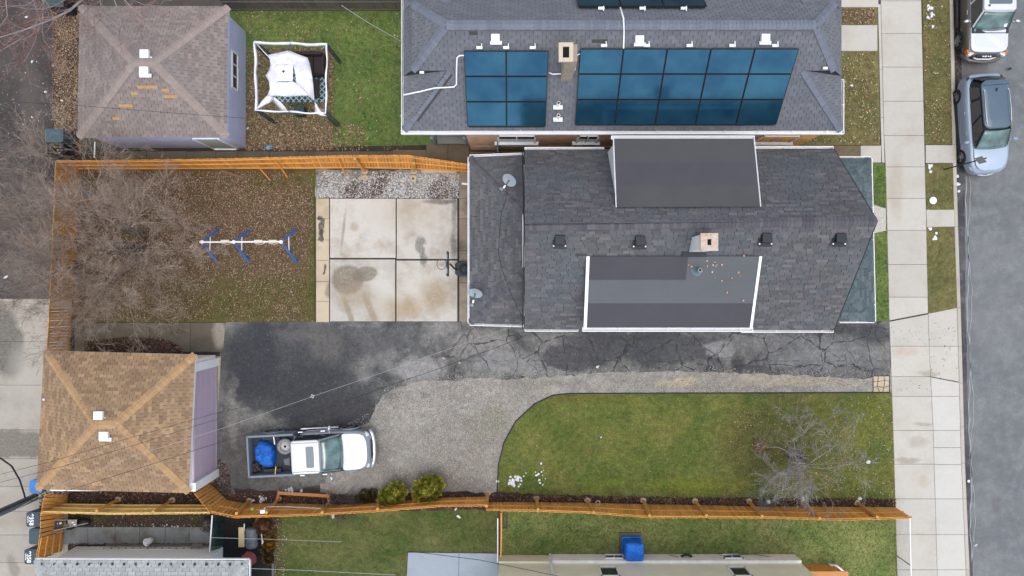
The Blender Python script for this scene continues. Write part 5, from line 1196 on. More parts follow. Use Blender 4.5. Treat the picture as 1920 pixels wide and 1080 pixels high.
def wheel(parent, x, y, r, w, side, spokes=6):
    """wheel with its axle along local y; outer face towards side"""
    yo = y; t = MB(); M_ = Matrix.Rotation(R(90), 3, 'X')
    t.lathe((x, yo, r), [(r * .62, -w / 2), (r * .9, -w / 2), (r, -w * .32), (r, w * .32), (r * .9, w / 2), (r * .62, w / 2), (r * .58, w * .3), (r * .58, -w * .3), (r * .62, -w / 2)], 28, M_)
    o = t.build('tyre', M_tyre, parent, world=False, smooth=True)
    d = MB(); d.lathe((x, yo, r), [(0, -side * w * .28), (r * .5, -side * w * .28), (r * .6, -side * w * .42), (r * .62, -side * w * .46)], 28, M_)
    for k in range(spokes):
        a = 2 * math.pi * k / spokes; c = Vector((x + math.cos(a) * r * .32, yo + side * w * .42, r + math.sin(a) * r * .32))
        d.box(c, (r * .5, .03, r * .14), M=Matrix.Rotation(-a, 3, 'Y'))
    d.cyl((x, yo + side * w * .42, r), r * .16, .05, 10, axis='Y')
    d.build('rim', M_rim, o, world=False)
    dk = MB(); dk.cyl((x, yo + side * w * .25, r), r * .55, .02, 20, axis='Y'); dk.build('brake_disc', M_hole, o, world=False)
    return o
def loft(stations, prof, m, name, parent, sub=1, cap=True, label=None):
    """stations: (x, halfwidth, ztop, zbottom, crown); closed skin over the section profile"""
    mb = MB(); n = 0; vs = []; K_ = []
    for (x, w, zt, zb, cr) in stations:
        ring = []
        for (fy, fz, fc) in prof: ring.append((x, fy * w, zb + (zt - zb) * fz + fc * cr))
        for (fy, fz, fc) in prof[-2::-1]: ring.append((x, -fy * w, zb + (zt - zb) * fz + fc * cr))
        vs.append(ring)
    L = len(vs[0]); fs = []
    for i in range(len(vs) - 1):
        for k in range(L - 1): fs.append((i * L + k, i * L + k + 1, (i + 1) * L + k + 1, (i + 1) * L + k))
        fs.append((i * L + L - 1, i * L, (i + 1) * L, (i + 1) * L + L - 1))
    if cap: fs.append(tuple(range(L))[::-1]); fs.append(tuple(range((len(vs) - 1) * L, len(vs) * L)))
    mb.add([v for r in vs for v in r], fs)
    return mb.build(name, m, parent, world=False, smooth=True, subsurf=sub, label=label)
PROF = [(.90, 0, 0), (1.0, .12, 0), (1.0, .45, 0), (1.0, .72, 0), (.985, .88, 0), (.93, .985, 0), (.88, 1.0, .1), (.5, 1.0, .75), (0, 1.0, 1)]
def quadpanel(parent, name, m, pts, th=.012, world=False):
    pts = q(pts); n = (pts[1] - pts[0]).cross(pts[2] - pts[0]).normalized()
    mb = MB(); L = len(pts); a = [p - n * th for p in pts]; b = [p + n * th for p in pts]
    mb.add(a + b, [tuple(range(L))[::-1], tuple(range(L, 2 * L))] + [(i, (i + 1) % L, (i + 1) % L + L, i + L) for i in range(L)])
    return mb.build(name, m, parent, world=world)
def rrect(x0, x1, y0, y1, r, n=4):
    out = []
    for cx, cy, a0 in ((x1 - r, y1 - r, 0), (x0 + r, y1 - r, 90), (x0 + r, y0 + r, 180), (x1 - r, y0 + r, 270)):
        for k in range(n + 1): a = R(a0 + 90 * k / n); out.append((cx + r * math.cos(a), cy + r * math.sin(a)))
    return out
def greenhouse(parent, m_roof, belt, roof, zb, zr, n_side=2, rad=.12, roof_pts=None, m_side=None, m_pillar=None, wind_m=None, rear=True, crown=.05):
    """belt=(x rear, x front, halfwidth), roof=(x rear, x front, halfwidth)"""
    bx0, bx1, bw = belt; rx0, rx1, rw = roof; m_pillar = m_pillar or m_roof
    core = MB(); k = .985
    ra, rb_ = rrect(bx0, bx1, -bw * k, bw * k, rad * 1.2, 5), rrect(rx0, rx1, -rw * k, rw * k, rad, 5); nn = len(ra)
    core.add([(x, y, zb) for x, y in ra] + [(x, y, zr - .03) for x, y in rb_], [(i, (i + 1) % nn, (i + 1) % nn + nn, i + nn) for i in range(nn)] + [tuple(range(nn, 2 * nn))])
    core.build('cabin_frame', m_pillar, parent, world=False, smooth=False)
    # windscreen, curved in plan
    def curve_glass(x_b, x_r, s_, w0, w1, name, bulge, ins=.06):
        mb = MB(); N = 10; vs = []; fs = []
        for r_ in range(5):
            f = ins + (1 - 2 * ins) * r_ / 4
            for j in range(N + 1):
                u = -1 + 2 * j / N; w = (w0 * (1 - f) + w1 * f) * (1 - .09); x = x_b * (1 - f) + x_r * f + s_ * (bulge * (1 - u * u) * (1 - f * .6) + .02)
                vs.append((x, u * w, zb + (zr - .03 - zb) * f + .02))
        for r_ in range(4):
            for j in range(N): a = r_ * (N + 1) + j; fs.append((a, a + 1, a + N + 2, a + N + 1) if s_ > 0 else (a, a + N + 1, a + N + 2, a + 1))
        mb.add(vs, fs); o = mb.build(name, wind_m or M_teal, parent, world=False, smooth=True)
        sd = o.modifiers.new('th', 'SOLIDIFY'); sd.thickness = .012; return o
    curve_glass(bx1, rx1, 1, bw, rw, 'windscreen', .1)
    if rear: curve_glass(bx0, rx0, -1, bw, rw, 'rear_window', .06).data.materials[0] = M_sglass
    for s_ in (-1, 1):
        for i in range(n_side):
            u0, u1 = i / n_side, (i + 1) / n_side
            def pt(u, f):
                xa = bx0 + (bx1 - bx0) * u; xb_ = rx0 + (rx1 - rx0) * u; return Vector((xa * (1 - f) + xb_ * f, s_ * (bw * (1 - f) + rw * f) * 1.0, zb + (zr - .03 - zb) * f))
            g = .035 / max(.5, n_side); a, b, c, d = pt(u0 + (.025 if i else .06 + rad * .2), .08), pt(u1 - .012, .08), pt(u1 - .018, .9), pt(u0 + (.03 if i else .07 + rad * .2), .9)
            if s_ > 0: a, b, c, d = b, a, d, c
            quadpanel(parent, 'side_window', m_side or M_sglass, [a, b, c, d], .014)
    rp = roof_pts or rrect(rx0 - .02, rx1 + .02, -rw - .01, rw + .01, rad, 6)
    n = len(rp); mb = MB(); c = (sum(p[0] for p in rp) / n, 0); lv = [(1.0, -.035), (1.0, .0), (.93, crown * .55), (.6, crown * .92), (0.02, crown)]
    vs = []; fs = []
    for s_, z in lv:
        for p in rp: vs.append((c[0] + (p[0] - c[0]) * s_, p[1] * s_, zr + z))
    for i in range(len(lv) - 1):
        for j in range(n): fs.append((i * n + j, i * n + (j + 1) % n, (i + 1) * n + (j + 1) % n, (i + 1) * n + j))
    fs.append(tuple(range((len(lv) - 1) * n, len(lv) * n))); fs.append(tuple(range(n))[::-1])
    mb.add(vs, fs); return mb.build('roof', m_roof, parent, world=False, smooth=True)
def mirror_part(parent, x, y, z, m, s_):
    mb = MB(); mb.blob((x, y + s_ * .14, z), (.08, .15, .09), 10, 6, M=Matrix.Rotation(s_ * -.25, 3, 'Z')); mb.tube([(x, y - s_ * .05, z - .05), (x, y + s_ * .08, z)], .03, 6); return mb.build('side_mirror', m, parent, world=False, smooth=True)
def seam(parent, name, pts, r=.006):
    mb = MB(); mb.tube(pts, r, 4); return mb.build(name, M_wiper, parent, world=False)

# --- white pickup: local +x is forward, origin on the ground at its centre
M_pw = paint('white_truck_paint', C3(246, 248, 252)); M_pg = paint('silver_grey_truck_paint', C3(152, 162, 176)); M_bed = mat('grey_bed_rail', C3(132, 144, 156), .06, 4, .5, coord='obj'); M_bedin = mat('dark_bed_liner', C3(62, 66, 72), .2, 3, .8, coord='obj')
pk = thing('pickup_truck', 'white pickup truck with open bed parked on the worn driveway', 'pickup truck', (-9.02, -7.36, 0), R(2.9))
st = [(-.55, .93, 1.04, .42, .02), (-.2, .95, 1.05, .36, .02), (.6, .955, 1.06, .34, .03), (1.3, .95, 1.06, .36, .04), (1.5, .93, 1.07, .38, .06), (1.9, .92, 1.05, .42, .07), (2.3, .89, 1.0, .44, .06), (2.52, .80, .94, .42, .05), (2.66, .66, .86, .42, .03), (2.71, .5, .74, .46, .0)]
loft(st, PROF, M_pg, 'body', pk, 1)
hood = MB(); hp = [(1.5, .76), (1.55, .80), (2.0, .80), (2.3, .76), (2.46, .66), (2.55, .45), (2.58, .2)]; hp2 = hp + [(x, -y) for x, y in hp[::-1]]
n_ = len(hp2); vs = [(x, y, 1.10 - .07 * max(0, (x - 2.1)) * 1.2) for x, y in hp2] + [(1.85 + (x - 1.85) * .75, y * .75, 1.15 - .04 * max(0, x - 2.1)) for x, y in hp2]
hood.add(vs, [(i, (i + 1) % n_, (i + 1) % n_ + n_, i + n_) for i in range(n_)][::1] + [tuple(range(n_, 2 * n_))]); 
hood = hood.build('hood', M_pw, pk, world=False, smooth=True)
greenhouse(pk, M_pw, (-.62, 1.5, .84), (-.56, .62, .72), 1.06, 1.72, 2, m_pillar=M_pg, rear=True, crown=.05)
qm = MB(); qm.prism(rrect(1.22, 1.6, -.84, .84, .05), 1.075, 1.10); qm.build('cowl', M_wiper, pk, world=False)
sr = MB(); sr.prism(rrect(.08, .42, -.46, .46, .05), 1.762, 1.785); sr.build('sunroof', mat('grey_sunroof_glass', C3(104, 120, 132), .04, 3, .15, spec=.7, fine=0), pk, world=False)
for s_ in (-1, 1):
    seam(pk, 'roof_seam', [(-.55, s_ * .62, 1.755), (.6, s_ * .62, 1.762)], .008)
    mirror_part(pk, .98, s_ * .96, 1.18, M_chrome, s_)
    hl = MB(); hl.blob((2.5, s_ * .66, .82), (.16, .17, .11), 12, 6, M=Matrix.Rotation(s_ * -.6, 3, 'Z')); hl.build('headlight', M_lampg, pk, world=False, smooth=True)
    for x in (-.35, .65): dh = MB(); dh.box((x, s_ * .965, 1.0), (.2, .04, .04)); dh.build('door_handle', M_chrome, pk, world=False)
    for x in (-1.75, 1.72):
        wheel(pk, x, s_ * .84, .38, .24, s_); fl = MB(); fl.lathe((x, s_ * .95, .38), [(.42, -.03), (.47, -.01), (.47, .03), (.42, .03)], 20, Matrix.Rotation(R(90), 3, 'X')); fl.build('wheel_arch', M_pg, pk, world=False, smooth=True)
    rb = MB(); rb.tube([(-.5, s_ * 1.0, .42), (1.2, s_ * 1.0, .42)], .045, 6); rb.build('running_board', M_chrome, pk, world=False)
gr = MB(); gr.box((2.68, 0, .66), (.08, .85, .22)); gr.build('grille', M_wiper, pk, world=False, bevel=.02)
bp_ = MB(); bpp = [(2.62, .86), (2.74, .62), (2.79, .3)]; bpp = bpp + [(x, -y) for x, y in bpp[::-1]]; bp_.tube([(x, y, .52) for x, y in bpp], .10, 8); bp_.build('front_bumper', M_chrome, pk, world=False, smooth=True)
bd = MB()   # bed: side walls, tailgate, floor
L0, L1 = -2.72, -.64
for s_ in (-1, 1): bd.hexa([(L0, s_ * .95, .45), (L1, s_ * .95, .45), (L1, s_ * .84, .45), (L0, s_ * .84, .45)], [(L0, s_ * .94, 1.13), (L1, s_ * .94, 1.13), (L1, s_ * .84, 1.13), (L0, s_ * .84, 1.13)])
bd.box((L1 + .03, 0, .8), (.06, 1.68, .6)); bdo = bd.build('bed_wall', M_bed, pk, world=False, bevel=.02)
tg = MB(); tg.box((L0 + .03, 0, .83), (.08, 1.88, .6)); tg.build('tailgate', M_bed, pk, world=False, bevel=.015)
fl = MB(); fl.box(((L0 + L1) / 2, 0, .58), (L1 - L0, 1.68, .06)); 
for k in range(9): fl.box(((L0 + L1) / 2, -.72 + k * .18, .615), (L1 - L0 - .1, .07, .015))
fl.build('bed_floor', M_bedin, pk, world=False)
for s_ in (-1, 1): wh = MB(); wh.box((-1.75, s_ * .74, .72), (.8, .2, .24)); wh.build('wheel_housing', M_bedin, pk, world=False, bevel=.04)
cr_ = MB(); cr_.tube([(-1.55, -.84, 1.05), (-1.53, -.52, .95)], .02, 6); cr_.build('cargo_strap', M_yer, pk, world=False); cr_ = MB(); cr_.tube([(-1.52, .48, 1.0), (-1.52, .84, 1.08)], .025, 6); cr_.build('cargo_bar', M_whitem, pk, world=False)
M_redl = mat('red_lamp', C3(170, 30, 30), .05)
for s_ in (-1, 1): tl = MB(); tl.box((L0, s_ * .88, .85), (.04, .1, .3)); tl.build('tail_light', M_redl, pk, world=False)
def inbed(x, y, z): a = R(2.9); return Vector((-9.02 + x * math.cos(a) - y * math.sin(a), -7.36 + x * math.sin(a) + y * math.cos(a), z))
sp_ = thing('spare_wheel', 'spare wheel lying in the bed of the white pickup', 'wheel', inbed(-1.13, .32, .62))
t = MB(); t.lathe((0, 0, .13), [(.2, -.1), (.32, -.11), (.355, -.06), (.355, .06), (.32, .11), (.2, .1), (.2, -.1)], 32); t.build('tyre', M_tyreg if 'M_tyreg' in globals() else mat('dusty_tyre_rubber', C3(150, 152, 154), .12, 8, .85), sp_, world=False, smooth=True)
t = MB(); t.lathe((0, 0, .16), [(.05, .0), (.07, .03), (.14, .0), (.15, -.05), (.19, -.02), (.2, .05), (.22, .05)], 28); t.build('rim', mat('dull_steel_rim', C3(206, 206, 206), .15, 12, .4, metallic=.3), sp_, world=False, smooth=True)
t = MB(); t.cyl((0, 0, .13), .19, .02, 20); t.build('rim_disc', M_rim, sp_, world=False); t = MB(); t.cyl((0, 0, .16), .055, .05, 12); t.build('hub_hole', M_hole, sp_, world=False)
def cloth(name, outline, h, m, label, cat, seed=3, amp=.07, base=.62):
    """draped heap over an outline (world xy)"""
    rnd = random.Random(seed); mb = MB(); n = 28; pts = [along([Vector((*p, 0)) for p in outline + outline[:1]], i / n) for i in range(n)]
    c = sum(pts, Vector()) / n; lv = [(1.06, 0), (1.02, .45), (.9, .8), (.65, .95), (.35, 1.0), (.02, .98)]; vs = []; fs = []
    ph = [rnd.uniform(0, 6) for _ in range(4)]
    for li, (s_, z) in enumerate(lv):
        for i, p in enumerate(pts):
            a = 2 * math.pi * i / n; w = 1 + amp * .5 * math.sin(5 * a + ph[0] + li) + amp * .4 * math.sin(9 * a + ph[1])
            zz = base + h * z * (1 + amp * 1.2 * math.sin(3 * a + ph[2] + li * .8) + amp * .8 * math.sin(7 * a + ph[3] - li)); v = c + (p - c) * s_ * w
            vs.append((v.x, v.y, zz if li else base))
    for i in range(len(lv) - 1):
        for j in range(n): fs.append((i * n + j, i * n + (j + 1) % n, (i + 1) * n + (j + 1) % n, (i + 1) * n + j))
    fs.append(tuple(range((len(lv) - 1) * n, len(lv) * n))); mb.add(vs, fs)
    o = mb.build(name, m, smooth=True, subsurf=1); return tag(o, label, cat)
M_tarp = NT('blue_tarpaulin', .45, .4); _a = M_tarp.noise(3.5, 6, .75, dist=1.2); M_tarp.bump(_a, .09, .9); M_tarp = M_tarp.out(M_tarp.mix(M_tarp.ramp(_a, .4, .62), C3(10, 84, 190), C3(28, 128, 232)))
tp = [XY(477, 839, .9), XY(486, 826, .9), XY(509, 835, .9), XY(513, 846, .9), XY(514, 868, .9), XY(508, 877, .9), XY(494, 876, .9), XY(478, 864, .9)]
cloth('blue_tarp', tp, .42, M_tarp, 'crumpled blue tarp bundle in the bed of the white pickup', 'tarp')
cloth('black_bag', [XY(470, 870, .8), XY(484, 866, .8), XY(490, 880, .8), XY(482, 886, .8), XY(472, 884, .8)], .26, mat('dark_bin_liner', C3(70, 68, 70), .3, 12, .5, bump=.05, bscale=14), 'dark rubbish bag by the tailgate inside the pickup bed', 'bag', 5, .2)
cloth('grey_mat', [XY(530, 862, .7), XY(543, 858, .7), XY(543, 874, .7), XY(533, 872, .7)], .06, mat('grey_rubber_mat', C3(118, 122, 128), .12, 5, .7), 'rounded grey mat behind the cab inside the pickup bed', 'mat', 8, .04)

# --- grey-blue crossover by the kerb (faces south)
M_sv = paint('pale_blue_grey_paint', C3(158, 176, 200)); M_svroof = paint('slate_blue_roof_paint', C3(82, 106, 126), .2)
def pt_car(): pass
cv = thing('parked_crossover', 'pale blue-grey crossover parked by the kerb with a sign pole in front', 'car', (21.28, 7.4, -.12), R(-90 + 4.5))
st = [(-2.26, .42, .78, .44, .0), (-2.2, .66, .98, .34, .03), (-2.0, .83, 1.05, .27, .05), (-1.5, .915, 1.04, .24, .02), (-.5, .93, 1.0, .22, .02), (.6, .93, .98, .22, .03), (1.1, .92, .98, .24, .05), (1.6, .90, .93, .26, .05), (1.95, .83, .86, .28, .04), (2.15, .68, .76, .32, .02), (2.26, .46, .64, .38, 0)]
loft(st, PROF, M_sv, 'body', cv, 2)
greenhouse(cv, M_svroof, (-2.02, 1.18, .76), (-1.72, .38, .61), .98, 1.60, 3, rad=.3, m_pillar=mat('black_pillars', C3(34, 38, 44), .05, 3, .3), rear=True, crown=.06)
hd = MB(); hp = [(1.12, .74), (1.5, .74), (1.85, .66), (2.05, .5), (2.12, .25)]; hp2 = hp + [(x, -y) for x, y in hp[::-1]]; n_ = len(hp2)
zf = lambda x: 1.03 - .10 * max(0, x - 1.3) - .18 * max(0, x - 1.85)
hd.add([(x, y, zf(x) - .012) for x, y in hp2] + [(1.6 + (x - 1.6) * .8, y * .8, zf(x) + .025) for x, y in hp2], [(i, (i + 1) % n_, (i + 1) % n_ + n_, i + n_) for i in range(n_)] + [tuple(range(n_, 2 * n_))])
hd.build('hood', paint('pale_blue_hood_paint', C3(186, 204, 228)), cv, world=False, smooth=True)
for s_ in (-1, 1):
    rr = MB(); rr.tube([(-1.3, s_ * .52, 1.655), (-1.2, s_ * .545, 1.69), (-.5, s_ * .555, 1.70), (.1, s_ * .54, 1.69), (.22, s_ * .525, 1.655)], .017, 6); rr.build('roof_rail', M_chrome, cv, world=False, smooth=True)
    mirror_part(cv, .82, s_ * .93, 1.08, M_sv, s_)
    hl = MB(); hl.blob((1.98, s_ * .68, .72), (.2, .1, .07), 12, 6, M=Matrix.Rotation(s_ * -.85, 3, 'Z')); hl.build('headlight', M_lampg, cv, world=False, smooth=True)
    tl = MB(); tl.blob((-2.0, s_ * .72, .98), (.10, .1, .05), 10, 6); tl.build('tail_light', M_wiper, cv, world=False, smooth=True)
    for x in (-1.38, 1.36): wheel(cv, x, s_ * .83, .345, .22, s_, 5)
    dh = MB(); dh.box((-.5, s_ * .94, .86), (.16, .03, .03)); dh.box((.4, s_ * .94, .86), (.16, .03, .03)); dh.build('door_handle', M_sv, cv, world=False)
    sk = MB(); sk.box((0, s_ * .9, .24), (3.0, .08, .1)); sk.build('sill_trim', M_wiper, cv, world=False)
seam(cv, 'tailgate_seam', [(-1.5, -.55, 1.645), (-1.5, 0, 1.665), (-1.5, .55, 1.645)], .008)
af = MB(); af.hexa([(-1.32, -.03, 1.66), (-1.2, -.03, 1.66), (-1.2, .03, 1.66), (-1.32, .03, 1.66)], [(-1.34, -.006, 1.76), (-1.26, -.006, 1.72), (-1.26, .006, 1.72), (-1.34, .006, 1.76)]); af.build('shark_fin_aerial', M_wiper, cv, world=False)
cw = MB(); cw.prism([(1.1, .74), (1.28, .5), (1.33, 0), (1.28, -.5), (1.1, -.74), (1.0, 0)], 1.0, 1.03); cw.build('cowl', M_wiper, cv, world=False)
bm_ = MB(); bm_.tube([(2.1, .6, .55), (2.26, .3, .52), (2.3, 0, .52), (2.26, -.3, .52), (2.1, -.6, .55)], .035, 6); bm_.build('bumper_trim', M_chrome, cv, world=False, smooth=True)

# --- white-topped SUV at the top right
M_su = paint('white_suv_paint', C3(232, 238, 248)); M_sul = paint('dark_taupe_lower_paint', C3(98, 90, 86))
wv = thing('parked_suv', 'boxy white SUV with dark lower sides parked at the top of the street', 'car', (21.3, 12.76, -.12), R(-90))
st = [(-2.35, .86, .98, .4, .0), (-2.2, .92, 1.02, .35, .0), (-1, .955, 1.04, .33, .0), (.8, .955, 1.04, .33, .0), (1.3, .95, 1.05, .34, .0), (1.9, .94, 1.0, .38, .0), (2.2, .88, .92, .42, .0), (2.38, .76, .8, .46, 0)]
loft(st, PROF, M_sul, 'body', wv, 1)
hd = MB(); hp = [(.98, .84), (1.95, .82), (2.12, .76), (2.2, .6), (2.22, .3)]; hp2 = hp + [(x, -y) for x, y in hp[::-1]]; n_ = len(hp2)
zf = lambda x: 1.08 - .05 * max(0, x - 1.4) - .16 * max(0, x - 2.0)
hd.add([(x, y, zf(x) - .06) for x, y in hp2] + [(x, y, zf(x)) for x, y in hp2] + [(1.6 + (x - 1.6) * .82, y * .82, zf(x) + .035) for x, y in hp2], [(i, (i + 1) % n_, (i + 1) % n_ + n_, i + n_) for i in range(n_)] + [(i + n_, (i + 1) % n_ + n_, (i + 1) % n_ + 2 * n_, i + 2 * n_) for i in range(n_)] + [tuple(range(2 * n_, 3 * n_))])
hd.build('hood', M_su, wv, world=False, smooth=False, bevel=.01)
greenhouse(wv, M_su, (-2.2, 1.25, .86), (-2.1, .62, .70), 1.04, 1.74, 3, m_pillar=M_su, rear=True, crown=.04)
cw = MB(); cw.prism(rrect(1.0, 1.42, -.82, .82, .06), 1.075, 1.105); cw.build('cowl', M_wiper, wv, world=False)
sr = MB(); sr.prism(rrect(-.35, .38, -.5, .5, .06), 1.772, 1.79); sr.build('sunroof', bpy.data.materials['grey_sunroof_glass'], wv, world=False)
stk = MB(); stk.box((1.12, .56, 1.27), (.14, .12, .01), M=Matrix.Rotation(R(35), 3, 'Y')); stk.build('windscreen_sticker', M_whitem, wv, world=False)
sd2 = MB(); sd2.cyl((.45, -.5, 1.795), .045, .02, 10); sd2.build('roof_aerial', M_wiper, wv, world=False)
for s_ in (-1, 1):
    mirror_part(wv, .92, s_ * .98, 1.22, M_chrome, s_)
    hl = MB(); hl.box((2.22, s_ * .72, .8), (.22, .3, .2), M=Matrix.Rotation(s_ * -.5, 3, 'Z')); hl = hl.build('headlight', M_lampg, wv, world=False, bevel=.05)
    am = MB(); am.box((2.18, s_ * .86, .82), (.2, .08, .18), M=Matrix.Rotation(s_ * -.3, 3, 'Z')); am.build('indicator', M_amber, hl, world=False)
    for x in (-1.45, 1.5): wheel(wv, x, s_ * .88, .4, .26, s_, 6)
    rb = MB(); rb.tube([(-.9, s_ * 1.02, .38), (.9, s_ * 1.02, .38)], .05, 6); rb.build('running_board', M_wiper, wv, world=False)
    for x in (-.6, .45): dh = MB(); dh.box((x, s_ * .965, 1.0), (.2, .04, .04)); dh.build('door_handle', M_chrome, wv, world=False)
gr = MB(); gr.box((2.33, 0, .78), (.1, .9, .2)); gr = gr.build('grille', M_wiper, wv, world=False, bevel=.02)
em = MB()
for y, w in ((.16, .07), (.06, .05), (-.06, .09), (-.17, .06)): em.box((2.37, y, .86), (.05, w, .05), M=Matrix.Rotation(random.uniform(-.4, .4), 3, 'Z'))
em.build('grille_emblem', M_whitem, gr, world=False)
bm_ = MB(); bm_.tube([(2.36, .5, .7), (2.44, .2, .7), (2.44, -.3, .7), (2.38, -.5, .7)], .045, 6); bm_.build('bumper_trim', M_su, wv, world=False, smooth=True)
bb = MB(); bb.tube([(2.15, .92, .5), (2.42, .6, .5), (2.5, 0, .5), (2.42, -.6, .5), (2.15, -.92, .5)], .11, 8); bb.build('front_bumper', M_sul, wv, world=False, smooth=True)

# ---------------- trees and shrubs ----------------
def perp(d):
    a = Vector((0, 0, 1)) if abs(d.z) < .8 else Vector((1, 0, 0)); return d.cross(a).normalized()
def grow(tk, cr, p, d, r, L, depth, rg, up=.25, spread=.75, kids=5, minr=.003, wander=.18, nseg=4, shrink=.62):
    mb = tk if r > .022 else cr; pts = [p.copy()]; rad = [r]
    for i in range(nseg):
        d = (d + Vector((rg.gauss(0, wander), rg.gauss(0, wander), rg.gauss(0, wander) + up * .25))).normalized()
        p = p + d * (L / nseg); pts.append(p.copy()); rad.append(max(minr * .6, r * (1 - .75 * (i + 1) / nseg)))
    mb.tube(pts, rad, 6 if r > .05 else (4 if r > .015 else 3), False, rg.random())
    if depth <= 0: return
    for k in range(kids):
        f = rg.uniform(.25, 1.0); i = min(int(f * nseg), nseg - 1); q0 = pts[i].lerp(pts[i + 1], f * nseg - i)
        dl = (pts[i + 1] - pts[i]).normalized(); ax = perp(dl); ax.rotate(Quaternion(dl, rg.uniform(0, 6.283)))
        nd = dl.copy(); nd.rotate(Quaternion(ax, rg.uniform(.45, 1.0) * spread))
        rr_ = max(minr, (r * (1 - .75 * f)) * rg.uniform(.55, .8))
        grow(tk, cr, q0, nd, rr_, L * shrink * rg.uniform(.75, 1.2) * (1.1 - .35 * f), depth - 1, rg, up, spread, kids, minr, wander, nseg, shrink)
def m_bark(name, a, b):
    n = NT(name, .9, .15); return n.out(n.mul(n.mix(n.ramp(n.noise(1.5, 3), .4, .6), a, b), n.ramp(n.tr(), 0, 1, .75, 1.25)))
M_bark = m_bark('grey_brown_twigs', C3(156, 136, 122), C3(182, 168, 156)); M_barkp = m_bark('pale_grey_twigs', C3(168, 166, 168), C3(150, 146, 148)); M_barkt = m_bark('grey_brown_trunk', C3(112, 102, 98), C3(138, 128, 122))
M_red = m_bark('reddish_twigs', C3(150, 108, 100), C3(176, 152, 148))
rg = random.Random(11)
bt = thing('bare_tree', 'large bare many-stemmed tree sprawling over the alley fence', 'tree', P(262, 452, 0)); tk, cr = MB(), MB()
base = P(262, 452, 0)
for k in range(17):
    a = k / 17 * 6.283 + rg.uniform(-.2, .2); tl_ = rg.uniform(.35, .95)
    dd_ = Vector((math.cos(a) * tl_ * 1.2 - .2, math.sin(a) * tl_ * .88 - .04, 1.0)).normalized()
    grow(tk, cr, base + Vector((math.cos(a) * .3, math.sin(a) * .3, 0)), dd_, rg.uniform(.03, .05), rg.uniform(4.0, 5.4), 4, rg, up=.1, spread=.9, kids=6, minr=.0045, wander=.16, nseg=5, shrink=.56)
tk.build('trunk', M_barkt, bt, smooth=True); cr.build('crown', M_bark, bt)
ft = thing('bare_tree', 'small pale leafless tree on the front lawn near the pavement', 'tree', P(1486, 853, 0)); tk, cr = MB(), MB(); base = P(1486, 853, 0)
rg = random.Random(23)
for k in range(18):
    a = rg.uniform(0, 6.283) if k % 3 else rg.choice((3.6, 2.4, 5.6, .4, .9, 4.6)) + rg.uniform(-.2, .2); tl_ = rg.uniform(.15, 1.5)
    b0_ = base + Vector((rg.uniform(-.3, .3), rg.uniform(-.25, .25), 0)); hgt = rg.uniform(.3, 1.1)
    st_ = b0_ + Vector((math.cos(a) * .2, math.sin(a) * .2, hgt)); tk.tube([b0_, b0_.lerp(st_, .5) + Vector((rg.gauss(0, .04), rg.gauss(0, .04), 0)), st_], [.04, .034, .026], 6, False, rg.random())
    grow(tk, cr, st_, Vector((math.cos(a) * tl_ - .3, math.sin(a) * tl_ + .05, 1.0)).normalized(), rg.uniform(.018, .03), rg.uniform(1.9, 3.0), 3, rg, up=.05, spread=.85, kids=5, minr=.0055, wander=.24, nseg=6, shrink=.52)
tk.build('trunk', M_barkp, ft, smooth=True); cr.build('crown', m_bark('grey_brown_fine_twigs', C3(150, 140, 138), C3(178, 174, 174)), ft)
ct_ = thing('bare_tree', 'bare tree reaching over the alley from the top left corner', 'tree', P(150, -75, 0)); tk, cr = MB(), MB(); base = P(150, -75, 0); rg = random.Random(5)
tk.tube([base, base + Vector((.1, .1, 2.5)), base + Vector((.1, 0, 4.6))], [.17, .15, .12], 8)
top = base + Vector((.1, 0, 4.2))
for path, r in ((((156, 0), (130, 20), (100, 35), (70, 47), (40, 58), (0, 70), (-30, 82)), .045), (((84, 0), (80, 20), (70, 40), (58, 58), (35, 75), (0, 96)), .042), (((82, 5), (79, 50), (82, 75), (92, 88), (100, 95)), .028), (((76, 40), (68, 70), (58, 95), (44, 117)), .032),
                (((187, -6), (191, 20), (189, 36)), .028), (((212, -6), (224, 25), (229, 65)), .028), (((228, -6), (248, 15), (268, 33)), .028), (((130, -4), (100, 12), (80, 17), (50, 17)), .03), (((76, -8), (50, 10), (0, 12)), .034), (((232, -8), (270, 9), (330, 14)), .026), (((150, -5), (166, 14), (160, 24)), .02), (((10, -8), (14, 30), (0, 50)), .024)):
    z = rg.uniform(6.2, 7.2); pts = [top, top.lerp(P(*path[0], z), .5) + Vector((0, 0, .5))] + [P(x, y, z + rg.uniform(-.12, .12)) for x, y in path]; n_ = len(pts)
    tk.tube(pts, [r * (1.25 - .95 * i / (n_ - 1)) for i in range(n_)], 6, False, rg.random())
    for f in range(2, n_):
        for k in range(3):
            dl = (pts[f] - pts[f - 1]).normalized(); ax = perp(dl); ax.rotate(Quaternion(dl, rg.uniform(0, 6.283))); nd = dl.copy(); nd.rotate(Quaternion(ax, rg.uniform(.4, .9)))
            grow(tk, cr, pts[f - 1].lerp(pts[f], rg.random()), nd, r * .4, rg.uniform(.5, 1.2), 2, rg, up=0, spread=.8, kids=3, minr=.006, nseg=4, wander=.16)
tk.build('trunk', M_barkp, ct_, smooth=True); cr.build('crown', M_red, ct_)
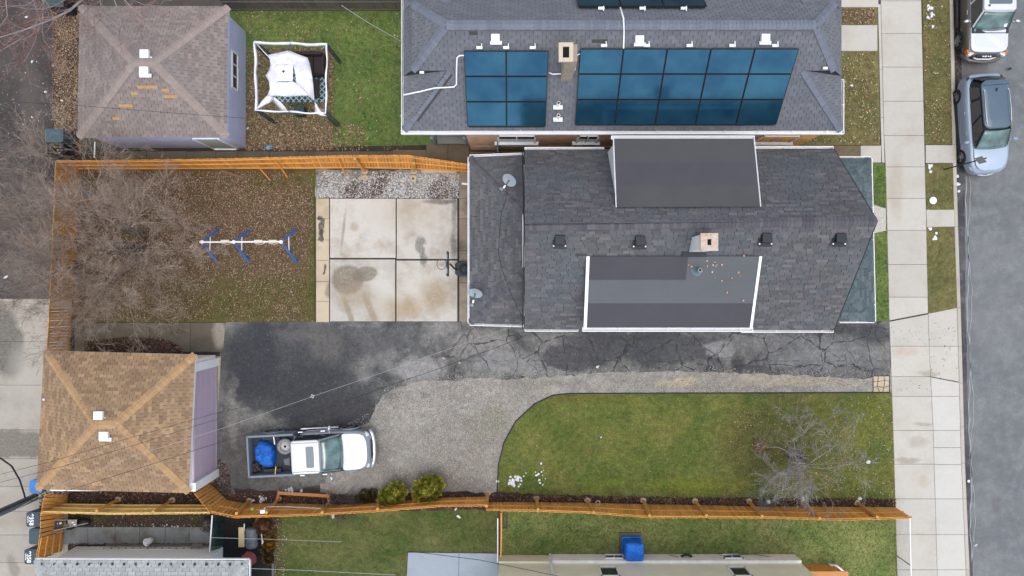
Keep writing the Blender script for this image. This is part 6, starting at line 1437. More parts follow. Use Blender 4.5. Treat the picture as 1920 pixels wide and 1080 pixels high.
def twigs(label, px, py, r, n, m, h=.7, name='twiggy_shrub', cat='shrub'):
    b = P(px, py, 0); root = thing(name, label, cat, b); mb = MB(); rg_ = random.Random(int(px))
    for k in range(n):
        a = rg_.uniform(0, 6.283); s_ = rg_.uniform(.1, 1) ** .6
        grow(mb, mb, b + Vector((math.cos(a), math.sin(a), 0)) * r * .3, Vector((math.cos(a) * s_ * r / h * 1.2, math.sin(a) * s_ * r / h * 1.2, 1)).normalized(), .009, h * rg_.uniform(.8, 1.2), 2, rg_, up=.0, spread=.9, kids=4, minr=.0035, nseg=3, wander=.25)
    mb.build('branches', m, root); return root
twigs('dense grey leafless shrub against the orange fence', 648, 938, .62, 42, m_bark('dark_grey_twigs', C3(92, 84, 86), C3(120, 112, 114)), .8)
for i, (x, y, w_) in enumerate(((1003, 933, 'leftmost'), (1035, 930, 'second'), (1145, 933, 'middle'), (1262, 932, 'fourth'), (1362, 934, 'rightmost'))):
    twigs('dry brown garden plant in the bed by the orange fence, %s of five' % w_, x, y, .28, 9, m_bark('dry_brown_stems', C3(140, 112, 86), C3(168, 140, 108)) if i == 0 else bpy.data.materials['dry_brown_stems'], .35, 'dry_plant', 'plant')
tw2 = twigs('small tangle of bare stems hanging over the orange fence near the pavement tree', 1432, 935, .4, 14, M_barkp, 1.3)
def foliage(root, lobes, n, m, size, part_='foliage', hole=None):
    pos = []; tl_ = []
    tot = sum(l[3] * l[4] for l in lobes)
    P_, T_, Y_ = [], [], []
    for (cx, cy, cz, rx, rz) in lobes:
        k = int(n * rx * rz / tot); u = RS.uniform(0, 1, k) ** .5; th = RS.uniform(0, 6.283, k); ph = np.arccos(RS.uniform(-.15, 1, k)); rr = RS.uniform(.82, 1.06, k) * (1 + .09 * np.sin(7 * th + 5 * ph) + .07 * np.sin(13 * th))
        x = cx + rx * rr * np.sin(ph) * np.cos(th); y = cy + rx * rr * np.sin(ph) * np.sin(th); z = cz + rz * rr * np.cos(ph)
        if hole is not None:
            kk = ((x - hole[0]) ** 2 + (y - hole[1]) ** 2) > hole[2] ** 2 * RS.uniform(.6, 1.3, k); x, y, z, th, ph = x[kk], y[kk], z[kk], th[kk], ph[kk]
        P_.append(np.stack([x, y, z], -1)); T_.append(np.stack([np.pi / 2 - ph * RS.uniform(.5, 1.2, len(ph)), RS.normal(0, .5, len(ph))], -1)); Y_.append(th - np.pi / 2)
    pos = np.concatenate(P_); T = np.concatenate(T_); Y = np.concatenate(Y_)
    return many(part_, np.maximum(pos, [[-99, -99, .02]]), BLADE_V, BLADE_F, RS.uniform(size[0], size[1], len(pos)), m, yaw=Y, tilt=T, parent=root, kind=None)
def m_fol(name, a, b, c):
    n = NT(name, .8, .2); return n.out(n.mul(n.mix(n.ramp(n.noise(5, 4), .4, .62), n.mix(n.ramp(n.noise(1.6, 3), .4, .6), a, b), c), n.ramp(n.tr(), 0, 1, .6, 1.4)))
M_arb = m_fol('yellow_green_conifer', C3(140, 142, 50, .75), C3(160, 152, 58, .75), C3(104, 110, 48, .75)); M_arbd = mat('brown_inner_twigs', C3(128, 110, 66), .2, 12, .9)
def conifer(label, lobes, hole, n):
    b = Vector((lobes[0][0], lobes[0][1], 0)); root = thing('round_conifer', label, 'shrub', b, 0, 'round conifers by the fence'); mb = MB()
    for (x, y, z, rx, rz) in lobes: mb.blob((x, y, z), (rx * .78, rx * .78, rz * .8), 14, 8, .08)
    mb.build('inner_twigs', M_arbd, root); foliage(root, lobes, n, M_arb, (.06, .12), hole=hole)
def L5(px, py, z, r, rz): v = P(px, py, z); return (v.x, v.y, z, r, rz)
c1 = L5(735, 931, .6, .41, .6); c2 = L5(800, 918, .65, .52, .66)
conifer('smaller round yellow-green conifer by the orange fence', [c1, L5(744, 921, .55, .40, .5), L5(727, 932, .5, .36, .5)], (c1[0] + .02, c1[1] - .28, .16), 7000)
conifer('larger round yellow-green conifer with brown hollow by the orange fence', [c2, L5(812, 911, .6, .42, .58), L5(790, 925, .55, .34, .5)], (c2[0] - .05, c2[1] - .30, .26), 10000)
bs = thing('russet_shrub', 'round russet shrub behind the black barrel grill', 'shrub', P(497, 985, 0)); c = L5(496, 983, .55, .38, .45)
mb = MB(); mb.blob(c[:3], (.3, .3, .35), 12, 8, .1); mb.build('inner_twigs', M_arbd, bs); foliage(bs, [c], 3600, m_fol('russet_leaves', C3(150, 112, 84), C3(168, 130, 104), C3(130, 96, 70)), (.04, .08))
bs = thing('orange_shrub', 'low orange-leaved shrub beside the grey edging strip', 'shrub', P(503, 1005, 0)); foliage(bs, [L5(503, 1004, .25, .3, .3), L5(505, 1016, .2, .28, .25)], 1500, m_fol('orange_shrub_leaves', C3(196, 128, 56), C3(160, 120, 60), C3(120, 110, 50)), (.05, .09))
bs = thing('green_ground_shrub', 'low green shrub in the strip beside the black patio', 'shrub', P(503, 1035, 0)); foliage(bs, [L5(503, 1030, .08, .26, .16), L5(504, 1046, .08, .24, .14)], 1200, m_fol('dull_green_leaves', C3(104, 106, 44), C3(128, 110, 60), C3(100, 80, 50)), (.05, .09))
bs = thing('green_ground_shrub', 'small green creeper between the grey shrub and the smaller conifer', 'shrub', P(685, 932, 0)); foliage(bs, [L5(685, 930, .1, .3, .2), L5(700, 926, .1, .22, .18)], 900, bpy.data.materials['dull_green_leaves'], (.05, .09))
# ---------------- gazebo with torn canopy ----------------
M_cloth = NT('white_canopy_cloth', .8, .2); _a = M_cloth.noise(2.2, 5, .6, dist=.8); M_cloth.bump(_a, .12, .7); M_cloth = M_cloth.out(M_cloth.mix(M_cloth.ramp(_a, .4, .65), C3(240, 242, 250, 1.12), C3(222, 224, 236, 1.15)))
M_gzp = mat('slate_gazebo_metal', C3(72, 90, 100), .08, 5, .5)
gz = thing('gazebo', 'garden gazebo frame with torn white canopy hanging in shreds', 'gazebo', P(560, 160, 0)); GZ = 2.25
cs = [P(477, 79, GZ), P(614, 83, GZ), P(612, 214, GZ), P(480, 208, GZ)]
for i, c in enumerate(cs):
    ft_ = Vector((c.x, c.y, 0))
    t = MB(); 
    for dx, dy in ((.12, 0), (-.0, .12), (0, 0)): t.box((c.x + dx * (1 if i in (0, 3) else -1), c.y - dy * (1 if i in (0, 1) else -1), GZ / 2), (.045, .045, GZ))
    t.build('leg', M_gzp, gz)
for a, b in zip(cs, cs[1:] + cs[:1]):
    t = MB(); t.tube([a, b], .03, 6); t.build('frame_rail', M_gzp, gz)
    t = MB(); u = (b - a).normalized(); n_ = Vector((-u.y, u.x, 0)); N = 14; vs = []; fs = []
    for i in range(N + 1):
        p = a.lerp(b, i / N); w = .045 + .012 * math.sin(i * 1.3); o_ = n_ * (.02 * math.sin(i * .9 + a.x))
        vs += [p + n_ * .02 + o_ + Vector((0, 0, .05)), p - n_ * w + o_ + Vector((0, 0, .06)), p - n_ * (w + .025) + o_ + Vector((0, 0, -.12 - .05 * math.sin(i * 2.1)))]
    for i in range(N): fs += [(3 * i, 3 * i + 1, 3 * i + 4, 3 * i + 3), (3 * i + 1, 3 * i + 2, 3 * i + 5, 3 * i + 4)]
    t.add(vs, fs); o_ = t.build('valance', M_cloth, gz, smooth=True); sd = o_.modifiers.new('t', 'SOLIDIFY'); sd.thickness = .012
ctr = P(535, 138, 2.9)
for c in cs: 
    k_ = c.lerp(Vector((ctr.x, ctr.y, 2.6)), .16); t = MB(); t.tube([c + Vector((0, 0, -.02)), k_], .014, 5); t.build('brace', M_grmetal, gz)
for a, b in (((545, 78), (541, 96)), ((540, 192), (543, 217))): t = MB(); t.tube([P(*a, GZ), P(*b, 2.5)], .016, 5); t.build('roof_rod', M_gzp, gz)
def G(x, y, z): return P(460 + x / 6, 60 + y / 6, z)
ring = [(490, 208, 2.38), (590, 252, 2.42), (700, 290, 2.42), (722, 350, 2.5), (738, 430, 2.5), (756, 520, 2.45), (766, 620, 2.4), (778, 785, 2.2), (745, 742, 2.35), (700, 712, 2.4), (600, 718, 2.45), (480, 726, 2.36), (360, 716, 2.42), (245, 722, 2.3), (276, 640, 2.5), (270, 560, 2.45), (228, 490, 2.25), (272, 430, 2.42), (284, 370, 2.45), (276, 315, 2.4), (245, 262, 2.28), (370, 236, 2.4)]
mid = [(445, 460)]; vs = []; fs = []; n = len(ring)
for f, hz in ((0, 0), (.18, .07), (.4, .22), (.62, .38)):
    for i, (x, y, z) in enumerate(ring):
        vs.append(G(x + (445 - x) * f, y + (462 - y) * f, z + hz + .05 * math.sin(i * 1.7 + f * 5)))
for r_ in range(3):
    for i in range(n): fs.append((r_ * n + i, r_ * n + (i + 1) % n, (r_ + 1) * n + (i + 1) % n, (r_ + 1) * n + i))
t = MB(); t.add(vs, [f for k, f in enumerate(fs)]); cn = t.build('canopy', M_cloth, gz, smooth=True); sd = cn.modifiers.new('t', 'SOLIDIFY'); sd.thickness = .015
t = MB(); cc = [(352, 372), (540, 368), (536, 556), (355, 554)]; t.hexa([G(x, y, 2.86) for x, y in cc][::-1], [G(445 + (x - 445) * .96, 462 + (y - 462) * .96, 2.93) for x, y in cc][::-1]); cap_ = t.build('top_canopy', M_cloth, gz, bevel=.02)
t = MB(); t.box(G(428, 444, 2.945), (.09, .09, .015), R(45)); t.build('top_finial', M_dkplastic, cap_)
def strip(pts, name='torn_strip'):
    vs = []; fs = []
    for (x0, y0, z0), (x1, y1, z1) in pts: vs += [G(x0, y0, z0), G((x0 + x1) / 2, (y0 + y1) / 2, (z0 + z1) / 2 + .05), G(x1, y1, z1)]
    for i in range(len(pts) - 1): fs += [(3 * i, 3 * i + 1, 3 * i + 4, 3 * i + 3), (3 * i + 1, 3 * i + 2, 3 * i + 5, 3 * i + 4)]
    t = MB(); t.add(vs, fs); o = t.build(name, M_cloth, gz, smooth=True); sd = o.modifiers.new('t', 'SOLIDIFY'); sd.thickness = .012
strip([((250, 712, 2.35), (330, 740, 2.3)), ((190, 770, 2.3), (280, 790, 2.25)), ((150, 830, 2.28), (180, 845, 2.25)), ((120, 862, 2.27), (128, 868, 2.26))])
strip([((270, 725, 2.3), (330, 735, 2.3)), ((300, 770, 2.0), (400, 790, 2.1)), ((370, 850, 1.7), (450, 845, 1.9)), ((400, 895, 1.6), (475, 890, 1.8))])
strip([((778, 770, 2.2), (782, 790, 2.2)), ((782, 830, 2.25), (830, 860, 2.25)), ((788, 915, 2.27), (880, 920, 2.27)), ((860, 940, 2.27), (925, 950, 2.27))])
strip([((250, 262, 2.35), (268, 290, 2.3)), ((180, 190, 2.3), (210, 230, 2.3)), ((120, 120, 2.28), (135, 140, 2.27))])
def m_rug():
    n = NT('teal_lattice_rug', .9, .1); s_ = n.sep()
    u = n.mth('DIVIDE', n.mth('ADD', s_[0], s_[1]), .26); v = n.mth('DIVIDE', n.mth('SUBTRACT', s_[0], s_[1]), .26)
    f = [n.mth('ABSOLUTE', n.mth('SUBTRACT', n.mth('FRACT', k), .5)) for k in (u, v)]
    ln = n.mth('LESS_THAN', n.mth('MINIMUM', f[0], f[1]), .13); return n.out(n.mix(ln, C3(68, 108, 124), C3(206, 220, 222)))
mb = MB(); a, b = P(508, 108, 0), P(612, 192, 0); mb.box(((a.x + b.x) / 2, (a.y + b.y) / 2, .05), (b.x - a.x, a.y - b.y, .04)); simple('outdoor_rug', mb, m_rug(), 'teal outdoor rug with white lattice pattern under the gazebo', 'rug')
so2 = thing('garden_sofa', 'dark brown outdoor sofa under the torn gazebo', 'sofa', P(588, 117, 0)); M_sofa = mat('dark_brown_wicker', C3(66, 58, 58), .15, 20, .8, bump=.01)
a, b = P(574, 106, .4), P(603, 137, .4); cx, cy = (a.x + b.x) / 2, (a.y + b.y) / 2
t = MB(); t.box((cx, cy, .2), (.85, .95, .4)); t.build('seat', M_sofa, so2, bevel=.02); t = MB(); t.box((cx - .2, cy + .42, .55), (1.3, .14, .5)); t.build('backrest', M_sofa, so2, bevel=.02)
for s_ in (-.22, .22): t = MB(); t.box((cx + s_, cy - .03, .44), (.4, .8, .1)); t.build('cushion', M_sofa, so2, bevel=.03)
for s_ in (-1, 1): t = MB(); t.box((cx + s_ * .45, cy, .3), (.1, .95, .6)); t.build('armrest', M_sofa, so2, bevel=.02)
tb = thing('coffee_table', 'low dark table on the teal rug under the gazebo', 'table', P(592, 166, 0)); c = P(592, 166, .4)
t = MB(); t.box((c.x, c.y, .4), (.36, .85, .04)); t.build('tabletop', M_sofa, tb, bevel=.01)
for dx in (-.14, .14):
    for dy in (-.38, .38): t = MB(); t.box((c.x + dx, c.y + dy, .19), (.04, .04, .38)); t.build('leg', M_sofa, tb)
bxx = thing('deck_box', 'dark teal storage box at the south side of the gazebo', 'box', P(562, 207, 0)); c = P(562, 208, .4)
t = MB(); t.box((c.x, c.y, .25), (.42, .4, .5)); t.build('bin_body', mat('dark_teal_plastic', C3(62, 82, 88), .1, 4, .5), bxx, bevel=.03); t = MB(); t.box((c.x, c.y, .53), (.46, .44, .05)); t.build('lid', bpy.data.materials['dark_teal_plastic'], bxx, bevel=.02)
t = MB(); t.tube([P(476, 208, .0), P(470, 215, 0), P(478, 206, 2.2)], .01, 4); simple('guy_rope', t, M_grmetal, 'thin guy rope at the gazebo corner nearest the lavender garage', 'rope')

# ---------------- swing set ----------------
ss = thing('swing_set', 'metal swing set with blue legs and white top bar on the leafy lawn', 'swing set', P(475, 460, 0)); M_blue = mat('blue_plastic_sleeve', C3(34, 108, 196, .9), .12, 6, .5); M_cream_ = mat('cream_swing_seat', C3(240, 232, 212), .05, 5, .5); BZ = 1.85
t = MB(); t.tube([P(374, 454, BZ), P(529, 453, BZ)], .035, 8); t.build('top_bar', M_whitem, ss)
for ax_, f1, f2 in (((379, 453.5), (409, 430), (406.5, 491)), ((438, 453.5), (468.5, 431), (467, 491)), ((527, 453.5), (554.5, 430), (556, 491))):
    A = P(*ax_, BZ)
    for f in (f1, f2):
        F = P(*f, 0); t = MB(); t.tube([A, A.lerp(F, .5), F], [.028, .045, .055], 8); t.build('leg', M_blue, ss)
    a, b = A.lerp(P(*f1, 0), .5), A.lerp(P(*f2, 0), .5); t = MB(); t.tube([a, b], .022, 6); t.build('cross_bar', M_whitem, ss)
    t = MB(); t.blob(A, (.09, .09, .07), 8, 6); t.build('bracket', M_whitem, ss)
for x in (422, 484.5, 511.5):
    c = P(x, 452.5, BZ + .05); t = MB(); t.box(c, (.36, .13, .07)); o_ = t.build('seat', M_cream_, ss, bevel=.02)
    t = MB(); t.tube([c + Vector((-.2, 0, 0)), c + Vector((-.24, -.08, -.25)), c + Vector((.0, -.1, -.35)), c + Vector((.22, -.05, -.2)), c + Vector((.2, 0, 0))], .012, 5); t.build('chain', M_whitem, o_)

# ---------------- basketball hoop ----------------
bh = thing('basketball_hoop', 'portable basketball hoop with black base at the patio edge', 'basketball hoop', P(866, 505, 0)); M_bk = mat('black_hoop_plastic', C3(52, 60, 68), .1, 5, .5)
t = MB(); bx_ = P(867, 504, .2); t.prism([(bx_.x + x, bx_.y + y) for x, y in ((-.34, -.22), (-.2, -.34), (.34, -.34), (.38, 0), (.34, .34), (-.2, .34), (-.34, .22))], .03, .22); t.build('base', M_bk, bh, bevel=.03)
t = MB(); t.lathe((bx_.x + .1, bx_.y, .22), [(.0, .12), (.12, .14), (.2, .08), (.25, .0), (.26, -.02)], 20); t.build('water_tank', M_bk, bh, smooth=True)
BBZ = 2.1; bb_ = P(839.5, 495, BBZ); pl0 = P(857, 505, .2); t = MB(); t.tube([pl0, Vector((pl0.x - .02, pl0.y, 1.5)), bb_ + Vector((.1, 0, -.1))], .04, 8); t.build('pole', M_bk, bh)
t = MB(); t.box(bb_ + Vector((0, 0, .0)), (.05, 1.06, .7)); bbo = t.build('backboard', M_bk, bh, bevel=.01)
for s_ in (-1, 1): t = MB(); t.box(bb_ + Vector((0, s_ * .3, .355)), (.03, .2, .02)); t.build('backboard_stripe', M_grmetal, bbo)
rc = bb_ + Vector((-.29, 0, -.25)); t = MB(); t.tube([rc + Vector((.2 * math.cos(a), .23 * math.sin(a), 0)) for a in [i * math.pi / 12 for i in range(25)]], .013, 5); rm = t.build('rim', mat('rusty_rim', C3(112, 84, 72), .1), bh)
t = MB()
for i in range(12):
    a = i * math.pi / 6; t.tube([rc + Vector((.2 * math.cos(a), .23 * math.sin(a), 0)), rc + Vector((.14 * math.cos(a + .26), .15 * math.sin(a + .26), -.2)), rc + Vector((.1 * math.cos(a), .1 * math.sin(a), -.4))], .005, 3)
t.build('net', M_whitem, rm)

# ---------------- bins ----------------
def wheelie(label, px, py, w, d_, zt, rz, m, group=None, text=None, face=1, name='wheelie_bin'):
    c = P(px, py, zt); r_ = thing(name, label, 'bin', (c.x, c.y, .0), rz, group)
    t = MB(); w2, d2 = w / 2, d_ / 2; t.hexa([(-w2 * .75, -d2 * .78, .04), (w2 * .8, -d2 * .78, .04), (w2 * .8, d2 * .78, .04), (-w2 * .75, d2 * .78, .04)], [(-w2 * .93, -d2 * .94, zt - .06), (w2 * .93, -d2 * .94, zt - .06), (w2 * .93, d2 * .94, zt - .06), (-w2 * .93, d2 * .94, zt - .06)])
    t.build('bin_body', m, r_, world=False, bevel=.02)
    t = MB(); t.prism(rrect(-w2, w2, -d2, d2, .09), zt - .06, zt); lv = rrect(-w2 * .8, w2 * .8, -d2 * .8, d2 * .8, .07); t.prism(lv, zt - .01, zt + .015); ld = t.build('lid', m, r_, world=False, bevel=.008)
    for s_ in (-1, 1): t = MB(); t.cyl((w2 * .75, s_ * d2 * .75, .12), .12, .05, 14, axis='Y'); t.build('wheel', M_tyre, r_, world=False)
    if text:
        cu = bpy.data.curves.new('number_text', 'FONT'); cu.body = text; cu.size = .26; cu.align_x = 'CENTER'; cu.align_y = 'CENTER'; cu.extrude = .003; cu.offset = .007; cu.materials.append(M_whitem)
        to = bpy.data.objects.new('number_source', cu); COL.objects.link(to); bpy.context.view_layer.update()
        me = bpy.data.meshes.new_from_object(to.evaluated_get(bpy.context.evaluated_depsgraph_get())); bpy.data.objects.remove(to)
        o = bpy.data.objects.new('painted_number', me); COL.objects.link(o); o.parent = ld; o.location = (-w2 * .28, 0, zt + .019); o.rotation_euler = (0, 0, R(-90))
        t = MB(); t.tube([(-w2 * .72 + .02 * math.sin(k * 2.2), .17 - k * .034, zt + .018) for k in range(10)], .018, 5); t.build('painted_scrawl', M_whitem, ld, world=False)
    return r_
M_bin = mat('dark_slate_bin_plastic', C3(74, 88, 100), .08, 5, .55)
wheelie('dark slate wheelie bin marked 9358 in the alley, next to the fence top corner', 63, 974, .66, .66, 1.05, 0, M_bin, None, '9358')
wheelie('plain dark green-grey wheelie bin between the two marked alley bins', 66, 1006, .56, .70, .98, 0, mat('green_grey_bin_plastic', C3(72, 96, 104), .1, 5, .55))
wheelie('dark slate wheelie bin marked 9358 in the alley, beside the pale garage corner', 58, 1044, .60, .66, 1.05, 0, M_bin, None, '9358')
wheelie('bright blue recycling bin at the tan-roofed garage corner', 67, 912, .56, .56, .95, 0, mat('bright_blue_bin_plastic', C3(72, 150, 240), .08, 4, .5))
wheelie('large teal-grey alley bin beside the lavender garage', 101, 254, .82, .60, 1.1, 0, mat('teal_grey_bin_plastic', C3(78, 104, 114), .12, 4, .55))
ob = thing('open_bin', 'open dark bin filled with litter behind the teal-grey alley bin', 'bin', P(103, 283, 0)); c = P(103, 281, .9); t = MB()
for dx, dy, sx, sy in ((-.33, 0, .05, .6), (.33, 0, .05, .6), (0, .28, .7, .05), (0, -.28, .7, .05)): t.box((c.x + dx, c.y + dy, .48), (sx, sy, .9))
t.box((c.x, c.y, .3), (.62, .52, .4)); t.build('bin_body', M_dkplastic, ob); 
pos = np.stack([RS.uniform(c.x - .28, c.x + .28, 40), RS.uniform(c.y - .24, c.y + .24, 40), RS.uniform(.5, .7, 40)], -1); many('litter_fill', pos, LEAF_V, LEAF_F, RS.uniform(.06, .12, 40), M_leaft, parent=ob, kind='stuff')
ob = thing('open_bin', 'dark bin at the top edge of the picture under the overhanging branches', 'bin', P(105, 2, 0)); c = P(102, 0, 1.0); t = MB(); t.box((c.x, c.y, .5), (.8, .6, 1.0)); t.build('bin_body', M_dkplastic, ob, bevel=.03); t = MB(); t.box((c.x, c.y, 1.02), (.86, .66, .05)); t.build('lid', mat('dull_green_lid', C3(70, 94, 96), .1), ob, bevel=.02)

# ---------------- south-west yard things ----------------
# snow blower like machine
sb = thing('garden_machine', 'metal garden machine with long handles lying beside the orange alley fence', 'machine', P(132, 980, 0)); M_steel = mat('scuffed_steel', C3(176, 178, 180), .3, 9, .4, metallic=.3)
def Q1(x, y, z): return P(40 + x / 7.2, 930 + y / 7.2, z)
t = MB(); t.hexa([Q1(620, 325, .1), Q1(760, 315, .1), Q1(760, 410, .1), Q1(640, 430, .1)][::-1], [Q1(620, 325, .5), Q1(750, 315, .5), Q1(745, 400, .5), Q1(640, 425, .5)][::-1]); t.build('engine_cover', M_steel, sb, bevel=.02)
t = MB(); t.blob(Q1(850, 350, .2), (.28, .14, .2), 12, 6); t.build('front_hood', M_dkplastic, sb, smooth=True)
t = MB(); t.hexa([Q1(440, 340, .7), Q1(545, 330, .6), Q1(545, 440, .6), Q1(450, 455, .7)][::-1], [Q1(440, 340, .78), Q1(545, 330, .68), Q1(545, 440, .68), Q1(450, 455, .78)][::-1]); t.build('control_panel', M_dkplastic, sb, bevel=.01)
for a, b in (((440, 325, .95), (760, 322, .4)), ((430, 470, .95), (900, 365, .3))): t = MB(); t.tube([Q1(*a), Q1(*b)], .018, 6); t.build('handlebar', M_steel, sb)
for x, y in ((480, 375), (530, 365), (700, 355), (720, 385)): t = MB(); t.box(Q1(x, y, .72 if x < 600 else .53), (.10, .06, .04), .3); t.build('metal_plate', M_whitem, sb)
for y in (330, 430): t = MB(); t.cyl(Q1(660, y, .17), .17, .07, 16, axis='Y'); t.build('wheel', M_tyre, sb)
t = MB(); t.tube([P(95, 994, .8), P(108, 992, .7), P(140, 984, .4)], .018, 6); simple('long_pole', t, M_grw, 'grey wooden pole leaning on the orange fence by the garden machine', 'pole')
fpit = thing('fire_pit', 'round black wire fire pit standing between lawn and green-slatted fence', 'fire pit', P(387, 988, 0)); c = P(386, 986, .45)
t = MB(); 
for z in (.3, .45): t.tube([Vector((c.x + .29 * math.cos(a), c.y + .29 * math.sin(a), z)) for a in [i * math.pi / 12 for i in range(25)]], .016, 5)
t.build('ring', M_dkplastic, fpit); t = MB(); t.lathe((c.x, c.y, .15), [(0, 0), (.16, .02), (.26, .15)], 20); t.build('bowl', mat('ashy_bowl', C3(92, 84, 80), .3, 12), fpit)
for a in (0, 2.1, 4.2): t = MB(); t.tube([(c.x + .28 * math.cos(a), c.y + .28 * math.sin(a), .45), (c.x + .34 * math.cos(a), c.y + .34 * math.sin(a), 0)], .014, 5); t.build('leg', M_dkplastic, fpit)
for k in range(5): a = random.uniform(0, 3); t = MB(); t.tube([(c.x - .2 * math.cos(a), c.y - .2 * math.sin(a), .32 + .03 * k), (c.x + .2 * math.cos(a), c.y + .2 * math.sin(a), .34 + .03 * k)], .018, 5); t.build('log', M_barkt, fpit)
fn = thing('metal_stand', 'tangled dark metal stand beside the green-slatted fence rail', 'stand', P(408, 985, 0)); t = MB(); rg = random.Random(3)
for k in range(10): t.tube([P(398 + rg.uniform(0, 22), 978 + rg.uniform(0, 14), rg.uniform(.1, .6)) for _ in range(4)], .012, 4)
t.build('metal_rods', M_dkplastic, fn)
bk = thing('bucket', 'white bucket lying tilted on the wet side path', 'bucket', P(276, 1015, 0)); a, b = P(285, 1012, .05), P(274, 1017, .42); ax = (b - a); M_ = ax.to_track_quat('Z', 'X').to_matrix()
t = MB(); t.lathe(a, [(.0, 0), (.13, 0), (.155, ax.length), (.145, ax.length), (.12, .02), (0, .02)], 20, M_); t.build('bucket_shell', M_whitem, bk, smooth=True); t = MB(); t.lathe(a, [(.155, ax.length - .03), (.168, ax.length - .03), (.168, ax.length), (.155, ax.length)], 20, M_); t.build('rim', M_whitem, bk)
ld = thing('ladder', 'old ladder and boards laid along the white garage wall', 'ladder', P(300, 1030, 0))
for dy in (0, .3):
    t = MB(); a, b = P(198, 1026, .35), P(392, 1027, .35); a.y -= dy; b.y -= dy; t.box(((a.x + b.x) / 2, (a.y + b.y) / 2 + .1, .3), (b.x - a.x, .05, .08)); t.build('side_rail', M_grw, ld)
for k in range(14): x = P(202, 1026).x + k * .33; t = MB(); t.box((x, P(300, 1026).y - .06, .3), (.04, .3, .03)); t.build('rung', M_grw, ld)
t = MB(); t.box(P(278, 1031, .42), (2.2, .05, .03)); t.build('white_strip', M_whitem, ld); t = MB(); t.box(P(370, 1023, .4), (.5, .18, .04)); t.build('loose_board', M_grw, ld)
gl_ = thing('barrel_grill', 'grey barrel charcoal grill with a wooden side shelf on the black patio', 'grill', P(466, 1006, 0)); M_brl = mat('weathered_grey_barrel', C3(104, 112, 122), .2, 5, .5)
c = P(470.5, 1009, .9); t = MB(); prof = [(.02, -.46), (.2, -.46), (.25, -.42)] + [(.265 + .012 * math.sin(k * 1.26), -.4 + k * .042) for k in range(20)] + [(.25, .42), (.2, .46), (.02, .46)]
t.lathe((c.x, c.y, .8), prof, 24, Matrix.Rotation(R(90), 3, 'X')); t.build('barrel', M_brl, gl_, smooth=True)
t = MB(); t.box(P(453, 1007, .9), (.26, .88, .04)); t.build('side_shelf', mat('pale_shelf_board', C3(212, 192, 152), .15, 6), gl_)
for dx in (-.2, .2):
    for dy in (-.36, .36): t = MB(); t.box((c.x + dx, c.y + dy, .3), (.04, .04, .6)); t.build('leg', M_dkplastic, gl_)
t = MB(); t.tube([P(458, 982, .9), P(458, 995, .9)], .02, 6); t.tube([P(490, 995, .8), P(492, 1020, .8)], .014, 5); t.tube([P(491, 1011, .8), P(494, 1015, .85), P(491, 1020, .8)], .014, 5); t.build('handle', M_whitem, gl_)
rt_ = thing('round_table', 'faded red round slatted table by the pale garage corner', 'table', P(467, 1048, 0)); c = P(467, 1048, .6); M_redt = mat('faded_red_slats', C3(166, 88, 88), .12, 5, .7)
for k in range(7):
    o_ = -.27 + k * .09; w = 2 * math.sqrt(max(.01, .33 ** 2 - o_ ** 2)); t = MB(); u = Vector((math.cos(.7), math.sin(.7), 0)); n_ = Vector((-u.y, u.x, 0)); t.box(c + n_ * o_, (w, .078, .02), .7); t.build('slat', M_redt, rt_)
for a in range(4): t = MB(); t.tube([(c.x + .22 * math.cos(a * 1.57), c.y + .22 * math.sin(a * 1.57), .58), (c.x + .26 * math.cos(a * 1.57), c.y + .26 * math.sin(a * 1.57), 0)], .018, 5); t.build('leg', M_dkplastic, rt_)
t = MB(); 
for a, b in (((522, 924), (618, 930)), ): 
    A, B = P(*a, .5), P(*b, .5); t.box((A + B) / 2, ((B - A).length, .14, .05), math.atan2((B - A).y, (B - A).x))
bf = thing('wooden_rail_frame', 'orange wooden beam frame standing in front of the orange fence by the grey shrub', 'frame', P(570, 935, 0)); t.build('beam', mat('salmon_wood', C3(206, 142, 88), .1, 5, .75), bf)
for a, b in (((521, 923), (521, 938)), ((612, 927), (618, 938))): t = MB(); A, B = P(*a, .47), P(*b, .2); t.box((A + B) / 2, (.1, (A - B).length, .05), math.atan2((B - A).y, (B - A).x) + R(90)); t.build('side_arm', bpy.data.materials['salmon_wood'], bf)
for x in (521, 618): t = MB(); p = P(x, 936, .2); t.box((p.x, p.y, .13), (.08, .08, .26)); t.build('leg', bpy.data.materials['salmon_wood'], bf)
cl = thing('clothes_pole', 'thin grey-white pole on two short stakes across the orange fence', 'pole', P(560, 950, 0)); t = MB(); t.tube([P(500, 950, 1.6), P(540, 950, 1.62), P(602, 953, 1.6)], .022, 6); t.build('rail', M_grmetal, cl)
for a, b in (((509, 935), (508, 952)), ((605, 938), (606, 952)), ((602, 953), (604, 963))): t = MB(); t.tube([P(*a, .1), P(*b, 1.55)], .014, 5); t.build('stake', M_grmetal, cl)
t = MB(); t.box(P(493, 959, 1.8), (.2, .14, .12), .1); t.tube([P(497, 952, 1.6), P(494, 958, 1.8)], .03, 6); simple('floodlight', t, M_whitem, 'small white lamp fixed on the orange fence rail', 'lamp')
t = MB(); t.blob(P(473, 955, 1.2), (.09, .1, .06), 7, 5, .25); simple('green_rag', t, mat('lime_green_rag', C3(190, 214, 110), .1), 'lime green rag hanging on the orange fence', 'rag')
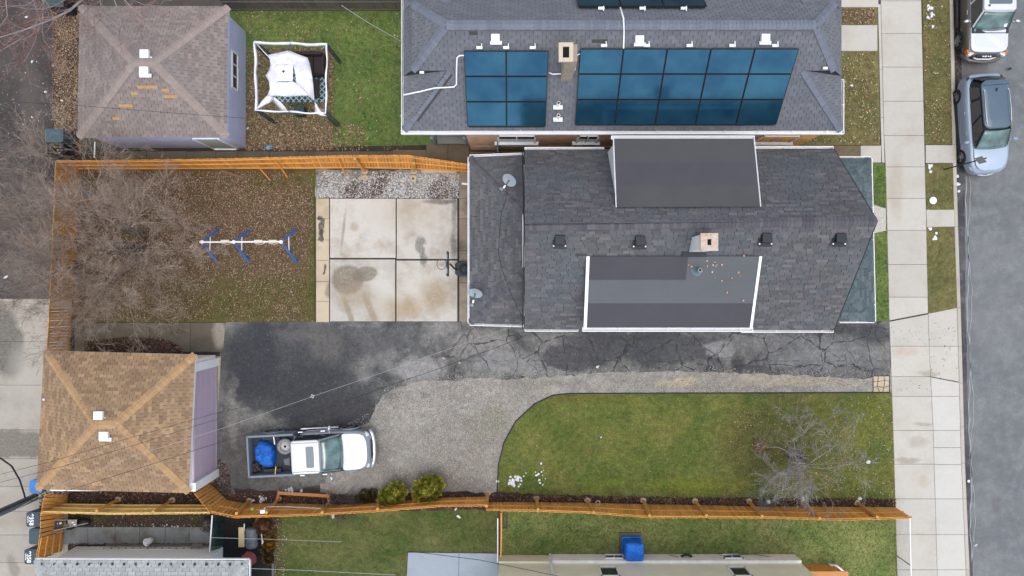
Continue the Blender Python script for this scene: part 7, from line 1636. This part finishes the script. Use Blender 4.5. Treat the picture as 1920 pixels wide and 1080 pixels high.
# blue covered unit
M_tarp2 = NT('bright_blue_cover', .4, .4); _a = M_tarp2.noise(3, 5, .7, dist=1.0); M_tarp2.bump(_a, .06, .8); M_tarp2 = M_tarp2.out(M_tarp2.mix(M_tarp2.ramp(_a, .4, .62), C3(10, 90, 196, .9), C3(20, 122, 232, .9)))
bu = thing('covered_unit', 'square outdoor unit wrapped in a bright blue cover beside the cream house', 'covered unit', P(1183, 1022, 0)); z1 = .95
b0 = [P(1167, 1006, .05), P(1201, 1006, .05), P(1201, 1040, .05), P(1167, 1040, .05)]; c0 = sum(b0, Vector()) / 4
a_ = b0[0]; t = MB(); tb_ = [Vector((v.x + (c0.x - v.x) * .02, v.y + (c0.y - v.y) * .02, z1)) for v in b0]
t.prism([(c0.x + x, c0.y + y) for x, y in rrect(-.40, .40, -.40, .40, .1)], .1, z1 - .05); t.prism([(c0.x + x, c0.y + y) for x, y in rrect(-.37, .37, -.37, .37, .12)], z1 - .06, z1); t.build('cover', M_tarp2, bu, bevel=.03)
t = MB(); t.tube([(c0.x + x, c0.y + y, .16) for x, y in rrect(-.43, .43, -.43, .43, .1)] , .035, 6); t.build('elastic_hem', M_tarp2, bu)
t = MB(); t.box((c0.x - .05, c0.y + .1, .03), (1.0, 1.0, .06)); t.build('plinth', M_dirtyc, bu)
t = MB(); t.tube([Vector((c0.x + .43, c0.y - .1, .3)), Vector((c0.x + .5, c0.y - .4, .3)), Vector((c0.x + .47, c0.y - .55, .4))], .03, 6); t.build('hose', M_dkplastic, bu)

# ---------------- poles, wires, signs ----------------
up_ = thing('utility_pole', 'dark wooden utility pole leaning out of the left edge beside the alley bins', 'utility pole', P(66, 932, 0)); b_ = P(66, 932, 0)
t = MB(); t.tube([b_, b_ + Vector((.0, 0, 4)), b_ + Vector((0, 0, 9.5))], [.17, .155, .13], 14); t.build('pole', mat('dark_grey_pole_wood', C3(92, 96, 104), .2, 4, .8), up_, smooth=True)
t = MB(); t.tube([b_ + Vector((.14, .1, 0)), b_ + Vector((.13, .1, 9))], .035, 6); t.build('cable_guard', M_dkplastic, up_)
t = MB(); t.tube([P(-20, 848, 5.5), P(2, 860, 4.6), P(22, 874, 3.6), P(37, 900, 2.6), P(45, 925, 1.9), P(48, 938, 1.4)], .035, 6); simple('black_cable', t, M_dkplastic, 'thick black cable curving down to the alley utility pole', 'cable')
def wire(label, pts, r=.009, m=None, sag=.0):
    t = MB(); t.tube([P(*p) for p in pts], r, 4); return simple('overhead_wire', t, m or M_dkplastic, label, 'wire')
M_wl = mat('pale_wire', C3(190, 192, 196), .05, 3, .5)
wire('thin dark wire crossing the tan roof, uppermost of the three', [(-30, 897, 6.5), (98, 865, 6), (230, 825, 5.8), (400, 776, 5.6), (470, 760, 5.5)], .007)
wire('thin dark wire crossing the tan roof, just below the uppermost one', [(-30, 912, 6.5), (120, 874, 6), (260, 832, 5.8), (410, 785, 5.6)], .007)
wire('pale wire from the alley pole over the pickup to the dormered house', [(-20, 985, 6.8), (98, 915, 6.4), (260, 852, 6.0), (420, 802, 5.7), (587, 743, 5.4), (760, 684, 5.0), (900, 633, 4.4), (955, 614, 3.6), (986, 602, 3.3)], .006, M_wl)
wire('black wire from the alley pole over the driveway to the dormered house', [(-20, 960, 6.8), (142, 915, 6.4), (270, 875, 6.0), (397, 834, 5.8), (560, 784, 5.5), (724, 725, 5.2), (835, 687, 4.8), (930, 652, 4.2), (990, 628, 3.5)], .008)
t = MB(); t.box(P(586, 743, 5.4), (.16, .05, .05), .4); t.box(P(586, 743, 5.4), (.05, .16, .05), .4); simple('wire_splice', t, M_wl, 'small pale splice on the wire above the driveway', 'splice')
wire('thin wire crossing the lavender garage roof', [(-30, 188, 6.2), (148, 198, 6), (300, 210, 5.8), (462, 222, 5.6)], .007)
wire('pale wire over the neighbour lawn to the brick house', [(640, 10, 6), (690, 42, 5.5), (756, 80, 4.6)], .010, M_wl)
wire('dark wire over the blue-grey patio and cream wall', [(764, 1033, 5.5), (900, 1050, 5.5), (1036, 1078, 5.5), (1100, 1092, 5.5)], .011)
wire('pale wire over the black patio at the bottom edge', [(470, 1066, 4), (560, 1069, 4.2), (740, 1078, 4.5)], .010, M_wl)
wire('pale wire over the barrel grill', [(395, 1008, 3), (500, 1011, 3.2), (640, 1016, 3.5)], .008, M_wl)
sg = thing('sign_pole', 'thin dark pole with blank grey sign plate beside the pale blue-grey crossover', 'sign', P(1770, 318, 0)); b_ = P(1770, 318, 0); t = MB(); t.tube([b_, b_ + Vector((0, 0, 2.85))], .028, 6); t.build('pole', M_dkplastic, sg)
u = Vector((.62, -.78, 0)); mb = MB(); c = b_ + Vector((0, 0, 2.55)) + Vector((-.03, -.03, 0)); n_ = Vector((.78, .62, 0)) * .006
mb.hexa([c - u * .16 - Vector((0, 0, .24)) - n_, c + u * .16 - Vector((0, 0, .24)) - n_, c + u * .16 - Vector((0, 0, .24)) + n_, c - u * .16 - Vector((0, 0, .24)) + n_], [c - u * .16 + Vector((0, 0, .24)) - n_, c + u * .16 + Vector((0, 0, .24)) - n_, c + u * .16 + Vector((0, 0, .24)) + n_, c - u * .16 + Vector((0, 0, .24)) + n_]); mb.build('sign_plate', mat('grey_sign_back', C3(168, 172, 176), .05), sg)
# ---------------- snow, litter, small things ----------------
def snow(label, spots, px_r=3):
    pts = []
    for (x, y, r, n) in spots:
        for _ in range(n): a = random.uniform(0, 6.283); q_ = random.random() ** .8 * r * (.55 + .45 * math.sin(3 * a + x)); pts.append((*XY(x + math.cos(a) * q_, y + math.sin(a) * q_), .025))
    SV = [(math.cos(k * .785) * (.5 + .12 * math.sin(k * 2.3)), math.sin(k * .785) * (.5 + .1 * math.cos(k * 3.1)), 0) for k in range(8)] + [(0, 0, .3)]; SF = [(k, (k + 1) % 8, 8) for k in range(8)]
    o = many('snow_patch', np.array(pts), SV, SF, RS.uniform(.04, .12, len(pts)), M_snow); o['label'] = label; o['category'] = 'snow'; return o
snow('leftover snow on the verge near the white SUV', [(1742, 15, 7, 60), (1748, 28, 5, 30), (1740, 33, 4, 20), (1749, 50, 3, 6)])
snow('leftover snow on the verge beside the short path', [(1743, 312, 5, 36), (1744, 322, 3, 20)])
snow('leftover snow under the lower verge path', [(1744, 429, 3, 22), (1753, 446, 5, 40), (1755, 437, 2, 12)])
snow('melting snow at the rounded lawn corner', [(960, 905, 9, 60), (972, 898, 22, 30), (1010, 888, 26, 16), (933, 902, 3, 8)])
snow('melting snow by the fence behind the pickup', [(492, 936, 10, 40), (545, 918, 10, 22), (565, 920, 6, 10), (473, 938, 5, 12), (860, 968, 4, 8)])
snow('icy slush in the road gutter by the crossover', [(1798, 330, 2, 16), (1799, 345, 3, 16), (1800, 358, 2, 10)]).location.z = -.11
def disc(label, px, py, r, h, m, name, cat): c = P(px, py, .02); t = MB(); t.lathe(c, [(r * .2, h), (r * .9, h), (r, h * .6), (r, 0)], 20); t.add([c + Vector((r * .2 * math.cos(a), r * .2 * math.sin(a), h)) for a in [k * math.pi / 10 for k in range(20)]], [tuple(range(20))]); simple(name, t, m, label, cat, smooth=False)
disc('white round utility cover on the verge', 1749, 376, .17, .05, M_whitem, 'utility_cover', 'cover')
disc('small pale cap in the gutter by the lower pavement', 1816, 902, .06, .03, M_whitem, 'bottle_cap', 'litter')
for lb, x, y in (('white ball in the bed under the bare tree twigs', 1441, 941), ('small white ball beside the middle fence post', 1506, 935), ('white lump by the last fence posts', 1612, 935), ('small white ball on the front lawn', 1628, 866)):
    c = P(x, y, .06); t = MB(); t.blob(c, (.10 if x != 1506 else .07, .09, .07), 8, 6, .18); simple('white_ball', t, M_snow, lb, 'ball')
t = MB(); t.tube([P(1121, 943, .05) + Vector((.1 * math.cos(a), .1 * math.sin(a), 0)) for a in [i * math.pi / 8 for i in range(17)]], .015, 5); simple('white_ring', t, M_whitem, 'thin white ring lying in the bed by the orange fence', 'ring')
rr_ = random.Random(4)
for i, (lb, x, y, s_) in enumerate((('white paper scrap on the lawn beside the lavender garage', 465, 240, .12), ('white paper scrap on the corner lawn by the brick house', 1597, 160, .12), ('white cloth scrap on the front lawn centre', 1127, 820, .09), ('pale litter on the dark alley, northernmost', 50, 32, .14), ('pale litter on the dark alley near the garage leaves', 85, 172, .12), ('round white litter in the alley', 60, 115, .1), ('pale crumpled litter low in the dark alley', 116, 188, .1), ('white litter beside the teal-grey bin', 60, 220, .08), ('pale litter on the concrete alley', 40, 610, .08), ('white litter under the bare tree in the alley', 10, 520, .14), ('white litter by the orange fence south side', 624, 968, .14), ('pale debris on the south lawn by the fence', 854, 955, .12), ('yellow debris by the road gutter', 1830, 1022, .1), ('dark debris between the parked cars', 1893, 129, .14), ('small scrap on the driveway centre', 1120, 688, .12), ('broken pale stone on the driveway edge', 832, 672, .14), ('second broken pale stone on the driveway', 862, 680, .11))):
    c = P(x, y, .03); s_ *= .7; t = MB(); t.blob(c, (s_, s_ * .55, .03), 7, 4, .5, M=Matrix.Rotation(rr_.uniform(0, 3), 3, 'Z')); m_ = M_padn if 'stone' in lb else (M_dkplastic if 'dark debris' in lb else M_snow); simple('litter_scrap' if 'stone' not in lb else 'broken_stone', t, m_, lb, 'litter' if 'stone' not in lb else 'stone')
t = MB(); t.blob(P(503, 277, .12), (.12, .12, .1), 12, 8); t.blob(P(508, 274, .1), (.08, .06, .06), 8, 6, .2); simple('blue_ball', t, mat('light_blue_ball', C3(130, 180, 220), .15, 6, .4), 'light blue ball with white rag beside the passage path', 'ball')
t = MB(); t.blob(P(163, 363, .12), (.12, .1, .12), 12, 8); simple('small_blue_toy', t, mat('blue_toy_plastic', C3(64, 110, 160), .1, 4, .4), 'small blue toy by the orange fence corner', 'toy')
for lb, x, y, r in (('round stone plinth by the white gravel, left of two', 676, 335, .1), ('ring stone in the white gravel, centre left', 685, 334, .15), ('ring stone in the white gravel, centre right', 775, 335, .17), ('ring stone in the gravel nearest the rear roof', 850, 335, .12)):
    c = P(x, y, .04); t = MB(); t.lathe(c, [(r * .35, .0), (r * .4, .06), (r * .9, .06), (r, .0)], 12); simple('ring_stone', t, M_padn, lb, 'stone')
for lb, a, b in (('old plank lying under the north fence', (414, 320), (458, 334)), ('grey plank at the foot of the fence beside the gravel', (790, 321), (856, 322))):
    A, B = P(*a, .05), P(*b, .05); t = MB(); t.box((A + B) / 2, ((B - A).length, .12, .05), math.atan2((B - A).y, (B - A).x)); simple('old_plank', t, mat('old_plank_wood', C3(132, 108, 92), .15, 5) if a[0] == 414 else M_padn, lb, 'plank')
t = MB(); t.tube([P(178, 266, .9), P(177, 296, .9)], .03, 6); simple('white_pipe', t, M_whitem, 'short white pipe beside the lavender garage end', 'pipe')
